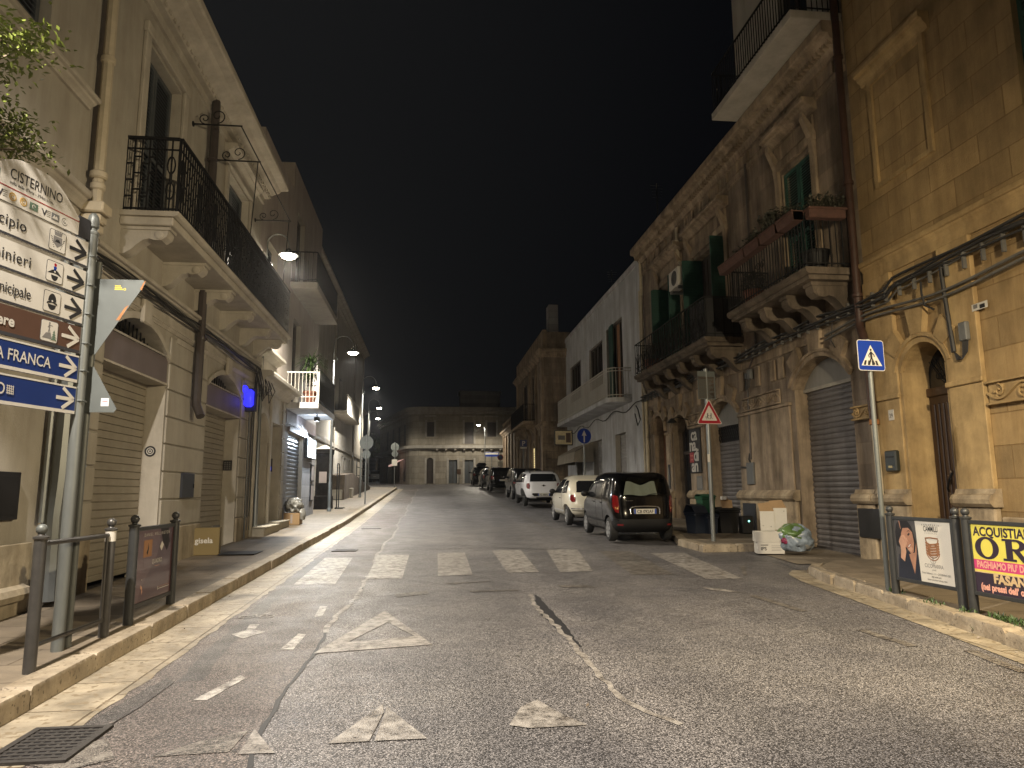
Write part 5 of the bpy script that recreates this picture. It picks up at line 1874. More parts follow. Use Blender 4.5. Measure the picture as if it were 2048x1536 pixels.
# cables on the right-hand facades
mb = FR('cable')
for k in range(6):
    z0, c0 = 4.72 + k * .035, .14 + (k % 3) * .03
    pts = []
    for i in range(100):
        a = 3.2 + i * .226
        sag = .10 * math.sin((a - 3) * .55) ** 2 + .05 * math.sin(a * (1.3 + .21 * k) + k)
        pts.append((a, z0 - sag * .6 + (.14 if a < 11 else .02), c0 + .01 * math.sin(a * 3 + k)))
    mb.tube(pts, .014 + .005 * (k % 3), 'cable' if k % 3 else 'cable2', 5)
for k in range(2):
    mb.tube([(3.2 + i * .226, 4.50 + .09 * k - .12 * math.sin((3.2 + i * .226) * .8) ** 2, .15) for i in range(45)], .024, 'cable2', 5)
for i in range(60):
    a = 3.4 + i * .37
    mb.box(a, a + .03, 4.68, 4.94, .11, .17, 'cable2')
mb.tube([(10.28, 4.75, .15), (10.24, 4.55, .18), (10.22, 4.35, .16), (10.1, 4.25, .1)], .018, 'cable', 5)
mb.tube([(12.9, 4.7, .12), (12.95, 4.35, .14), (12.85, 4.2, .13)], .01, 'cable', 5)
mb.tube([(25.5 + i * .5, 4.72 + .12 * math.sin(i * .9), .1) for i in range(32)], .02, 'cable', 5)
mb.tube([(26.6, 4.7, .1), (26.2, 4.5, .14), (26.0, 4.1, .12), (26.3, 3.9, .14), (26.7, 4.4, .12)], .02, 'cable', 5)
tag(mb.build('cable_bundle', origin=(XR, 14, 4.8)), 'bundle of black cables sagging along the right stone facades', 'cables')

# --- white house
G2 = thing('white_house', 'plain white limewashed house on the right with a rounded white railed balcony', 'house', (XR, 33, .7))
w_ = FR('white')
ops = [(28.6, 31.3, 5.15, 8.75, 0, .2), (32.1, 34.9, 6.4, 8.5, 0, .2), (37.0, 39.8, 6.4, 8.45, 0, .2), (28.5, 30.2, .5, 3.85, 0, .3), (32.65, 34.4, .5, 3.85, 0, .3), (37.0, 38.4, .5, 3.0, 0, .3)]
wall(w_, 25.5, 41.1, 0, 10.5, ops, mr='grey_trim')
w_.build('wall', G2)
c_ = FR('white')
c_.box(25.5, 41.1, 10.2, 10.42, .001, .05)
for a in (25.75, 35.6):
    c_.box(a, a + .5, 5, 10.2, .001, .04)
c_.build('parapet_band', G2)
for a0, a1, z0, z1, cur in ((28.6, 31.3, 5.15, 8.75, True), (32.1, 34.9, 6.4, 8.5, False), (37.0, 39.8, 6.4, 8.45, False)):
    f_ = FR('winframe')
    f_.box(a0, a1, z0, z1, -.19, -.17, 'pane')
    k = 4
    for i in range(k + 1):
        x = a0 + (a1 - a0 - .09) * i / k
        f_.box(x, x + .09, z0, z1, -.17, -.10)
    f_.box(a0, a1, z1 - .09, z1, -.17, -.11)
    if cur:
        f_.box(a0 + .75, a0 + 1.3, z0 + .05, z1 - .1, -.165, -.13, 'curtain')
        f_.box(a0 + 1.4, a0 + 2.0, z0, z1, .02, .06, 'green')
    f_.build('window', G2)
for a0, a1 in ((28.5, 30.2), (32.65, 34.4)):
    s_ = FR('shutter_white')
    roller(s_, a0, a1, .7 if a0 < 30 else 2.1, 3.85, -.26, .15)
    s_.box(a0, a1, .5, 3.85, -.30, -.29, 'dark')
    s_.build('roller_shutter', G2)
d_ = FR('pane')
d_.box(37.0, 38.4, .5, 3.0, -.28, -.26)
d_.build('shop_door', G2)
b_ = FR('white')
d = 1.0
b_.plan([(38.8, 0), (38.8, d)] + [(27.4 + .5 - .5 * math.sin(pi / 2 * i / 6), d - .5 + .5 * math.cos(pi / 2 * i / 6)) for i in range(7)] + [(27.4, 0)], 4.96, 5.14)
b2 = b_.build('balcony_slab', G2)
q = FR('sign_white')
path = [(38.75, .95)] + [(38.75 - i * .12, .95) for i in range(1, 90)]
path = [p for p in path if p[0] > 27.9] + [(27.45 + .47 - .47 * math.sin(pi / 2 * i / 5), .95 - .47 + .47 * math.cos(pi / 2 * i / 5)) for i in range(6)] + [(27.45, .48 - i * .12) for i in range(1, 5)]
for a, c in path:
    q.box(a - .008, a + .008, 5.14, 6.34, c - .008, c + .008)
for z in (5.25, 6.22, 6.34):
    q.tube([(a, z, c) for a, c in path], .018, n=5)
q.build('balcony_railing', b2)
t = thing('shop_awning', 'small folded beige awning on the white house behind the round blue sign', 'awning', (XR, 36, 3))
q = FR('awning')
q.add([(34.3, 3.85, .02), (38.9, 3.85, .02), (38.9, 3.35, .95), (34.3, 3.35, .95), (34.3, 2.85, 1.02), (38.9, 2.85, 1.02), (34.3, 2.85, .02), (38.9, 2.85, .02)],
      [(0, 1, 2, 3), (3, 2, 5, 4), (0, 3, 4, 6), (1, 2, 5, 7)])
q.build('canvas', t)
q = FR('iron')
q.tube([(34.32, 3.83, .03), (34.32, 3.36, .94), (34.32, 2.86, 1.01)], .02, n=6)
q.tube([(34.32, 3.83, .03), (34.32, 2.86, 1.01)], .016, n=6)
q.build('awning_frame', t)
t = thing('projecting_sign', 'dull amber projecting sign box on the white house left of the round blue sign', 'sign', (XR - .5, 39.5, 4))
q = FW('anthracite')
q.box(XR - 1.05, XR - .02, 4.0, 4.85, -39.56, -39.44, ch=.02)
q.build('sign_case', t)
q = FW('lit_amber')
q.box(XR - 1.0, XR - .07, 4.05, 4.80, -39.44, -39.435)
q.box(XR - .85, XR - .45, 4.3, 4.55, -39.434, -39.43, 'ink_grey')
q.box(XR - .4, XR - .12, 4.15, 4.7, -39.434, -39.43, 'sign_brown')
q.build('sign_face', t)

# --- stone house with the lit shop window, nearer the road
X3 = 6.65
G3 = thing('lit_shop_house', 'dim stone house beyond the white one, with a lit shop window and balcony', 'house', (X3, 48, 1))
w_ = FR('stone_brown', X3)
ops = [(44.4, 46.0, 5.9, 8.9, 0, .14), (48.5, 50.3, 5.9, 8.9, 0, .14), (42.3, 43.6, 1.2, 4.2, .6, .12), (44.6, 46.2, 1.2, 4.1, .6, .12), (47.6, 49.2, 1.4, 4.2, .6, .12), (50.6, 52, 1.4, 4.2, .6, .12)]
wall(w_, 41.1, 54, 0, 10.9, ops, mr='trim_brown')
w_.build('wall', G3)
c_ = FR('trim_brown', X3)
moulding(c_, 41.0, 54, 9.35, .35, .5)
moulding(c_, 41.0, 54, 5.2, .16, .3)
c_.box(41.0, 54, 9.85, 11.0, -.2, .05)
for a in (41.12, 43.8, 46.6, 53.2):
    c_.box(a, a + .5, 1, 9.35, .001, .12)
c_.frame((X3, 41.08, 0), (1, 0, 0), (0, 0, 1), (0, -1, 0))
moulding(c_, -.3, 1.4, 9.35, .3, .5)
moulding(c_, -.2, 1.4, 5.2, .14, .3)
for i in range(9):
    c_.box(0, 1.36, 1.0 + i * .46, 1.43 + i * .46, .001, .03, ch=.01)
c_.build('stone_trim', G3)
q = FR('lit_window', X3)
q.prism([(44.6, 1.6)] + arch_pts(44.6, 46.2, 4.1, .58) + [(46.2, 1.6)], -.11, -.10, 'pane')
q.box(44.7, 46.1, 1.9, 4.2, -.09, -.08)
for k in range(14):
    q.box(44.7, 46.15, 2.0 + k * .145, 2.02 + k * .145, -.08, -.06, 'winframe')
q.build('lit_window', G3)
for a0, a1, z0, z1, rise in ((42.3, 43.6, 1.2, 4.2, .6), (47.6, 49.2, 1.4, 4.2, .6), (50.6, 52, 1.4, 4.2, .6)):
    q = FR('wood', X3)
    q.prism([(a0, z0)] + arch_pts(a0, a1, z1, rise) + [(a1, z0)], -.11, -.08)
    q.build('arched_door', G3)
for a0, a1 in ((44.4, 46.0), (48.5, 50.3)):
    q = FR('winframe', X3)
    q.box(a0, a1, 5.9, 8.9, -.13, -.12, 'pane')
    louvre(q, a0, (a0 + a1) / 2, 5.92, 8.88, -.10, 'winframe', pitch=.12)
    louvre(q, (a0 + a1) / 2, a1, 5.92, 8.88, -.10, 'winframe', pitch=.12)
    q.build('window_shutter', G3)
b_ = FR('trim_brown', X3)
b_.box(44, 51, 5.62, 5.82, 0, .9, ch=.02)
b3 = b_.build('balcony_slab', G3)
q = FR('iron', X3)
railing(q, 44.05, 50.95, 5.82, 6.9, .85, 'iron', .14)
q.build('balcony_railing', b3)
for a in (44.6, 46.8, 48.8, 50.4):
    q = FR('trim_brown', X3)
    scroll_bracket(q, a, 5.618, .6, .6, .25)
    q.build('bracket', b3)
mb = FR('grey_render', 7.4)
mb.box(43.4, 44.4, 10.9, 13.2, -.6, 0)
o = mb.build('chimney', G3)

# --- low row with a balustrade
X4 = 7.55
G4 = thing('balustrade_house', 'low dim house on the far right with a roof balustrade and pilasters', 'house', (X4, 64, 1.8))
w_ = FR('trim_brown', X4)
ops = [(56 + i * 2.8, 57.3 + i * 2.8, 1.5, 5.0, 0, .1) for i in range(6)]
wall(w_, 54, 73, 0, 7.2, ops)
w_.build('wall', G4)
c_ = FR('trim_brown', X4)
moulding(c_, 54, 73, 6.9, .45, .5)
for i in range(8):
    a = 55 + i * 2.45
    c_.box(a, a + .4, 1.4, 6.9, .001, .16)
c_.box(54, 73, 8.15, 8.3, -.05, .15)
for i in range(60):
    a = 54.2 + i * .31
    c_.lathe([(.07, 7.4), (.05, 7.5), (.10, 7.7), (.05, 7.95), (.07, 8.15)], (a, 0, .05), n=6)
c_.build('balustrade', G4)
for i in range(6):
    q = FR('wood', X4)
    q.box(56 + i * 2.8, 57.3 + i * 2.8, 1.5, 5.0, -.09, -.06)
    q.build('door', G4)

# antennas on the roofs
for i, (x, y, z0, z1, lab) in enumerate(((8.6, 25.2, 10.7, 13.2, 'thin roof antenna mast above the brown terrace eaves'), (8.8, 33, 10.5, 12.2, 'thin roof antenna mast above the white house'))):
    mb = MB('galv', (x, y, z0), (1, 0, 0), (0, 0, 1), (0, -1, 0))
    mb.tube([(0, 0, 0), (0, z1 - z0, 0)], .02, n=6)
    for k in range(5):
        mb.tube([(-.25 + k * .02, z1 - z0 - .1 - k * .12, 0), (.25 - k * .02, z1 - z0 - .1 - k * .12, 0)], .006, n=4)
    tag(mb.build('antenna', origin=(x, y, z0)), lab, 'antenna')
# ------------------------------------------------------------------ the house that closes the street
YE = 75.0
GE = thing('corner_end_house', 'two storey stone house with a rounded corner closing the far end of the street', 'house', (3, YE, 2.2))
def epath():
    """plan of the facade, seen from the street: right to left, then round the corner and away"""
    P = [(9.2, YE)]
    P += [(-.7, YE)]
    cx_, cy_, rr = -.7, YE + 1.6, 1.6
    for i in range(1, 9):
        t_ = -pi / 2 - (pi / 2 - .24) * i / 8
        P.append((cx_ + rr * math.cos(t_), cy_ + rr * math.sin(t_)))
    a = P[-1]
    P.append((a[0] - 4.2, a[1] + 17))
    return P
EP = epath()
def band(mb, z0, z1, off, m):
    """a horizontal band following the facade, standing out by off"""
    n = len(EP)
    N_ = []
    for i in range(n):
        a, b = Vector((*EP[max(0, i - 1)], 0)), Vector((*EP[min(n - 1, i + 1)], 0))
        d = (b - a).normalized()
        N_.append(Vector((d.y * -1, d.x, 0)) * -1)
    for i in range(n):
        if N_[i].dot(Vector((2, YE + 6, 0)) - Vector((*EP[i], 0))) > 0: N_[i] = -N_[i]
    out = [(p[0] + v.x * off, p[1] + v.y * off) for p, v in zip(EP, N_)]
    inn = [(p[0] - v.x * .4, p[1] - v.y * .4) for p, v in zip(EP, N_)]
    V = []
    for (o, i_) in zip(out, inn):
        V += [(o[0], z0, -o[1]), (o[0], z1, -o[1]), (i_[0], z1, -i_[1]), (i_[0], z0, -i_[1])]
    F = []
    for k in range(n - 1):
        for j in range(4):
            F.append((k * 4 + j, k * 4 + (j + 1) % 4, (k + 1) * 4 + (j + 1) % 4, (k + 1) * 4 + j))
    F += [(0, 1, 2, 3), tuple((n - 1) * 4 + j for j in (3, 2, 1, 0))]
    mb.add(V, F, m)
w_ = FW('far_stone')
EO = [(-.35, .35, 2.3, 4.75, .25, .3), (1.95, 2.85, 2.3, 4.75, 0, .3), (3.6, 4.55, 2.3, 4.75, 0, .3),
      (-.35, .4, 7.2, 8.75, 0, .25), (3.6, 4.55, 6.45, 8.75, 0, .25), (6.0, 6.95, 7.2, 8.75, 0, .25)]
w_.frame((0, YE, 0), (1, 0, 0), (0, 0, 1), (0, -1, 0))
wall(w_, -.7, 9.2, 1.5, 10.2, EO, mr='grey_trim', sides=False, roof=False)
w_.build('front_wall', GE)
w_ = FW('far_stone')
V, F = [], []
for p in EP[1:]:
    V += [(p[0], 1.5, -p[1]), (p[0], 10.2, -p[1])]
for i in range(len(EP) - 2):
    F.append((i * 2, i * 2 + 2, i * 2 + 3, i * 2 + 1))
w_.add(V, F)
top = [(p[0], 10.2, -p[1]) for p in EP] + [(9.2, 10.2, -96)]
w_.add(top, [tuple(range(len(top)))], 'roof')
w_.build('side_wall', GE)
c_ = FW('grey_trim')
band(c_, 9.85, 10.3, .45, 'grey_trim')
band(c_, 9.6, 9.85, .2, 'grey_trim')
band(c_, 5.95, 6.25, .55, 'grey_trim')
band(c_, 5.8, 5.95, .25, 'grey_trim')
c_.frame((0, YE, 0), (1, 0, 0), (0, 0, 1), (0, -1, 0))
for i in range(9):
    a = .6 + i * .95
    c_.prof([(0, 5.95), (.45, 5.95), (.4, 5.75), (.15, 5.6), (0, 5.55)], a, a + .2)
for h in EO:
    for x in (h[0] - .2, h[1]):
        c_.box(x, x + .2, h[2], h[3] + .2, .001, .06)
    if h[3] > 6: c_.box(h[0] - .25, h[1] + .25, h[3] + .55, h[3] + .7, .001, .2)
c_.build('cornice', GE)
for i, h in enumerate(EO):
    q = FW('winframe')
    q.frame((0, YE, 0), (1, 0, 0), (0, 0, 1), (0, -1, 0))
    q.box(h[0], h[1], h[2], h[3] + h[4], -.24, -.2, 'green_grey' if i in (1, 2) else 'winframe')
    q.box((h[0] + h[1]) / 2 - .03, (h[0] + h[1]) / 2 + .03, h[2], h[3], -.2, -.17)
    q.build('door' if i < 3 else 'window', GE)
q = FW('winframe')
e0, e1 = Vector((*EP[-2], 0)), Vector((*EP[-1], 0))
ed = (e1 - e0).normalized()
en = Vector((-ed.y, ed.x, 0))
if en.x > 0: en = -en
q.frame((e0.x, e0.y, 0), tuple(ed), (0, 0, 1), tuple(en))
for a in (1.5, 4.5, 8, 11.5):
    for z0, z1, nm in ((6.5, 8.7, 'window'), (2.6, 5.0, 'door')):
        q = FW('winframe')
        q.frame((e0.x, e0.y, 0), tuple(ed), (0, 0, 1), tuple(en))
        q.box(a, a + 1.0, z0, z1, .001, .03)
        q.build(nm, GE)
q = FW('grey_render')
q.box(3.2, 7.6, 10.2, 12.2, -YE - 5, -YE - 2)
q.box(3.05, 7.75, 12.2, 12.35, -YE - 5.1, -YE - 1.9)
q.build('roof_room', GE)
q = FW('neon_pink')
q.frame((e0.x, e0.y, 0), tuple(ed), (0, 0, 1), tuple(en))
q.add([(2.0, 5.0, .05), (5.0, 5.0, .05), (5.0, 4.4, 1.2), (2.0, 4.4, 1.2), (2.0, 4.25, 1.2), (5.0, 4.25, 1.2)], [(0, 1, 2, 3), (3, 2, 5, 4)])
tag(q.build('lit_awning', origin=(e0.x, e0.y, 4)), 'pinkish lit shop awning on the far house past the rounded corner', 'awning')
t = thing('blue_direction_sign', 'small blue and white direction sign in front of the end house', 'sign', (6.3, 73, 2.2))
q = FW('sign_blue2')
q.box(5.55, 7.0, 5.0, 5.45, -73.03, -73)
q.box(5.6, 6.95, 5.2, 5.4, -73, -72.99, 'sign_white')
q.build('sign_panel', t)
q = FW('galv')
q.tube([(6.3, GZ(73), -73.1), (6.3, 5.4, -73.1)], .04)
q.build('pole', t)
t = thing('post_box', 'small dark box on a post before the stone wall of the end house', 'post box', (2.95, 73.5, 2.2))
q = FW('anthracite')
q.tube([(2.95, GZ(73.5), -73.5), (2.95, 3.3, -73.5)], .04)
q.build('post', t)
q = FW('wood')
q.box(2.75, 3.15, 3.2, 3.75, -73.6, -73.4, ch=.02)
q.build('box', t)
for i, (x, y, s_, lab) in enumerate(((4.55, 72.3, .62, 'dark covered scooter before the left green door of the end house'), (5.9, 72.0, .55, 'low dark covered heap near the roof box car at the street end'))):
    mb = MB('tarp')
    blob(mb, (x, y, GZ(y) + .45 * s_ / .6), s_, 'tarp', .62 if i == 0 else 1.2, 1.4, 1.0 if i == 0 else .75, 20 + i)
    tag(mb.build('covered_scooter', smooth=60, origin=(x, y, GZ(y))), lab, 'scooter')

# ------------------------------------------------------------------ trees
def tree(name, label, x, y, h, cr, trunk_r, nleaf, leaf, m_leaf, lean=(0, 0), group=None, seed=1, bushes=9, z0=None):
    rr = random.Random(seed)
    z = GZ(y) if z0 is None else z0
    t = thing(name, label, 'tree', (x, y, z), group=group)
    q = MB('bark')
    top = Vector((x + lean[0], y + lean[1], z + h * .62))
    base = Vector((x, y, z - .05))
    pts = [base, base.lerp(top, .35) + Vector((.05, .04, 0)), base.lerp(top, .7) - Vector((.04, .02, 0)), top]
    q.frame((0, 0, 0), (1, 0, 0), (0, 1, 0), (0, 0, 1))
    q.tube(pts, [trunk_r * 1.15, trunk_r, trunk_r * .8, trunk_r * .5], n=9)
    tips = []
    for i in range(bushes):
        a = 2 * pi * i / bushes + rr.uniform(-.3, .3)
        p0 = pts[2].lerp(top, rr.uniform(-.2, 1))
        p1 = top + Vector((math.cos(a) * cr * rr.uniform(.45, .85), math.sin(a) * cr * rr.uniform(.45, .85), rr.uniform(-.08 if y > 20 else -.04, .40 if y > 20 else .12) * h * .6))
        mid = p0.lerp(p1, .5) + Vector((0, 0, .12 * cr))
        q.tube([p0, mid, p1], [trunk_r * .4, trunk_r * .25, trunk_r * .1], n=6)
        tips.append(p1)
        for k in range(3):
            p2 = p1 + Vector((rr.uniform(-1, 1), rr.uniform(-1, 1), rr.uniform(-.6, .9))) * cr * .35
            q.tube([mid.lerp(p1, .6), p2], [trunk_r * .14, trunk_r * .05], n=4)
            tips.append(p2)
    q.build('trunk', t, smooth=60)
    q = MB(m_leaf)
    for i in range(nleaf):
        c = rr.choice(tips)
        d = Vector((rr.gauss(0, 1), rr.gauss(0, 1), rr.gauss(0, .8)))
        p = c + d * cr * (.17 if y > 20 else .13)
        if p.x < -4.2 and p.y < 20: continue
        dirn = Vector((rr.uniform(-1, 1), rr.uniform(-1, 1), rr.uniform(-.9, .4)))
        leaf_quad(q, p, dirn, (rr.uniform(-.3, .3), rr.uniform(-.3, .3), 1), leaf * rr.uniform(.7, 1.25), leaf * .5, m_leaf)
    q.build('crown', t, recalc=False)
    return t
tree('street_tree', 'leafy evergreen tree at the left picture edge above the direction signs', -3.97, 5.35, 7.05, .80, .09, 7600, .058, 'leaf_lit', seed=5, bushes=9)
for i, (x, y, h, lab) in enumerate(((-7.6, 112, 8, 'slender pale trunked tree far down the street, leftmost of the group'), (-6.3, 118, 9, 'tall pale trunked tree far down the street in the middle of the group'), (-9.2, 121, 8, 'dim tree behind the parked pale estate car far down the street'), (-4.6, 124, 9, 'dim tree far down the street behind the lamp by the end house'))):
    tree('distant_tree', lab, x, y, h, 2.4, .22, 900, .35, 'leaf', lean=(.6, 0), group='trees far down the street', seed=30 + i)
FB = thing('far_house', 'dark house block beyond the trees at the far end of the street', 'house', (-9, 150, 3))
w_ = FW('grey_render')
w_.frame((0, 150, 0), (1, 0, 0), (0, 0, 1), (0, -1, 0))
wall(w_, -40, 12, 1, 9, [(-14 + i * 4, -12.8 + i * 4, 5, 7, 0, .2) for i in range(5)], mr='grey_trim')
w_.build('wall', FB)
for i in range(5):
    q = FW('pane')
    q.frame((0, 150, 0), (1, 0, 0), (0, 0, 1), (0, -1, 0))
    q.box(-14 + i * 4, -12.8 + i * 4, 5, 7, -.19, -.17)
    q.build('window', FB)
# ------------------------------------------------------------------ street lamps
def street_lamp(x, y, z, px_, label, warm=False):
    """slim pole, hooked swan neck, conical shade with the lit bulb below"""
    g0 = GZ(y) + (KH if abs(x) < 20 else 0)
    t = thing('street_lamp', label, 'street lamp', (px_, y, g0), group='swan neck street lamps')
    q = MB('steel_grey', (px_, y, 0), (1, 0, 0), (0, 0, 1), (0, -1, 0))
    L_ = x - px_
    sg = 1 if L_ > 0 else -1
    q.tube([(0, g0 - .05, 0), (0, g0 + 1.1, 0), (0, g0 + 1.15, 0), (0, z - .35, 0)], [.06, .06, .045, .035], n=10)
    q.lathe([(.085, 0), (.085, .10), (.06, .14)], (0, g0, 0), n=12)
    q.build('pole', t, smooth=True)
    q = MB('steel_grey', (px_, y, 0), (1, 0, 0), (0, 0, 1), (0, -1, 0))
    c = L_ / 2
    pts = [(0, z - .4, 0), (0, z + .25, 0)] + [(c - c * math.cos(pi * i / 12), z + .25 + abs(c) * 1.05 * math.sin(pi * i / 12), 0) for i in range(1, 12)] + [(L_, z + .25, 0), (L_, z + .14, 0)]
    q.tube(pts, .018, n=7)
    q.tube([(0, z - .38, 0), (sg * .12, z - .36, 0), (sg * .14, z - .28, 0), (sg * .10, z - .22, 0)], .014, n=6)
    q.lathe([(.05, -.04), (.06, .0), (.05, .04)], (0, z - .36, 0), n=10)
    q.build('swan_neck', t, smooth=True)
    q = MB('anthracite', (px_, y, 0), (1, 0, 0), (0, 0, 1), (0, -1, 0))
    q.lathe([(.03, .16), (.06, .14), (.09, .07), (.23, .0), (.25, -.03), (.245, -.03), (.22, -.005), (.08, .05), (.04, .06)], (L_, z, 0), n=22)
    q.build('shade', t, smooth=True)
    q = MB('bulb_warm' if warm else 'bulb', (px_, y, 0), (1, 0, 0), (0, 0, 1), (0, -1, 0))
    q.lathe([(.02, .03), (.12, .0), (.19, -.035), (.16, -.085), (.08, -.12), (.002, -.13)], (L_, z, 0), n=16)  # oversized bowl, its shape imitating the glare around a lit lamp
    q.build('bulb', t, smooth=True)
    return t
LL = ['street lamp with warm bulb standing beside the street tree at the near left', 'nearest visible lit street lamp, behind the ornate iron balcony on the left', 'second lit street lamp on the left, beside the white railed balcony',
      'third lit street lamp on the left, near the round sign back', 'fourth lit street lamp on the left, by the end of the long pale building', 'fifth lit street lamp on the left, before the dark far house',
      'small far lit street lamp left of the rounded end house', 'lit street lamp on the right before the stone end house']
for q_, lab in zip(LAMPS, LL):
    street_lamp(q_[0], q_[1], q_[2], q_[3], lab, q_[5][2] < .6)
t = thing('post_lantern', 'warm lantern on an iron post by the right kerb beside the camera', 'lantern', (5.25, 3.2, GZ(3.2) + .12))
q = FW('iron')
q.tube([(5.25, .1, -3.2), (5.25, 1.0, -3.2), (5.25, 4.7, -3.2), (5.15, 4.85, -3.2), (4.95, 4.85, -3.2), (4.9, 4.75, -3.2)], [.08, .05, .04, .03, .025, .025], n=9)
q.build('post', t, smooth=True)
q = MB('iron', (4.9, 3.2, 0), (1, 0, 0), (0, 0, 1), (0, -1, 0))
q.lathe([(.02, 4.80), (.05, 4.76), (.16, 4.62), (.17, 4.58), (.14, 4.60), (.02, 4.66)], (0, 0, 0), n=16)
q.build('shade', t, smooth=True)
q = MB('bulb_warm', (4.9, 3.2, 0), (1, 0, 0), (0, 0, 1), (0, -1, 0))
q.ball((0, 4.52, 0), .07)
q.build('bulb', t, smooth=True)

# blue warning box on the nearest visible lamp pole
t = thing('blue_lamp_box', 'glowing blue lamp box fixed on the lamp pole above the arched doorway', 'lamp box', (-4.12, 16.75, 3.4))
q = MB('neon_blue', (-4.12, 16.75, .25), (1, 0, 0), (0, 0, 1), (0, -1, 0))
q.box(-.09, .11, 3.14, 3.54, .062, .22, ch=.05)
q.lathe([(.07, 0), (.08, .05), (.05, .10), (.002, .11)], (-.07, 3.54, .20), 'neon_blue', 12, 'c')
q.build('blue_cover', t, smooth=50)
q = MB('anthracite', (-4.12, 16.75, .25), (1, 0, 0), (0, 0, 1), (0, -1, 0))
q.box(-.11, .16, 3.04, 3.58, -.02, .061, ch=.015)
q.tube([(0, .2, -.02), (0, 3.05, -.02)], .022, n=7)
q.build('housing', t)
lamp_light('blue_box_light', -3.98, 16.4, 3.5, .8, (.06, .06, 1.0), .08, 170, .4, aim=(-4.5, 16.1, 3.4))

# ------------------------------------------------------------------ direction sign assembly on the near left
sx0, sy0 = -3.0, 6.42
dirr = Vector((.26, .966, 0)).normalized()
nrm = dirr.cross(Vector((0, 0, 1)))
t = thing('direction_sign_stack', 'stack of town direction signs between grey posts on the near left pavement', 'direction sign', (sx0, sy0, GZ(sy0) + KH))
def pole(mb, x, y, z0, z1, r, knob=True):
    mb.tube([(x, z0, -y), (x, z1, -y)], r, n=14)
    if knob:
        mb.lathe([(r, 0), (r * 1.12, .01), (r * 1.12, .03), (r * .75, .045), (r * .72, .06), (r * 1.0, .075), (r * 1.02, .13), (r * .8, .18), (r * .4, .205), (.002, .21)], (x, z1, -y), n=14)
q = FW('galv')
g0 = GZ(sy0) + KH
pole(q, sx0, sy0, g0 - .05, 3.72, .048)
q.build('post', t, smooth=True)
pf = Vector((sx0, sy0, 0)) - dirr * 1.36
q = FW('galv')
pole(q, pf.x, pf.y, g0 - .05, 3.72, .048)
q.build('post', t, smooth=True)
F0 = Vector((sx0, sy0, 0)) + nrm * .012
class SP(MB):
    pass
def panel_frame(m):
    # a = distance to the left of the near post is negative; a runs towards the post
    return MB(m, tuple(F0), tuple(dirr), (0, 0, 1), tuple(nrm))
q = panel_frame('sign_white')
arc = [(-1.17, 3.655), (-.19, 3.655), (-.19, 3.80)] + [(-.19 - (.40) * (i / 7), 3.80 + .235 * math.sin(pi / 2 * i / 7)) for i in range(1, 8)] + [(-.78, 4.035)] + \
      [(-.77 - .40 * (i / 7), 3.80 + .235 * math.cos(pi / 2 * i / 7)) for i in range(1, 8)]
q.prism(arc, -.012, .012)
hd = q.build('header_panel', t)
q = panel_frame('ink')
q.text('CISTERNINO', -.915, 3.853, .118, .0135, 'ink', bold=.0005, sx=.775)
q.text("sulla valle d'Itria - 394m s.l.m.", -.91, 3.806, .042, .0135, 'ink', sx=.86)
q.box(-1.17, -.19, 3.770, 3.777, .0125, .0135, 'sign_red')
for i, (a, m_) in enumerate(((-.35, 'sign_white'), (-.45, 'sage'), (-.55, 'sign_white'), (-.67, 'sage'), (-.77, 'gold'), (-.87, 'gold'), (-.97, 'sign_red'))):
    if m_ == 'gold':
        q.ring(a, 3.712, .034, .010, .0125, .0135, 'gold', 18)
        q.ring(a, 3.712, .017, .008, .0125, .0135, 'gold', 12, .6, 5.6)
    elif m_ == 'sage':
        q.box(a - .04, a + .04, 3.682, 3.742, .0125, .0135, 'sage' if i != 1 else 'grey_box')
        q.ring(a, 3.712, .017, .006, .0138, .0145, 'sign_white', 12, 0, 4.5) if i != 1 else q.prism([(a - .03, 3.695), (a - .012, 3.728), (a, 3.71), (a + .012, 3.728), (a + .03, 3.695)], .0138, .0145, 'sign_white')
    elif i == 0:
        q.ring(a, 3.712, .032, .004, .0125, .0135, 'grey_box', 18, 1.2, 6)
        q.ring(a, 3.712, .014, .006, .0125, .0135, 'grey_box', 12, 2, 6)
    else:
        q.prism([(a - .045, 3.735), (a - .03, 3.735), (a - .012, 3.705), (a + .0, 3.74), (a + .012, 3.735), (a - .012, 3.68)], .0125, .0135, 'sign_dark')
        for k in range(4):
            q.box(a + .01, a + .05, 3.735 - k * .015, 3.738 - k * .015, .0125, .0135, 'grey_box')
q.prism([(-1.10, 3.80), (-1.0, 3.80), (-1.0, 3.88), (-1.03, 3.93), (-1.10, 3.93)], .0125, .0135, 'sage')
q.build('header_lettering', hd)
q = panel_frame('sign_dark')
q.box(-.185, -.055, 3.655, 3.835, -.012, .010)
q.build('header_bracket', t)
q = panel_frame('sign_dark')
q.box(-1.31, -1.175, 3.655, 3.835, -.012, .010)
q.build('header_bracket', t)
ROW = [(3.398, 'sign_white', 'sign_dark', 'ink'), (3.135, 'sign_white', 'sign_dark', 'ink'), (2.882, 'sign_white', 'sign_dark', 'ink'),
       (2.637, 'sign_brown', 'sign_dark', 'sign_white'), (2.385, 'sign_blue', 'sign_white', 'sign_white'), (2.118, 'sign_blue', 'sign_white', 'sign_white')]
TXT = ['Municipio', 'Carabinieri', 'P.Municipale', 'Belvedere', 'MARTINA FRANCA', 'LOCOROTONDO']
plabels = ['white panel with the town crest', 'white panel with a plumed hat', 'white panel with a helmet', 'brown panel with a hiker', 'blue panel lettered FRANCA', 'blue panel at the bottom']
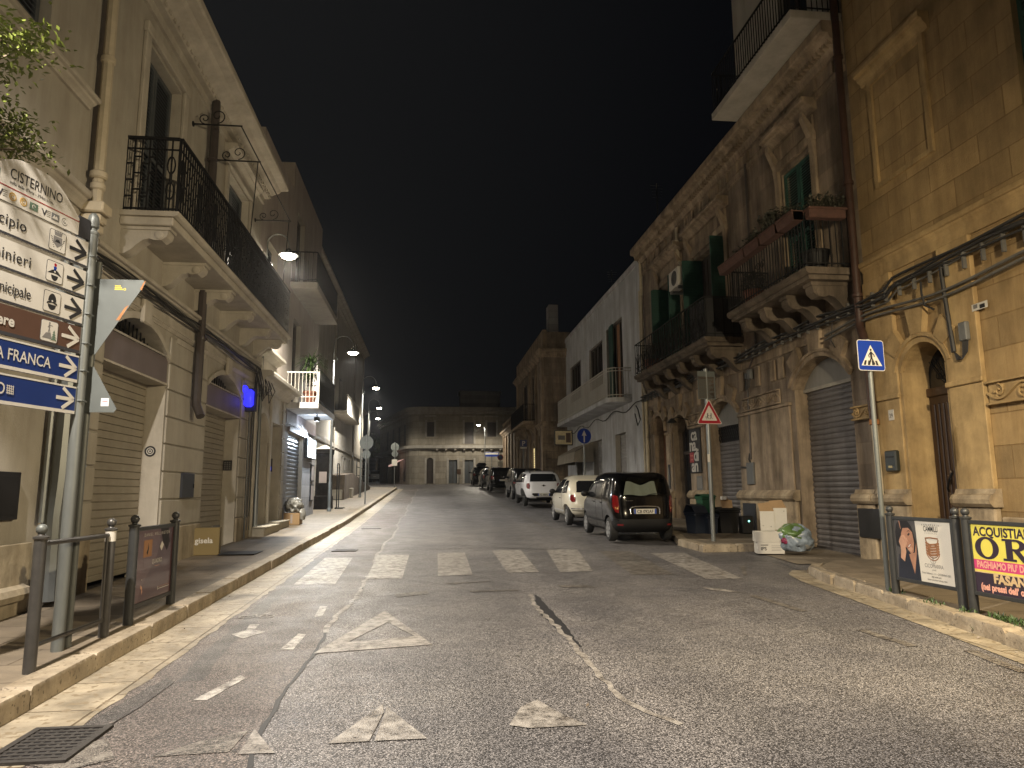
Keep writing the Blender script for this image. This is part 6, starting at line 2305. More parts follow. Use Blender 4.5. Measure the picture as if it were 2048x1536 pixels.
for i, (z0, m_, me_, ink) in enumerate(ROW):
    z1 = z0 + .235
    q = panel_frame(m_)
    q.box(-1.31, -.062, z0 + .004, z1, -.012, .010, m_)
    q.box(-1.31, -.062, z0 + .004, z0 + (.022 if i < 3 else .03), .010, .012, me_)
    if i >= 4: q.box(-1.31, -.062, z1 - .014, z1, .010, .012, me_)
    q.box(-.062, -.050, z0 + .004, z1, -.014, .012, 'galv')
    if i == 4: q.box(-1.31, -.09, z0 + .004, z0 + .03, .012, .0125, 'sign_white')
    pn = q.build('sign_panel', t, label=plabels[i])
    q = panel_frame(ink)
    zc = (z0 + z1) / 2 + .006
    # arrow
    aw = .030
    q.line([(-.272, zc), (-.10, zc)], aw, .0125, .0135, ink)
    q.line([(-.205, zc + .085), (-.085, zc), (-.205, zc - .085)], aw, .0128, .0138, ink)
    q.build('arrow_symbol', pn)
    q = panel_frame(ink)
    if i < 4:
        ia0, ia1, iz0, iz1 = -.492, -.315, zc - .088, zc + .088
        bm_ = 'ink' if i < 3 else 'grey_box'
        rr = .02
        def rr_pts(e):
            P = []
            for cx_, cz_, t0 in ((ia1 - rr, iz1 - rr, 0), (ia0 + rr, iz1 - rr, pi / 2), (ia0 + rr, iz0 + rr, pi), (ia1 - rr, iz0 + rr, 1.5 * pi)):
                for k in range(5):
                    P.append((cx_ + (rr - e) * math.cos(t0 + k * pi / 8), cz_ + (rr - e) * math.sin(t0 + k * pi / 8)))
            return P
        q.prism(rr_pts(0), .0125, .0130, bm_)
        q.prism(rr_pts(.005), .0131, .0136, 'sign_white')
        cx_ = (ia0 + ia1) / 2
        if i == 0:      # a crest: crown, shield, two sprays
            q.prism([(cx_ - .035, zc + .045), (cx_ + .035, zc + .045), (cx_ + .042, zc + .075), (cx_ - .042, zc + .075)], .0137, .0142, 'ink_grey')
            for k in range(5): q.box(cx_ - .04 + k * .018, cx_ - .030 + k * .018, zc + .075, zc + .083, .0137, .0142, 'ink_grey')
            q.prism([(cx_ - .046, zc + .038), (cx_ + .046, zc + .038), (cx_ + .046, zc - .02), (cx_, zc - .055), (cx_ - .046, zc - .02)], .0137, .0142, 'ink_grey')
            q.prism([(cx_ - .03, zc - .01), (cx_ - .008, zc + .018), (cx_, zc + .008), (cx_ + .01, zc + .02), (cx_ + .03, zc - .01)], .0142, .0146, 'ink')
            for sg in (-1, 1):
                for k in range(6):
                    b0 = zc + .02 - k * .016
                    q.line([(cx_ + sg * (.058 - k * .004), b0), (cx_ + sg * (.074 - k * .008), b0 + .006)], .007, .0137, .0142, 'ink')
        elif i == 1:    # cocked hat over a face
            q.disc(cx_, zc + .06, .014, .0137, .0142, 'sign_red', 12)
            q.prism([(cx_ - .017, zc + .045), (cx_ + .017, zc + .045), (cx_ + .010, zc + .01), (cx_ - .010, zc + .01)], .0137, .0142, 'sign_blue2')
            q.prism([(cx_ - .078, zc - .022), (cx_ - .03, zc + .012), (cx_, zc + .022), (cx_ + .03, zc + .012), (cx_ + .078, zc - .03), (cx_ + .03, zc - .018), (cx_, zc - .012), (cx_ - .03, zc - .016)], .0137, .0142, 'ink')
            q.prism([(cx_ + .036 * math.cos(pi + pi * k / 10), zc - .03 + .045 * math.sin(pi + pi * k / 10)) for k in range(11)], .0137, .0142, 'ink')
            q.disc(cx_, zc + .002, .008, .0142, .0146, 'sign_white', 10)
        elif i == 2:    # helmet over a face
            q.prism([(cx_ + .042 * math.cos(pi * k / 12), zc + .005 + .065 * math.sin(pi * k / 12)) for k in range(13)], .0137, .0142, 'ink')
            q.prism([(cx_ - .05, zc - .004), (cx_, zc + .012), (cx_ + .05, zc - .004), (cx_ + .056, zc - .022), (cx_, zc - .006), (cx_ - .056, zc - .022)], .0143, .0148, 'ink')
            q.disc(cx_, zc + .008, .008, .0148, .0152, 'sign_white', 10)
            q.prism([(cx_ + .042 * math.cos(pi + pi * k / 10), zc - .022 + .045 * math.sin(pi + pi * k / 10)) for k in range(11)], .0137, .0142, 'ink')
        else:           # a walker on a rock by a tree
            q.prism([(cx_ - .07, zc - .062), (cx_ - .035, zc - .015), (cx_ + .012, zc - .01), (cx_ + .03, zc - .062)], .0137, .0142, 'ink_grey')
            q.line([(cx_ - .012, zc - .012), (cx_ - .004, zc + .03), (cx_ + .006, zc - .012)], .008, .0138, .0143, 'ink_grey')
            q.line([(cx_ - .004, zc + .028), (cx_ - .004, zc + .058)], .016, .0137, .0142, 'ink_grey')
            q.line([(cx_ - .004, zc + .052), (cx_ + .03, zc + .048)], .006, .0137, .0142, 'ink_grey')
            q.line([(cx_ - .006, zc + .052), (cx_ - .020, zc + .03)], .006, .0137, .0142, 'ink_grey')
            q.disc(cx_ - .004, zc + .068, .009, .0137, .0142, 'ink_grey', 10)
            for k in range(4):
                w2 = .012 + k * .007
                q.prism([(cx_ + .048, zc + .02 - k * .02), (cx_ + .048 + w2, zc - .005 - k * .02), (cx_ + .048 - w2, zc - .005 - k * .02)], .0138 + k * .0003, .0143 + k * .0003, 'sage')
        q.build('pictogram', pn)
        q = panel_frame(ink)
    sz = (.125, .125, .122, .115, .125, .125)[i]
    if i == 4:
        q.text(TXT[i], -.360, zc - .045, sz, .0135, ink, 'RIGHT', bold=.001, sx=.86)
    elif i == 5:
        q.text(TXT[i], -.765, zc - .045, sz, .0135, ink, 'RIGHT', bold=.001, sx=.86)
        for k in range(4):
            q.line([(-.75 + k * .018, zc + .03), (-.745 + k * .018, zc - .04)], .006, .0135, .0140, ink)
        for k in range(4):
            q.line([(-.755, zc + .025 - k * .018), (-.69, zc + .02 - k * .018)], .005, .0135, .0142, ink)
    else:
        q.text(TXT[i], (-.715, -.64, -.615, -.742)[i], zc - .042, sz, .0135, ink, 'RIGHT', bold=.0008 if i != 3 else .0035, sx=(1.0, 1.0, .80, 1.0)[i], space=(1.08, 1.08, 1, 1.02)[i])
    q.build('panel_lettering', pn)
for z in (3.52, 3.26, 3.0, 2.74, 2.5, 2.24):
    q = FW('galv')
    q.box(sx0 - .053, sx0 + .05, z - .008, z + .008, -sy0 - .05, -sy0 + .05, ch=.004)
    q.build('clamp', t)

# second post, with two triangular signs seen from behind
px2, py2 = -2.99, 6.56
t = thing('triangle_sign_post', 'grey post with two triangular signs seen from behind, next to the direction signs', 'traffic sign', (px2, py2, GZ(py2) + KH))
q = FW('galv')
pole(q, px2, py2, GZ(py2) + KH - .05, 3.52, .030, False)
q.build('post', t, smooth=True)
def tri_pts(cx_, z, s_, down, r=.05):
    """rounded triangle"""
    hgt = s_ * .866
    P = [(cx_ - s_ / 2, z), (cx_ + s_ / 2, z), (cx_, z + hgt)] if not down else [(cx_ - s_ / 2, z), (cx_, z - hgt), (cx_ + s_ / 2, z)]
    out = []
    C = (sum(p[0] for p in P) / 3, sum(p[1] for p in P) / 3)
    for k in range(3):
        a, b, c = Vector((*P[k - 1], 0)), Vector((*P[k], 0)), Vector((*P[(k + 1) % 3], 0))
        u, v = (a - b).normalized(), (c - b).normalized()
        for j in range(5):
            tt = j / 4
            out.append(tuple(((b + u * r * (1 - tt) + v * r * tt) * .75 + (b + (u + v) * r * .5) * .25)[:2]))
    return out
for lab, z, down, sz in (('triangle pointing down with rust at its edge', 3.36, True, .85), ('triangle pointing up with a small white sticker', 2.15, False, .52)):
    q = FW('sign_back')
    q.prism(tri_pts(px2 + .03, z, sz, down), -py2 + .035, -py2 + .040)
    dd = -1 if down else 1
    q.box(px2 - .09, px2 + .10, z + dd * .05, z + dd * .07, -py2 + .02, -py2 + .036, 'galv')
    q.box(px2 - .06, px2 + .07, z + dd * .33, z + dd * .35, -py2 + .02, -py2 + .036, 'galv')
    if down:
        q.prism([(px2 + .41, z - .03), (px2 + .43, z - .01), (px2 + .40, z - .10), (px2 + .385, z - .09)], -py2 + .0402, -py2 + .0406, 'rust')
        q.prism([(px2 + .27, z - .26), (px2 + .30, z - .24), (px2 + .23, z - .38), (px2 + .20, z - .38)], -py2 + .0402, -py2 + .0406, 'rust')
        for k in range(3):
            q.box(px2 + .17, px2 + .22 + .01 * k, z - .07 - k * .016, z - .060 - k * .016, -py2 + .0402, -py2 + .0406, 'sticker_yellow')
        q.ring(px2 + .255, z - .095, .012, .005, -py2 + .0402, -py2 + .0406, 'sticker_yellow', 10)
    else:
        q.box(px2 + .13, px2 + .195, z + .06, z + .13, -py2 + .0402, -py2 + .0406, 'paint_white')
        q.box(px2 + .14, px2 + .185, z + .10, z + .106, -py2 + .0407, -py2 + .0410, 'sign_red')
    q.build('triangle_plate', t, label=lab)

# ------------------------------------------------------------------ barriers and poster frames
def frame_post(mb, a, z0, z1, c=0, r=.042, cap=None, m='post_grey'):
    mb.tube([(a, z0, c), (a, z1, c)], r, m, 14)
    mb.lathe([(r, -.01), (r * 1.25, .0), (r * 1.25, .012), (r * .6, .022), (r * .5, .032)], (a, z1, c), m, 14)
    mb.ball((a, z1 + .066, c), r * .92, cap or m, 14)
t = thing('pipe_barrier', 'open grey tubular barrier with ball topped posts before the direction signs', 'barrier', (-2.86, 6.3, GZ(6.3) + KH))
LFR = lambda m: MB(m, (-2.86, 0, 0), (0, 1, 0), (0, 0, 1), (1, 0, 0))
for a, capm in ((5.74, 'galv'), (6.92, None)):
    q = LFR('post_grey')
    frame_post(q, a, GZ(a) + KH - .03, 1.13, 0, .044, capm)
    if a > 6: q.tube([(a, 1.03, 0), (a, 1.125, 0)], .0455, 'sign_white', 14)
    q.build('post', t, smooth=True)
q = LFR('post_grey')
q.tube([(5.76, 1.09, 0), (6.86, 1.085, 0)], .020, n=8)
q.tube([(5.76, .36, 0), (6.90, .35, 0)], .017, n=8)
q.tube([(6.85, 1.08, 0), (6.85, .36, 0)], .014, n=8)
q.build('rails', t, smooth=True)
t = thing('poster_frame', 'anthracite frame with a maroon watch poster on the left pavement', 'poster frame', (-2.86, 8, GZ(8) + KH))
for a in (7.44, 8.57):
    q = LFR('anthracite')
    frame_post(q, a, GZ(a) + KH - .03, 1.14, 0, .046, None, 'anthracite')
    q.build('post', t, smooth=True)
q = LFR('anthracite')
q.box(7.48, 8.53, 1.085, 1.125, -.018, .018, ch=.004)
q.box(7.48, 8.53, .345, .385, -.018, .018, ch=.004)
q.box(7.48, 7.51, .385, 1.085, -.018, .018)
q.box(8.50, 8.53, .385, 1.085, -.018, .018)
q.build('frame', t)
q = LFR('ad_maroon')
q.box(7.51, 8.50, .385, 1.085, -.008, .008)
c0 = .0082
q.prism([(7.51, 1.085), (8.12, 1.085), (8.12, .95), (8.04, .80), (7.80, .62), (7.66, .52), (7.60, .385), (7.51, .385)], c0, c0 + .0005, 'ad_plum')
q.prism([(8.12, 1.085), (8.34, 1.085), (8.40, .93), (8.33, .84), (8.2, .95)], c0 + .0006, c0 + .001, 'ad_hair')
q.box(7.68, 7.90, .815, .985, c0 + .001, c0 + .0015, 'curtain')
q.prism([(7.68, .805), (7.88, .80), (7.82, .76), (7.70, .72)], c0 + .001, c0 + .0015, 'ad_plum')
q.prism([(7.76, .86), (7.79, .90), (7.80, .955), (7.815, .90), (7.80, .86), (7.785, .835)], c0 + .0016, c0 + .002, 'ink')
q.prism([(8.12, .895), (8.17, .95), (8.23, .91), (8.17, .85)], c0 + .001, c0 + .0015, 'sign_white')
q.prism([(7.66, .55), (7.70, .53), (7.715, .48), (7.70, .45), (7.69, .50), (7.66, .52)], c0 + .001, c0 + .0015, 'ad_skin2')
q.ball((7.68, .60, c0), .006, 'sign_white', 8)
q.text('DANIEL WELLINGTON', 8.03, 1.022, .046, c0 + .0016, 'sign_white', 'CENTER', sx=1.05, space=1.55)
q.text('QUADRO', 8.06, .735, .066, c0 + .0016, 'sign_white', 'CENTER', sx=.9, space=1.1)
q.box(8.0, 8.14, .703, .708, c0 + .001, c0 + .0015, 'ad_skin')
q.box(8.12, 8.46, .455, .462, c0 + .001, c0 + .0015, 'sign_white')
q.box(8.12, 8.13, .445, .485, c0 + .001, c0 + .0015, 'sign_white')
for k in range(9):
    q.box(8.15 + k * .034, 8.175 + k * .034, .475, .480, c0 + .001, c0 + .0015, 'ad_skin')
q.build('poster', t)

RFR = lambda m: MB(m, (5.55, 0, 0), (0, -1, 0), (0, 0, 1), (-1, 0, 0))    # a = -y: left to right as seen from the road
def poster_stand(label, y0, y1, zt=1.14):
    t = thing('poster_frame', label, 'poster frame', (5.55, (y0 + y1) / 2, GZ(y0) + .12))
    for a in (-y0, -y1):
        q = RFR('anthracite')
        frame_post(q, a, GZ(-a) + .06, zt, 0, .046, None, 'anthracite')
        q.build('post', t, smooth=True)
    q = RFR('anthracite')
    a0, a1 = -y0 + .04, -y1 - .04
    q.box(a0, a1, zt - .055, zt - .015, -.018, .018, ch=.004)
    q.box(a0, a1, .375, .415, -.018, .018, ch=.004)
    q.box(a0, a0 + .03, .415, zt - .055, -.018, .018)
    q.box(a1 - .03, a1, .415, zt - .055, -.018, .018)
    q.build('frame', t)
    return t, a0 + .03, a1 - .03, .415, zt - .055
t, a0, a1, b0, b1 = poster_stand('dark frame with a jewellery poster of a laughing dark haired woman by the right kerb', 8.18, 7.09)
q = RFR('ad_white')
c0 = .008
q.box(a0, a1, b0, b1, -.008, c0)
w, h = a1 - a0, b1 - b0
X = lambda u: a0 + u * w
Y = lambda v: b0 + v * h
pg = lambda pts, m_, k: q.prism([(X(u), Y(v)) for u, v in pts], c0 + .0005 * k, c0 + .0005 * k + .0004, m_)
pg([(0, 0), (.435, 0), (.40, 1), (0, 1)], 'ad_grey', 0)
pg([(.02, .0), (.43, .0), (.42, .42), (.33, .50), (.20, .46), (.06, .40)], 'ad_navy', 1)
pg([(.03, .55), (.02, .78), (.05, .93), (.12, .99), (.26, .99), (.33, .90), (.375, .72), (.41, .60), (.41, .46), (.30, .50), (.12, .50)], 'ad_hair', 2)
pg([(.25, .42), (.36, .46), (.40, .64), (.39, .44), (.33, .10), (.30, .22)], 'ad_skin', 3)
pg([(.24, .50), (.30, .42), (.34, .47), (.36, .62), (.34, .80), (.27, .87), (.17, .86), (.13, .76), (.14, .62)], 'ad_skin', 4)
pg([(.235, .50), (.295, .57), (.325, .52), (.30, .46)], 'ad_skin2', 5)
pg([(.225, .545), (.30, .62), (.305, .585), (.275, .53)], 'ad_lips', 6)
pg([(.24, .55), (.295, .605), (.298, .585), (.268, .54)], 'sign_white', 7)
pg([(.245, .745), (.275, .785), (.30, .77), (.27, .735)], 'ad_hair', 6)
pg([(.238, .80), (.275, .83), (.305, .815), (.275, .815)], 'ad_hair', 6)
pg([(.215, .70), (.235, .64), (.255, .63), (.235, .69)], 'ad_skin2', 5)
pg([(.09, .10 + .2), (.16, .26), (.205, .45), (.20, .53), (.23, .60), (.225, .68), (.19, .735), (.15, .74), (.11, .70), (.08, .62), (.105, .55), (.11, .47)], 'ad_skin2', 8)
for k in range(4):
    pg([(.115 + k * .026, .70 - k * .012), (.13 + k * .026, .735 - k * .012), (.135 + k * .026, .735 - k * .012), (.122 + k * .026, .68 - k * .014)], 'ad_skin', 9)
pg([(.075, .36), (.20, .26), (.185, .22), (.05, .30)], 'ad_navy', 9)
pg([(.10, .985), (.118, .985), (.135, .84), (.125, .84)], 'ad_skin', 5)
q.text('ANNAMARIA', X(.665), Y(.925), .030, c0 + .001, 'ink', 'CENTER', space=1.9)
q.text('CAMMILLI', X(.665), Y(.835), .085, c0 + .001, 'ink', 'CENTER', sx=.62, bold=.001)
q.text('FIRENZE', X(.665), Y(.795), .026, c0 + .001, 'ink_grey', 'CENTER', space=2.2)
for k in range(5):                            # stacked bronze bangles
    zz = Y(.53 + k * .042)
    q.ring(X(.675), zz, .115, .012, c0 + .0004 + k * .0002, c0 + .0008 + k * .0002, 'ad_bronze', 20, pi * 1.08, pi * 1.92)
    q.line([(X(.675) - .105, zz - .03), (X(.675) - .04, zz - .055), (X(.675) + .05, zz - .045), (X(.675) + .105, zz - .03)], .022, c0 + .0015, c0 + .0019, 'ad_bronze')
q.ring(X(.675), Y(.735), .11, .016, c0 + .002, c0 + .0024, 'ad_bronze', 20, pi * 1.05, pi * 1.95)
q.line([(X(.675) - .11, Y(.72)), (X(.675) - .03, Y(.735)), (X(.675) + .1, Y(.725))], .014, c0 + .0025, c0 + .003, 'ad_bronze')
q.ring(X(.665), Y(.375), .045, .004, c0 + .001, c0 + .0014, 'ink_grey', 16, pi * 1.05, pi * 1.95)
q.line([(X(.665), Y(.31)), (X(.665), Y(.40))], .004, c0 + .001, c0 + .0014, 'ink_grey')
q.line([(X(.665) - .012, Y(.40)), (X(.665), Y(.43)), (X(.665) + .012, Y(.40)), (X(.665), Y(.375)), (X(.665) - .012, Y(.40))], .003, c0 + .001, c0 + .0014, 'ink_grey')
q.text('CICOMARRA', X(.67), Y(.245), .060, c0 + .001, 'ink_grey', 'CENTER', sx=.85)
q.text('gioielli', X(.67), Y(.20), .026, c0 + .001, 'ink_grey', 'CENTER')
q.text('Corso Umberto I, 111 - CISTERNINO (BR)', X(.695), Y(.135), .032, c0 + .001, 'ink', 'CENTER', sx=.80)
q.text('080 4441641', X(.70), Y(.085), .030, c0 + .001, 'ink', 'CENTER')
q.text('www.cicomarrashop.com', X(.705), Y(.04), .030, c0 + .001, 'ink', 'CENTER')
q.build('poster', t)
t, a0, a1, b0, b1 = poster_stand('dark frame with a yellow ORO gold buying poster at the right picture edge', 6.94, 5.72)
q = RFR('ad_yellow')
q.box(a0, a1, b0, b1, -.008, c0)
w, h = a1 - a0, b1 - b0
pg([(0, 0), (1, 0), (1, .29), (0, .29)], 'ad_purple', 0)
pg([(0, .335), (1, .335), (1, .48), (0, .48)], 'ad_pink', 0)
pg([(0, .29), (1, .29), (1, .305), (0, .305)], 'ad_sand', 1)
q.text('ACQUISTIAMO', X(.025), Y(.835), .125, c0 + .001, 'ad_purple', bold=.004, sx=.98)
for k, ch_ in enumerate('ORO'):
    cx_ = X(.175 + k * .325)
    if ch_ == 'O':
        n = 30
        for i in range(n):
            u, v = 2 * pi * i / n, 2 * pi * (i + 1) / n
            f = lambda t_, o: (cx_ + (.155 if o else .078) * math.cos(t_), Y(.66) + (.110 if o else .088) * math.sin(t_))
            q.prism([f(u, 0), f(u, 1), f(v, 1), f(v, 0)], c0 + .001, c0 + .0014, 'ad_purple')
    else:
        B0, B1 = Y(.66) - .105, Y(.66) + .105
        q.box(cx_ - .11, cx_ - .03, B0, B1, c0 + .001, c0 + .0014, 'ad_purple')
        q.box(cx_ - .15, cx_ + .01, B0, B0 + .022, c0 + .0015, c0 + .0019, 'ad_purple')
        q.box(cx_ - .15, cx_ + .02, B1 - .022, B1, c0 + .0015, c0 + .0019, 'ad_purple')
        for i in range(14):
            u, v = -pi / 2 + pi * i / 14, -pi / 2 + pi * (i + 1) / 14
            f = lambda t_, o: (cx_ + .01 + (.115 if o else .045) * math.cos(t_), B1 - .056 + (.056 if o else .034) * math.sin(t_))
            q.prism([f(u, 0), f(u, 1), f(v, 1), f(v, 0)], c0 + .001, c0 + .0014, 'ad_purple')
        q.box(cx_ - .04, cx_ + .02, B1 - .112, B1 - .09, c0 + .0015, c0 + .0019, 'ad_purple')
        q.prism([(cx_ - .03, B1 - .10), (cx_ + .05, B1 - .10), (cx_ + .13, B0 + .02), (cx_ + .17, B0 + .02), (cx_ + .17, B0), (cx_ + .08, B0)], c0 + .002, c0 + .0024, 'ad_purple')
q.text("PAGHIAMO PIU' DI TUTTI", X(.035), Y(.365), .092, c0 + .0012, 'ad_rose', bold=.0035, sx=.78)
q.text('FASANO', X(.22), Y(.165), .115, c0 + .0012, 'ad_sand', bold=.006, sx=1.12)
q.box(X(.22), X(.98), Y(.135), Y(.140), c0 + .001, c0 + .0014, 'ad_grey')
q.text("(nei pressi dell' ospedale)", X(.06), Y(.045), .088, c0 + .0012, 'ad_rose', bold=.004, sx=.88)
q.build('poster', t)

# ------------------------------------------------------------------ traffic signs on the right
def sign_pole(mb, x, y, z1, r=.03, g=.12):
    mb.tube([(x, GZ(y) + g - .05, -y), (x, z1, -y)], r, n=12)
t = thing('crossing_sign', 'blue square pedestrian crossing sign on a grey pole by the right kerb', 'traffic sign', (5.6, 8.42, GZ(8.42) + .12))
q = FW('galv')
sign_pole(q, 5.61, 8.42, 3.36)
q.build('pole', t, smooth=True)
q = MB('sign_white', (5.61, 8.38, 2.945), (.99, .13, 0), (0, 0, 1), (.13, -.99, 0))
def rsq(s_, r_):
    P = []
    for cx_, cz_, t0 in ((s_ / 2 - r_, s_ / 2 - r_, 0), (-s_ / 2 + r_, s_ / 2 - r_, pi / 2), (-s_ / 2 + r_, -s_ / 2 + r_, pi), (s_ / 2 - r_, -s_ / 2 + r_, 1.5 * pi)):
        for k in range(6): P.append((cx_ + r_ * math.cos(t0 + k * pi / 10), .2 + cz_ + r_ * math.sin(t0 + k * pi / 10)))
    return P
q.prism(rsq(.40, .035), 0, .006, 'sign_white')
q.prism(rsq(.385, .03), .0061, .0072, 'sign_blue2')
q.prism([(-.155, .065), (.155, .065), (0, .335)], .0073, .0080, 'sign_white')
for k in range(4):
    a = -.125 + k * .064
    q.prism([(a, .072), (a + .036, .072), (a + .052 - k * .012, .132), (a + .022 - k * .012, .132)], .0081, .0086, 'ink')
q.disc(-.002, .272, .016, .0087, .0092, 'ink', 14)
q.line([(0, .25), (0, .17)], .034, .0087, .0092, 'ink')
q.line([(0, .175), (-.035, .085)], .020, .0088, .0093, 'ink')
q.line([(0, .175), (.045, .080)], .020, .0088, .0093, 'ink')
q.line([(0, .245), (-.04, .20), (-.03, .17)], .014, .0088, .0093, 'ink')
q.line([(0, .245), (.042, .205), (.045, .18)], .014, .0088, .0093, 'ink')
q.build('sign_plate', t)
t = thing('children_sign', 'red bordered triangular children sign on a pole with a silvery plate above it', 'traffic sign', (6.03, 14.9, GZ(14.9) + KH))
q = FW('steel_grey')
sign_pole(q, 6.03, 14.9, 4.1, .045, KH)
q.box(5.97, 6.02, 2.05, 2.22, -14.86, -14.855, 'sign_white')
q.build('pole', t, smooth=True)
q = MB('sign_white', (6.05, 14.85, 2.87), (.985, .17, 0), (0, 0, 1), (.17, -.985, 0))
q.prism(tri_pts(0, 0, .64, False, .04), 0, .006, 'sign_white')
q.prism(tri_pts(0, .012, .60, False, .035), .0061, .0070, 'sign_red')
q.prism(tri_pts(0, .075, .40, False, .02), .0071, .0080, 'sign_white')
for k in (-1, 1):
    x0 = k * .042
    q.disc(x0, .225, .014, .0081, .0086, 'ink', 10)
    q.line([(x0, .21), (x0 - .006, .15)], .022, .0081, .0086, 'ink')
    q.line([(x0 - .006, .155), (x0 - .034, .105)], .011, .0081, .0086, 'ink')
    q.line([(x0 - .006, .155), (x0 + .030, .115)], .011, .0081, .0086, 'ink')
    q.line([(x0, .20), (x0 + k * -.035, .18)], .009, .0081, .0086, 'ink')
q.box(-.095, -.075, .14, .165, .0081, .0086, 'ink')
q.build('triangle_plate', t)
q = MB('galv', (6.05, 14.87, 3.42), (.985, .17, 0), (0, 0, 1), (.17, -.985, 0))
q.box(-.24, .19, 0, .62, 0, .008, 'sign_back')
q.box(-.23, .16, .02, .5, .0082, .0088, 'chrome')
for k in range(16):
    zz = .04 + k * .026
    q.box(-.23, .10 + .06 * math.sin(k * 1.7), zz, zz + .010, .0089, .0095, 'sign_back')
q.build('silver_plate', t)
t = thing('one_way_sign', 'round blue sign with a white upward arrow above the parked cars', 'traffic sign', (6.02, 27.5, GZ(27.5) + KH))
q = FW('steel_grey')
sign_pole(q, 6.02, 27.5, 3.95, .03, KH)
q.build('pole', t, smooth=True)
q = MB('sign_white', (6.02, 27.46, 3.59), (.975, .22, 0), (0, 0, 1), (.22, -.975, 0))
q.disc(0, 0, .31, 0, .006, 'sign_blue2')
q.ring(0, 0, .31, .010, .0061, .007, 'sign_white', 30)
q.prism([(-.028, -.25), (.028, -.25), (.028, .02), (.11, .0), (0, .22), (-.11, .0), (-.028, .02)], .0061, .0072, 'sign_white')
q.build('sign_disc', t)
t = thing('parking_sign', 'small square blue P parking sign on a pole in front of the dim stone house', 'traffic sign', (6.3, 48, GZ(48) + KH))
q = FW('steel_grey')
sign_pole(q, 6.3, 48, 4.9, .03, KH)
q.build('pole', t)
q = MB('sign_blue', (6.3, 47.96, 4.45), (1, 0, 0), (0, 0, 1), (0, -1, 0))
q.box(-.23, .23, 0, .46, 0, .006, 'sign_blue')
q.text('P', -.11, .07, .45, .007, 'sign_white', bold=.008)
q.box(-.23, .23, -.13, -.03, 0, .006, 'sign_white')
q.build('sign_plate', t)
def back_sign(label, x, y, zs, extra=None):
    t = thing('round_sign', label, 'traffic sign', (x, y, GZ(y) + KH), group='round signs seen from behind on the left pavement')
    q = FW('steel_grey')
    sign_pole(q, x, y, max(z + r_ for z, r_ in zs) + .05, .03, KH)
    q.build('pole', t, smooth=True)
    for z, r_ in zs:
        q = MB('sign_back', (x, y + .04, z), (1, 0, 0), (0, 0, 1), (0, -1, 0))
        q.disc(0, 0, r_, 0, .006)
        q.box(-.1, .1, -.02, .02, .006, .03, 'galv')
        q.build('sign_disc', t)
    if extra:
        q = MB('sign_white', (x, y - .04, extra), (1, 0, 0), (0, 0, 1), (0, -1, 0))
        q.box(-.22, .2, -.25, .25, 0, .005)
        q.build('notice_plate', t)
back_sign('pole with a large and a small round sign seen from behind, beside the planters', -2.96, 33.7, ((3.75, .32), (3.2, .2)))
back_sign('thin pole with round sign backs and a white notice at the far kerb end', -2.82, 58, ((5.05, .33), (4.5, .25)), 3.8)
t = thing('no_parking_sign', 'small round sign on a pole before the balustraded low house', 'traffic sign', (5.9, 60, GZ(60) + KH))
q = FW('steel_grey')
sign_pole(q, 5.9, 60, 4.6, .03, KH)
q.build('pole', t)
q = FW('sign_red')
q.disc(5.9, 4.3, .25, -59.95, -59.94)
q.disc(5.9, 4.3, .18, -59.94, -59.935, 'sign_blue')
q.box(5.7, 6.1, 3.5, 3.9, -59.95, -59.94, 'sign_white')
q.build('sign_disc', t)

# ------------------------------------------------------------------ rubbish, cartons and bins on the right
z = GZ(13.35) + .03
t = thing('lower_carton', 'white printed carton on the drive, lowest of the two stacked by the rubbish bag', 'carton', (6.55, 13.45, z), group='white cartons by the garage')
CF = lambda m: MB(m, (6.55, 13.45, z), (.97, -.24, 0), (0, 0, 1), (-.24, -.97, 0))
q = CF('box_white')
q.box(-.24, .26, .002, .22, -.16, .16, ch=.004)
q.build('box', t)
q = CF('ink')
q.box(-.18, -.04, .16, .175, .1605, .161)
q.text('IPS', -.18, .07, .09, .161, 'ink', bold=.002)
for k in range(4): q.box(.02, .20, .15 - k * .03, .156 - k * .03, .1605, .161, 'ink_grey')
q.build('printing', t)
t = thing('open_carton', 'open white carton with a tall raised lid, topmost of the two by the rubbish bag', 'carton', (6.55, 13.45, z + .22), group='white cartons by the garage')
q = CF('box_white')
q.box(-.26, .24, .224, .232, -.16, .16)
q.add([(-.26, .232, .16), (.24, .232, .16), (.24, .42, .19), (-.30, .42, .19)], [(0, 1, 2, 3)])
q.add([(-.26, .232, -.16), (.24, .232, -.16), (.24, .42, -.16), (-.26, .42, -.16)], [(0, 1, 2, 3)])
q.add([(-.26, .232, .16), (-.30, .42, .19), (-.26, .42, -.16), (-.26, .232, -.16)], [(0, 1, 2, 3)])
q.add([(.24, .232, .16), (.24, .42, .19), (.24, .42, -.16), (.24, .232, -.16)], [(0, 1, 2, 3)])
q.build('box', t)
q = CF('box_white')
q.box(-.10, .17, .42, .80, -.15, -.14)
q.box(.17, .42, .44, .86, -.19, -.18)
for a, b in ((-.05, .52), (.10, .50), (.36, .80), (.38, .5)): q.disc(a, b, .008, -.139, -.137, 'ink', 8)
q.add([(-.10, .80, -.14), (.17, .80, -.14), (.13, .98, -.22), (-.12, .95, -.22)], [(0, 1, 2, 3)], 'cardboard')
q.add([(.17, .86, -.18), (.42, .86, -.18), (.36, 1.02, -.26), (.10, 1.0, -.26)], [(0, 1, 2, 3)], 'cardboard')
q.build('raised_lid', t)
t = thing('rubbish_bag', 'full green plastic rubbish bag with coloured waste beside the white cartons', 'rubbish bag', (6.98, 13.3, z))
q = MB()
blob(q, (7.0, 13.28, z + .26), .30, 'bag_blue', 1.05, .95, .95, 11, rough=.2)
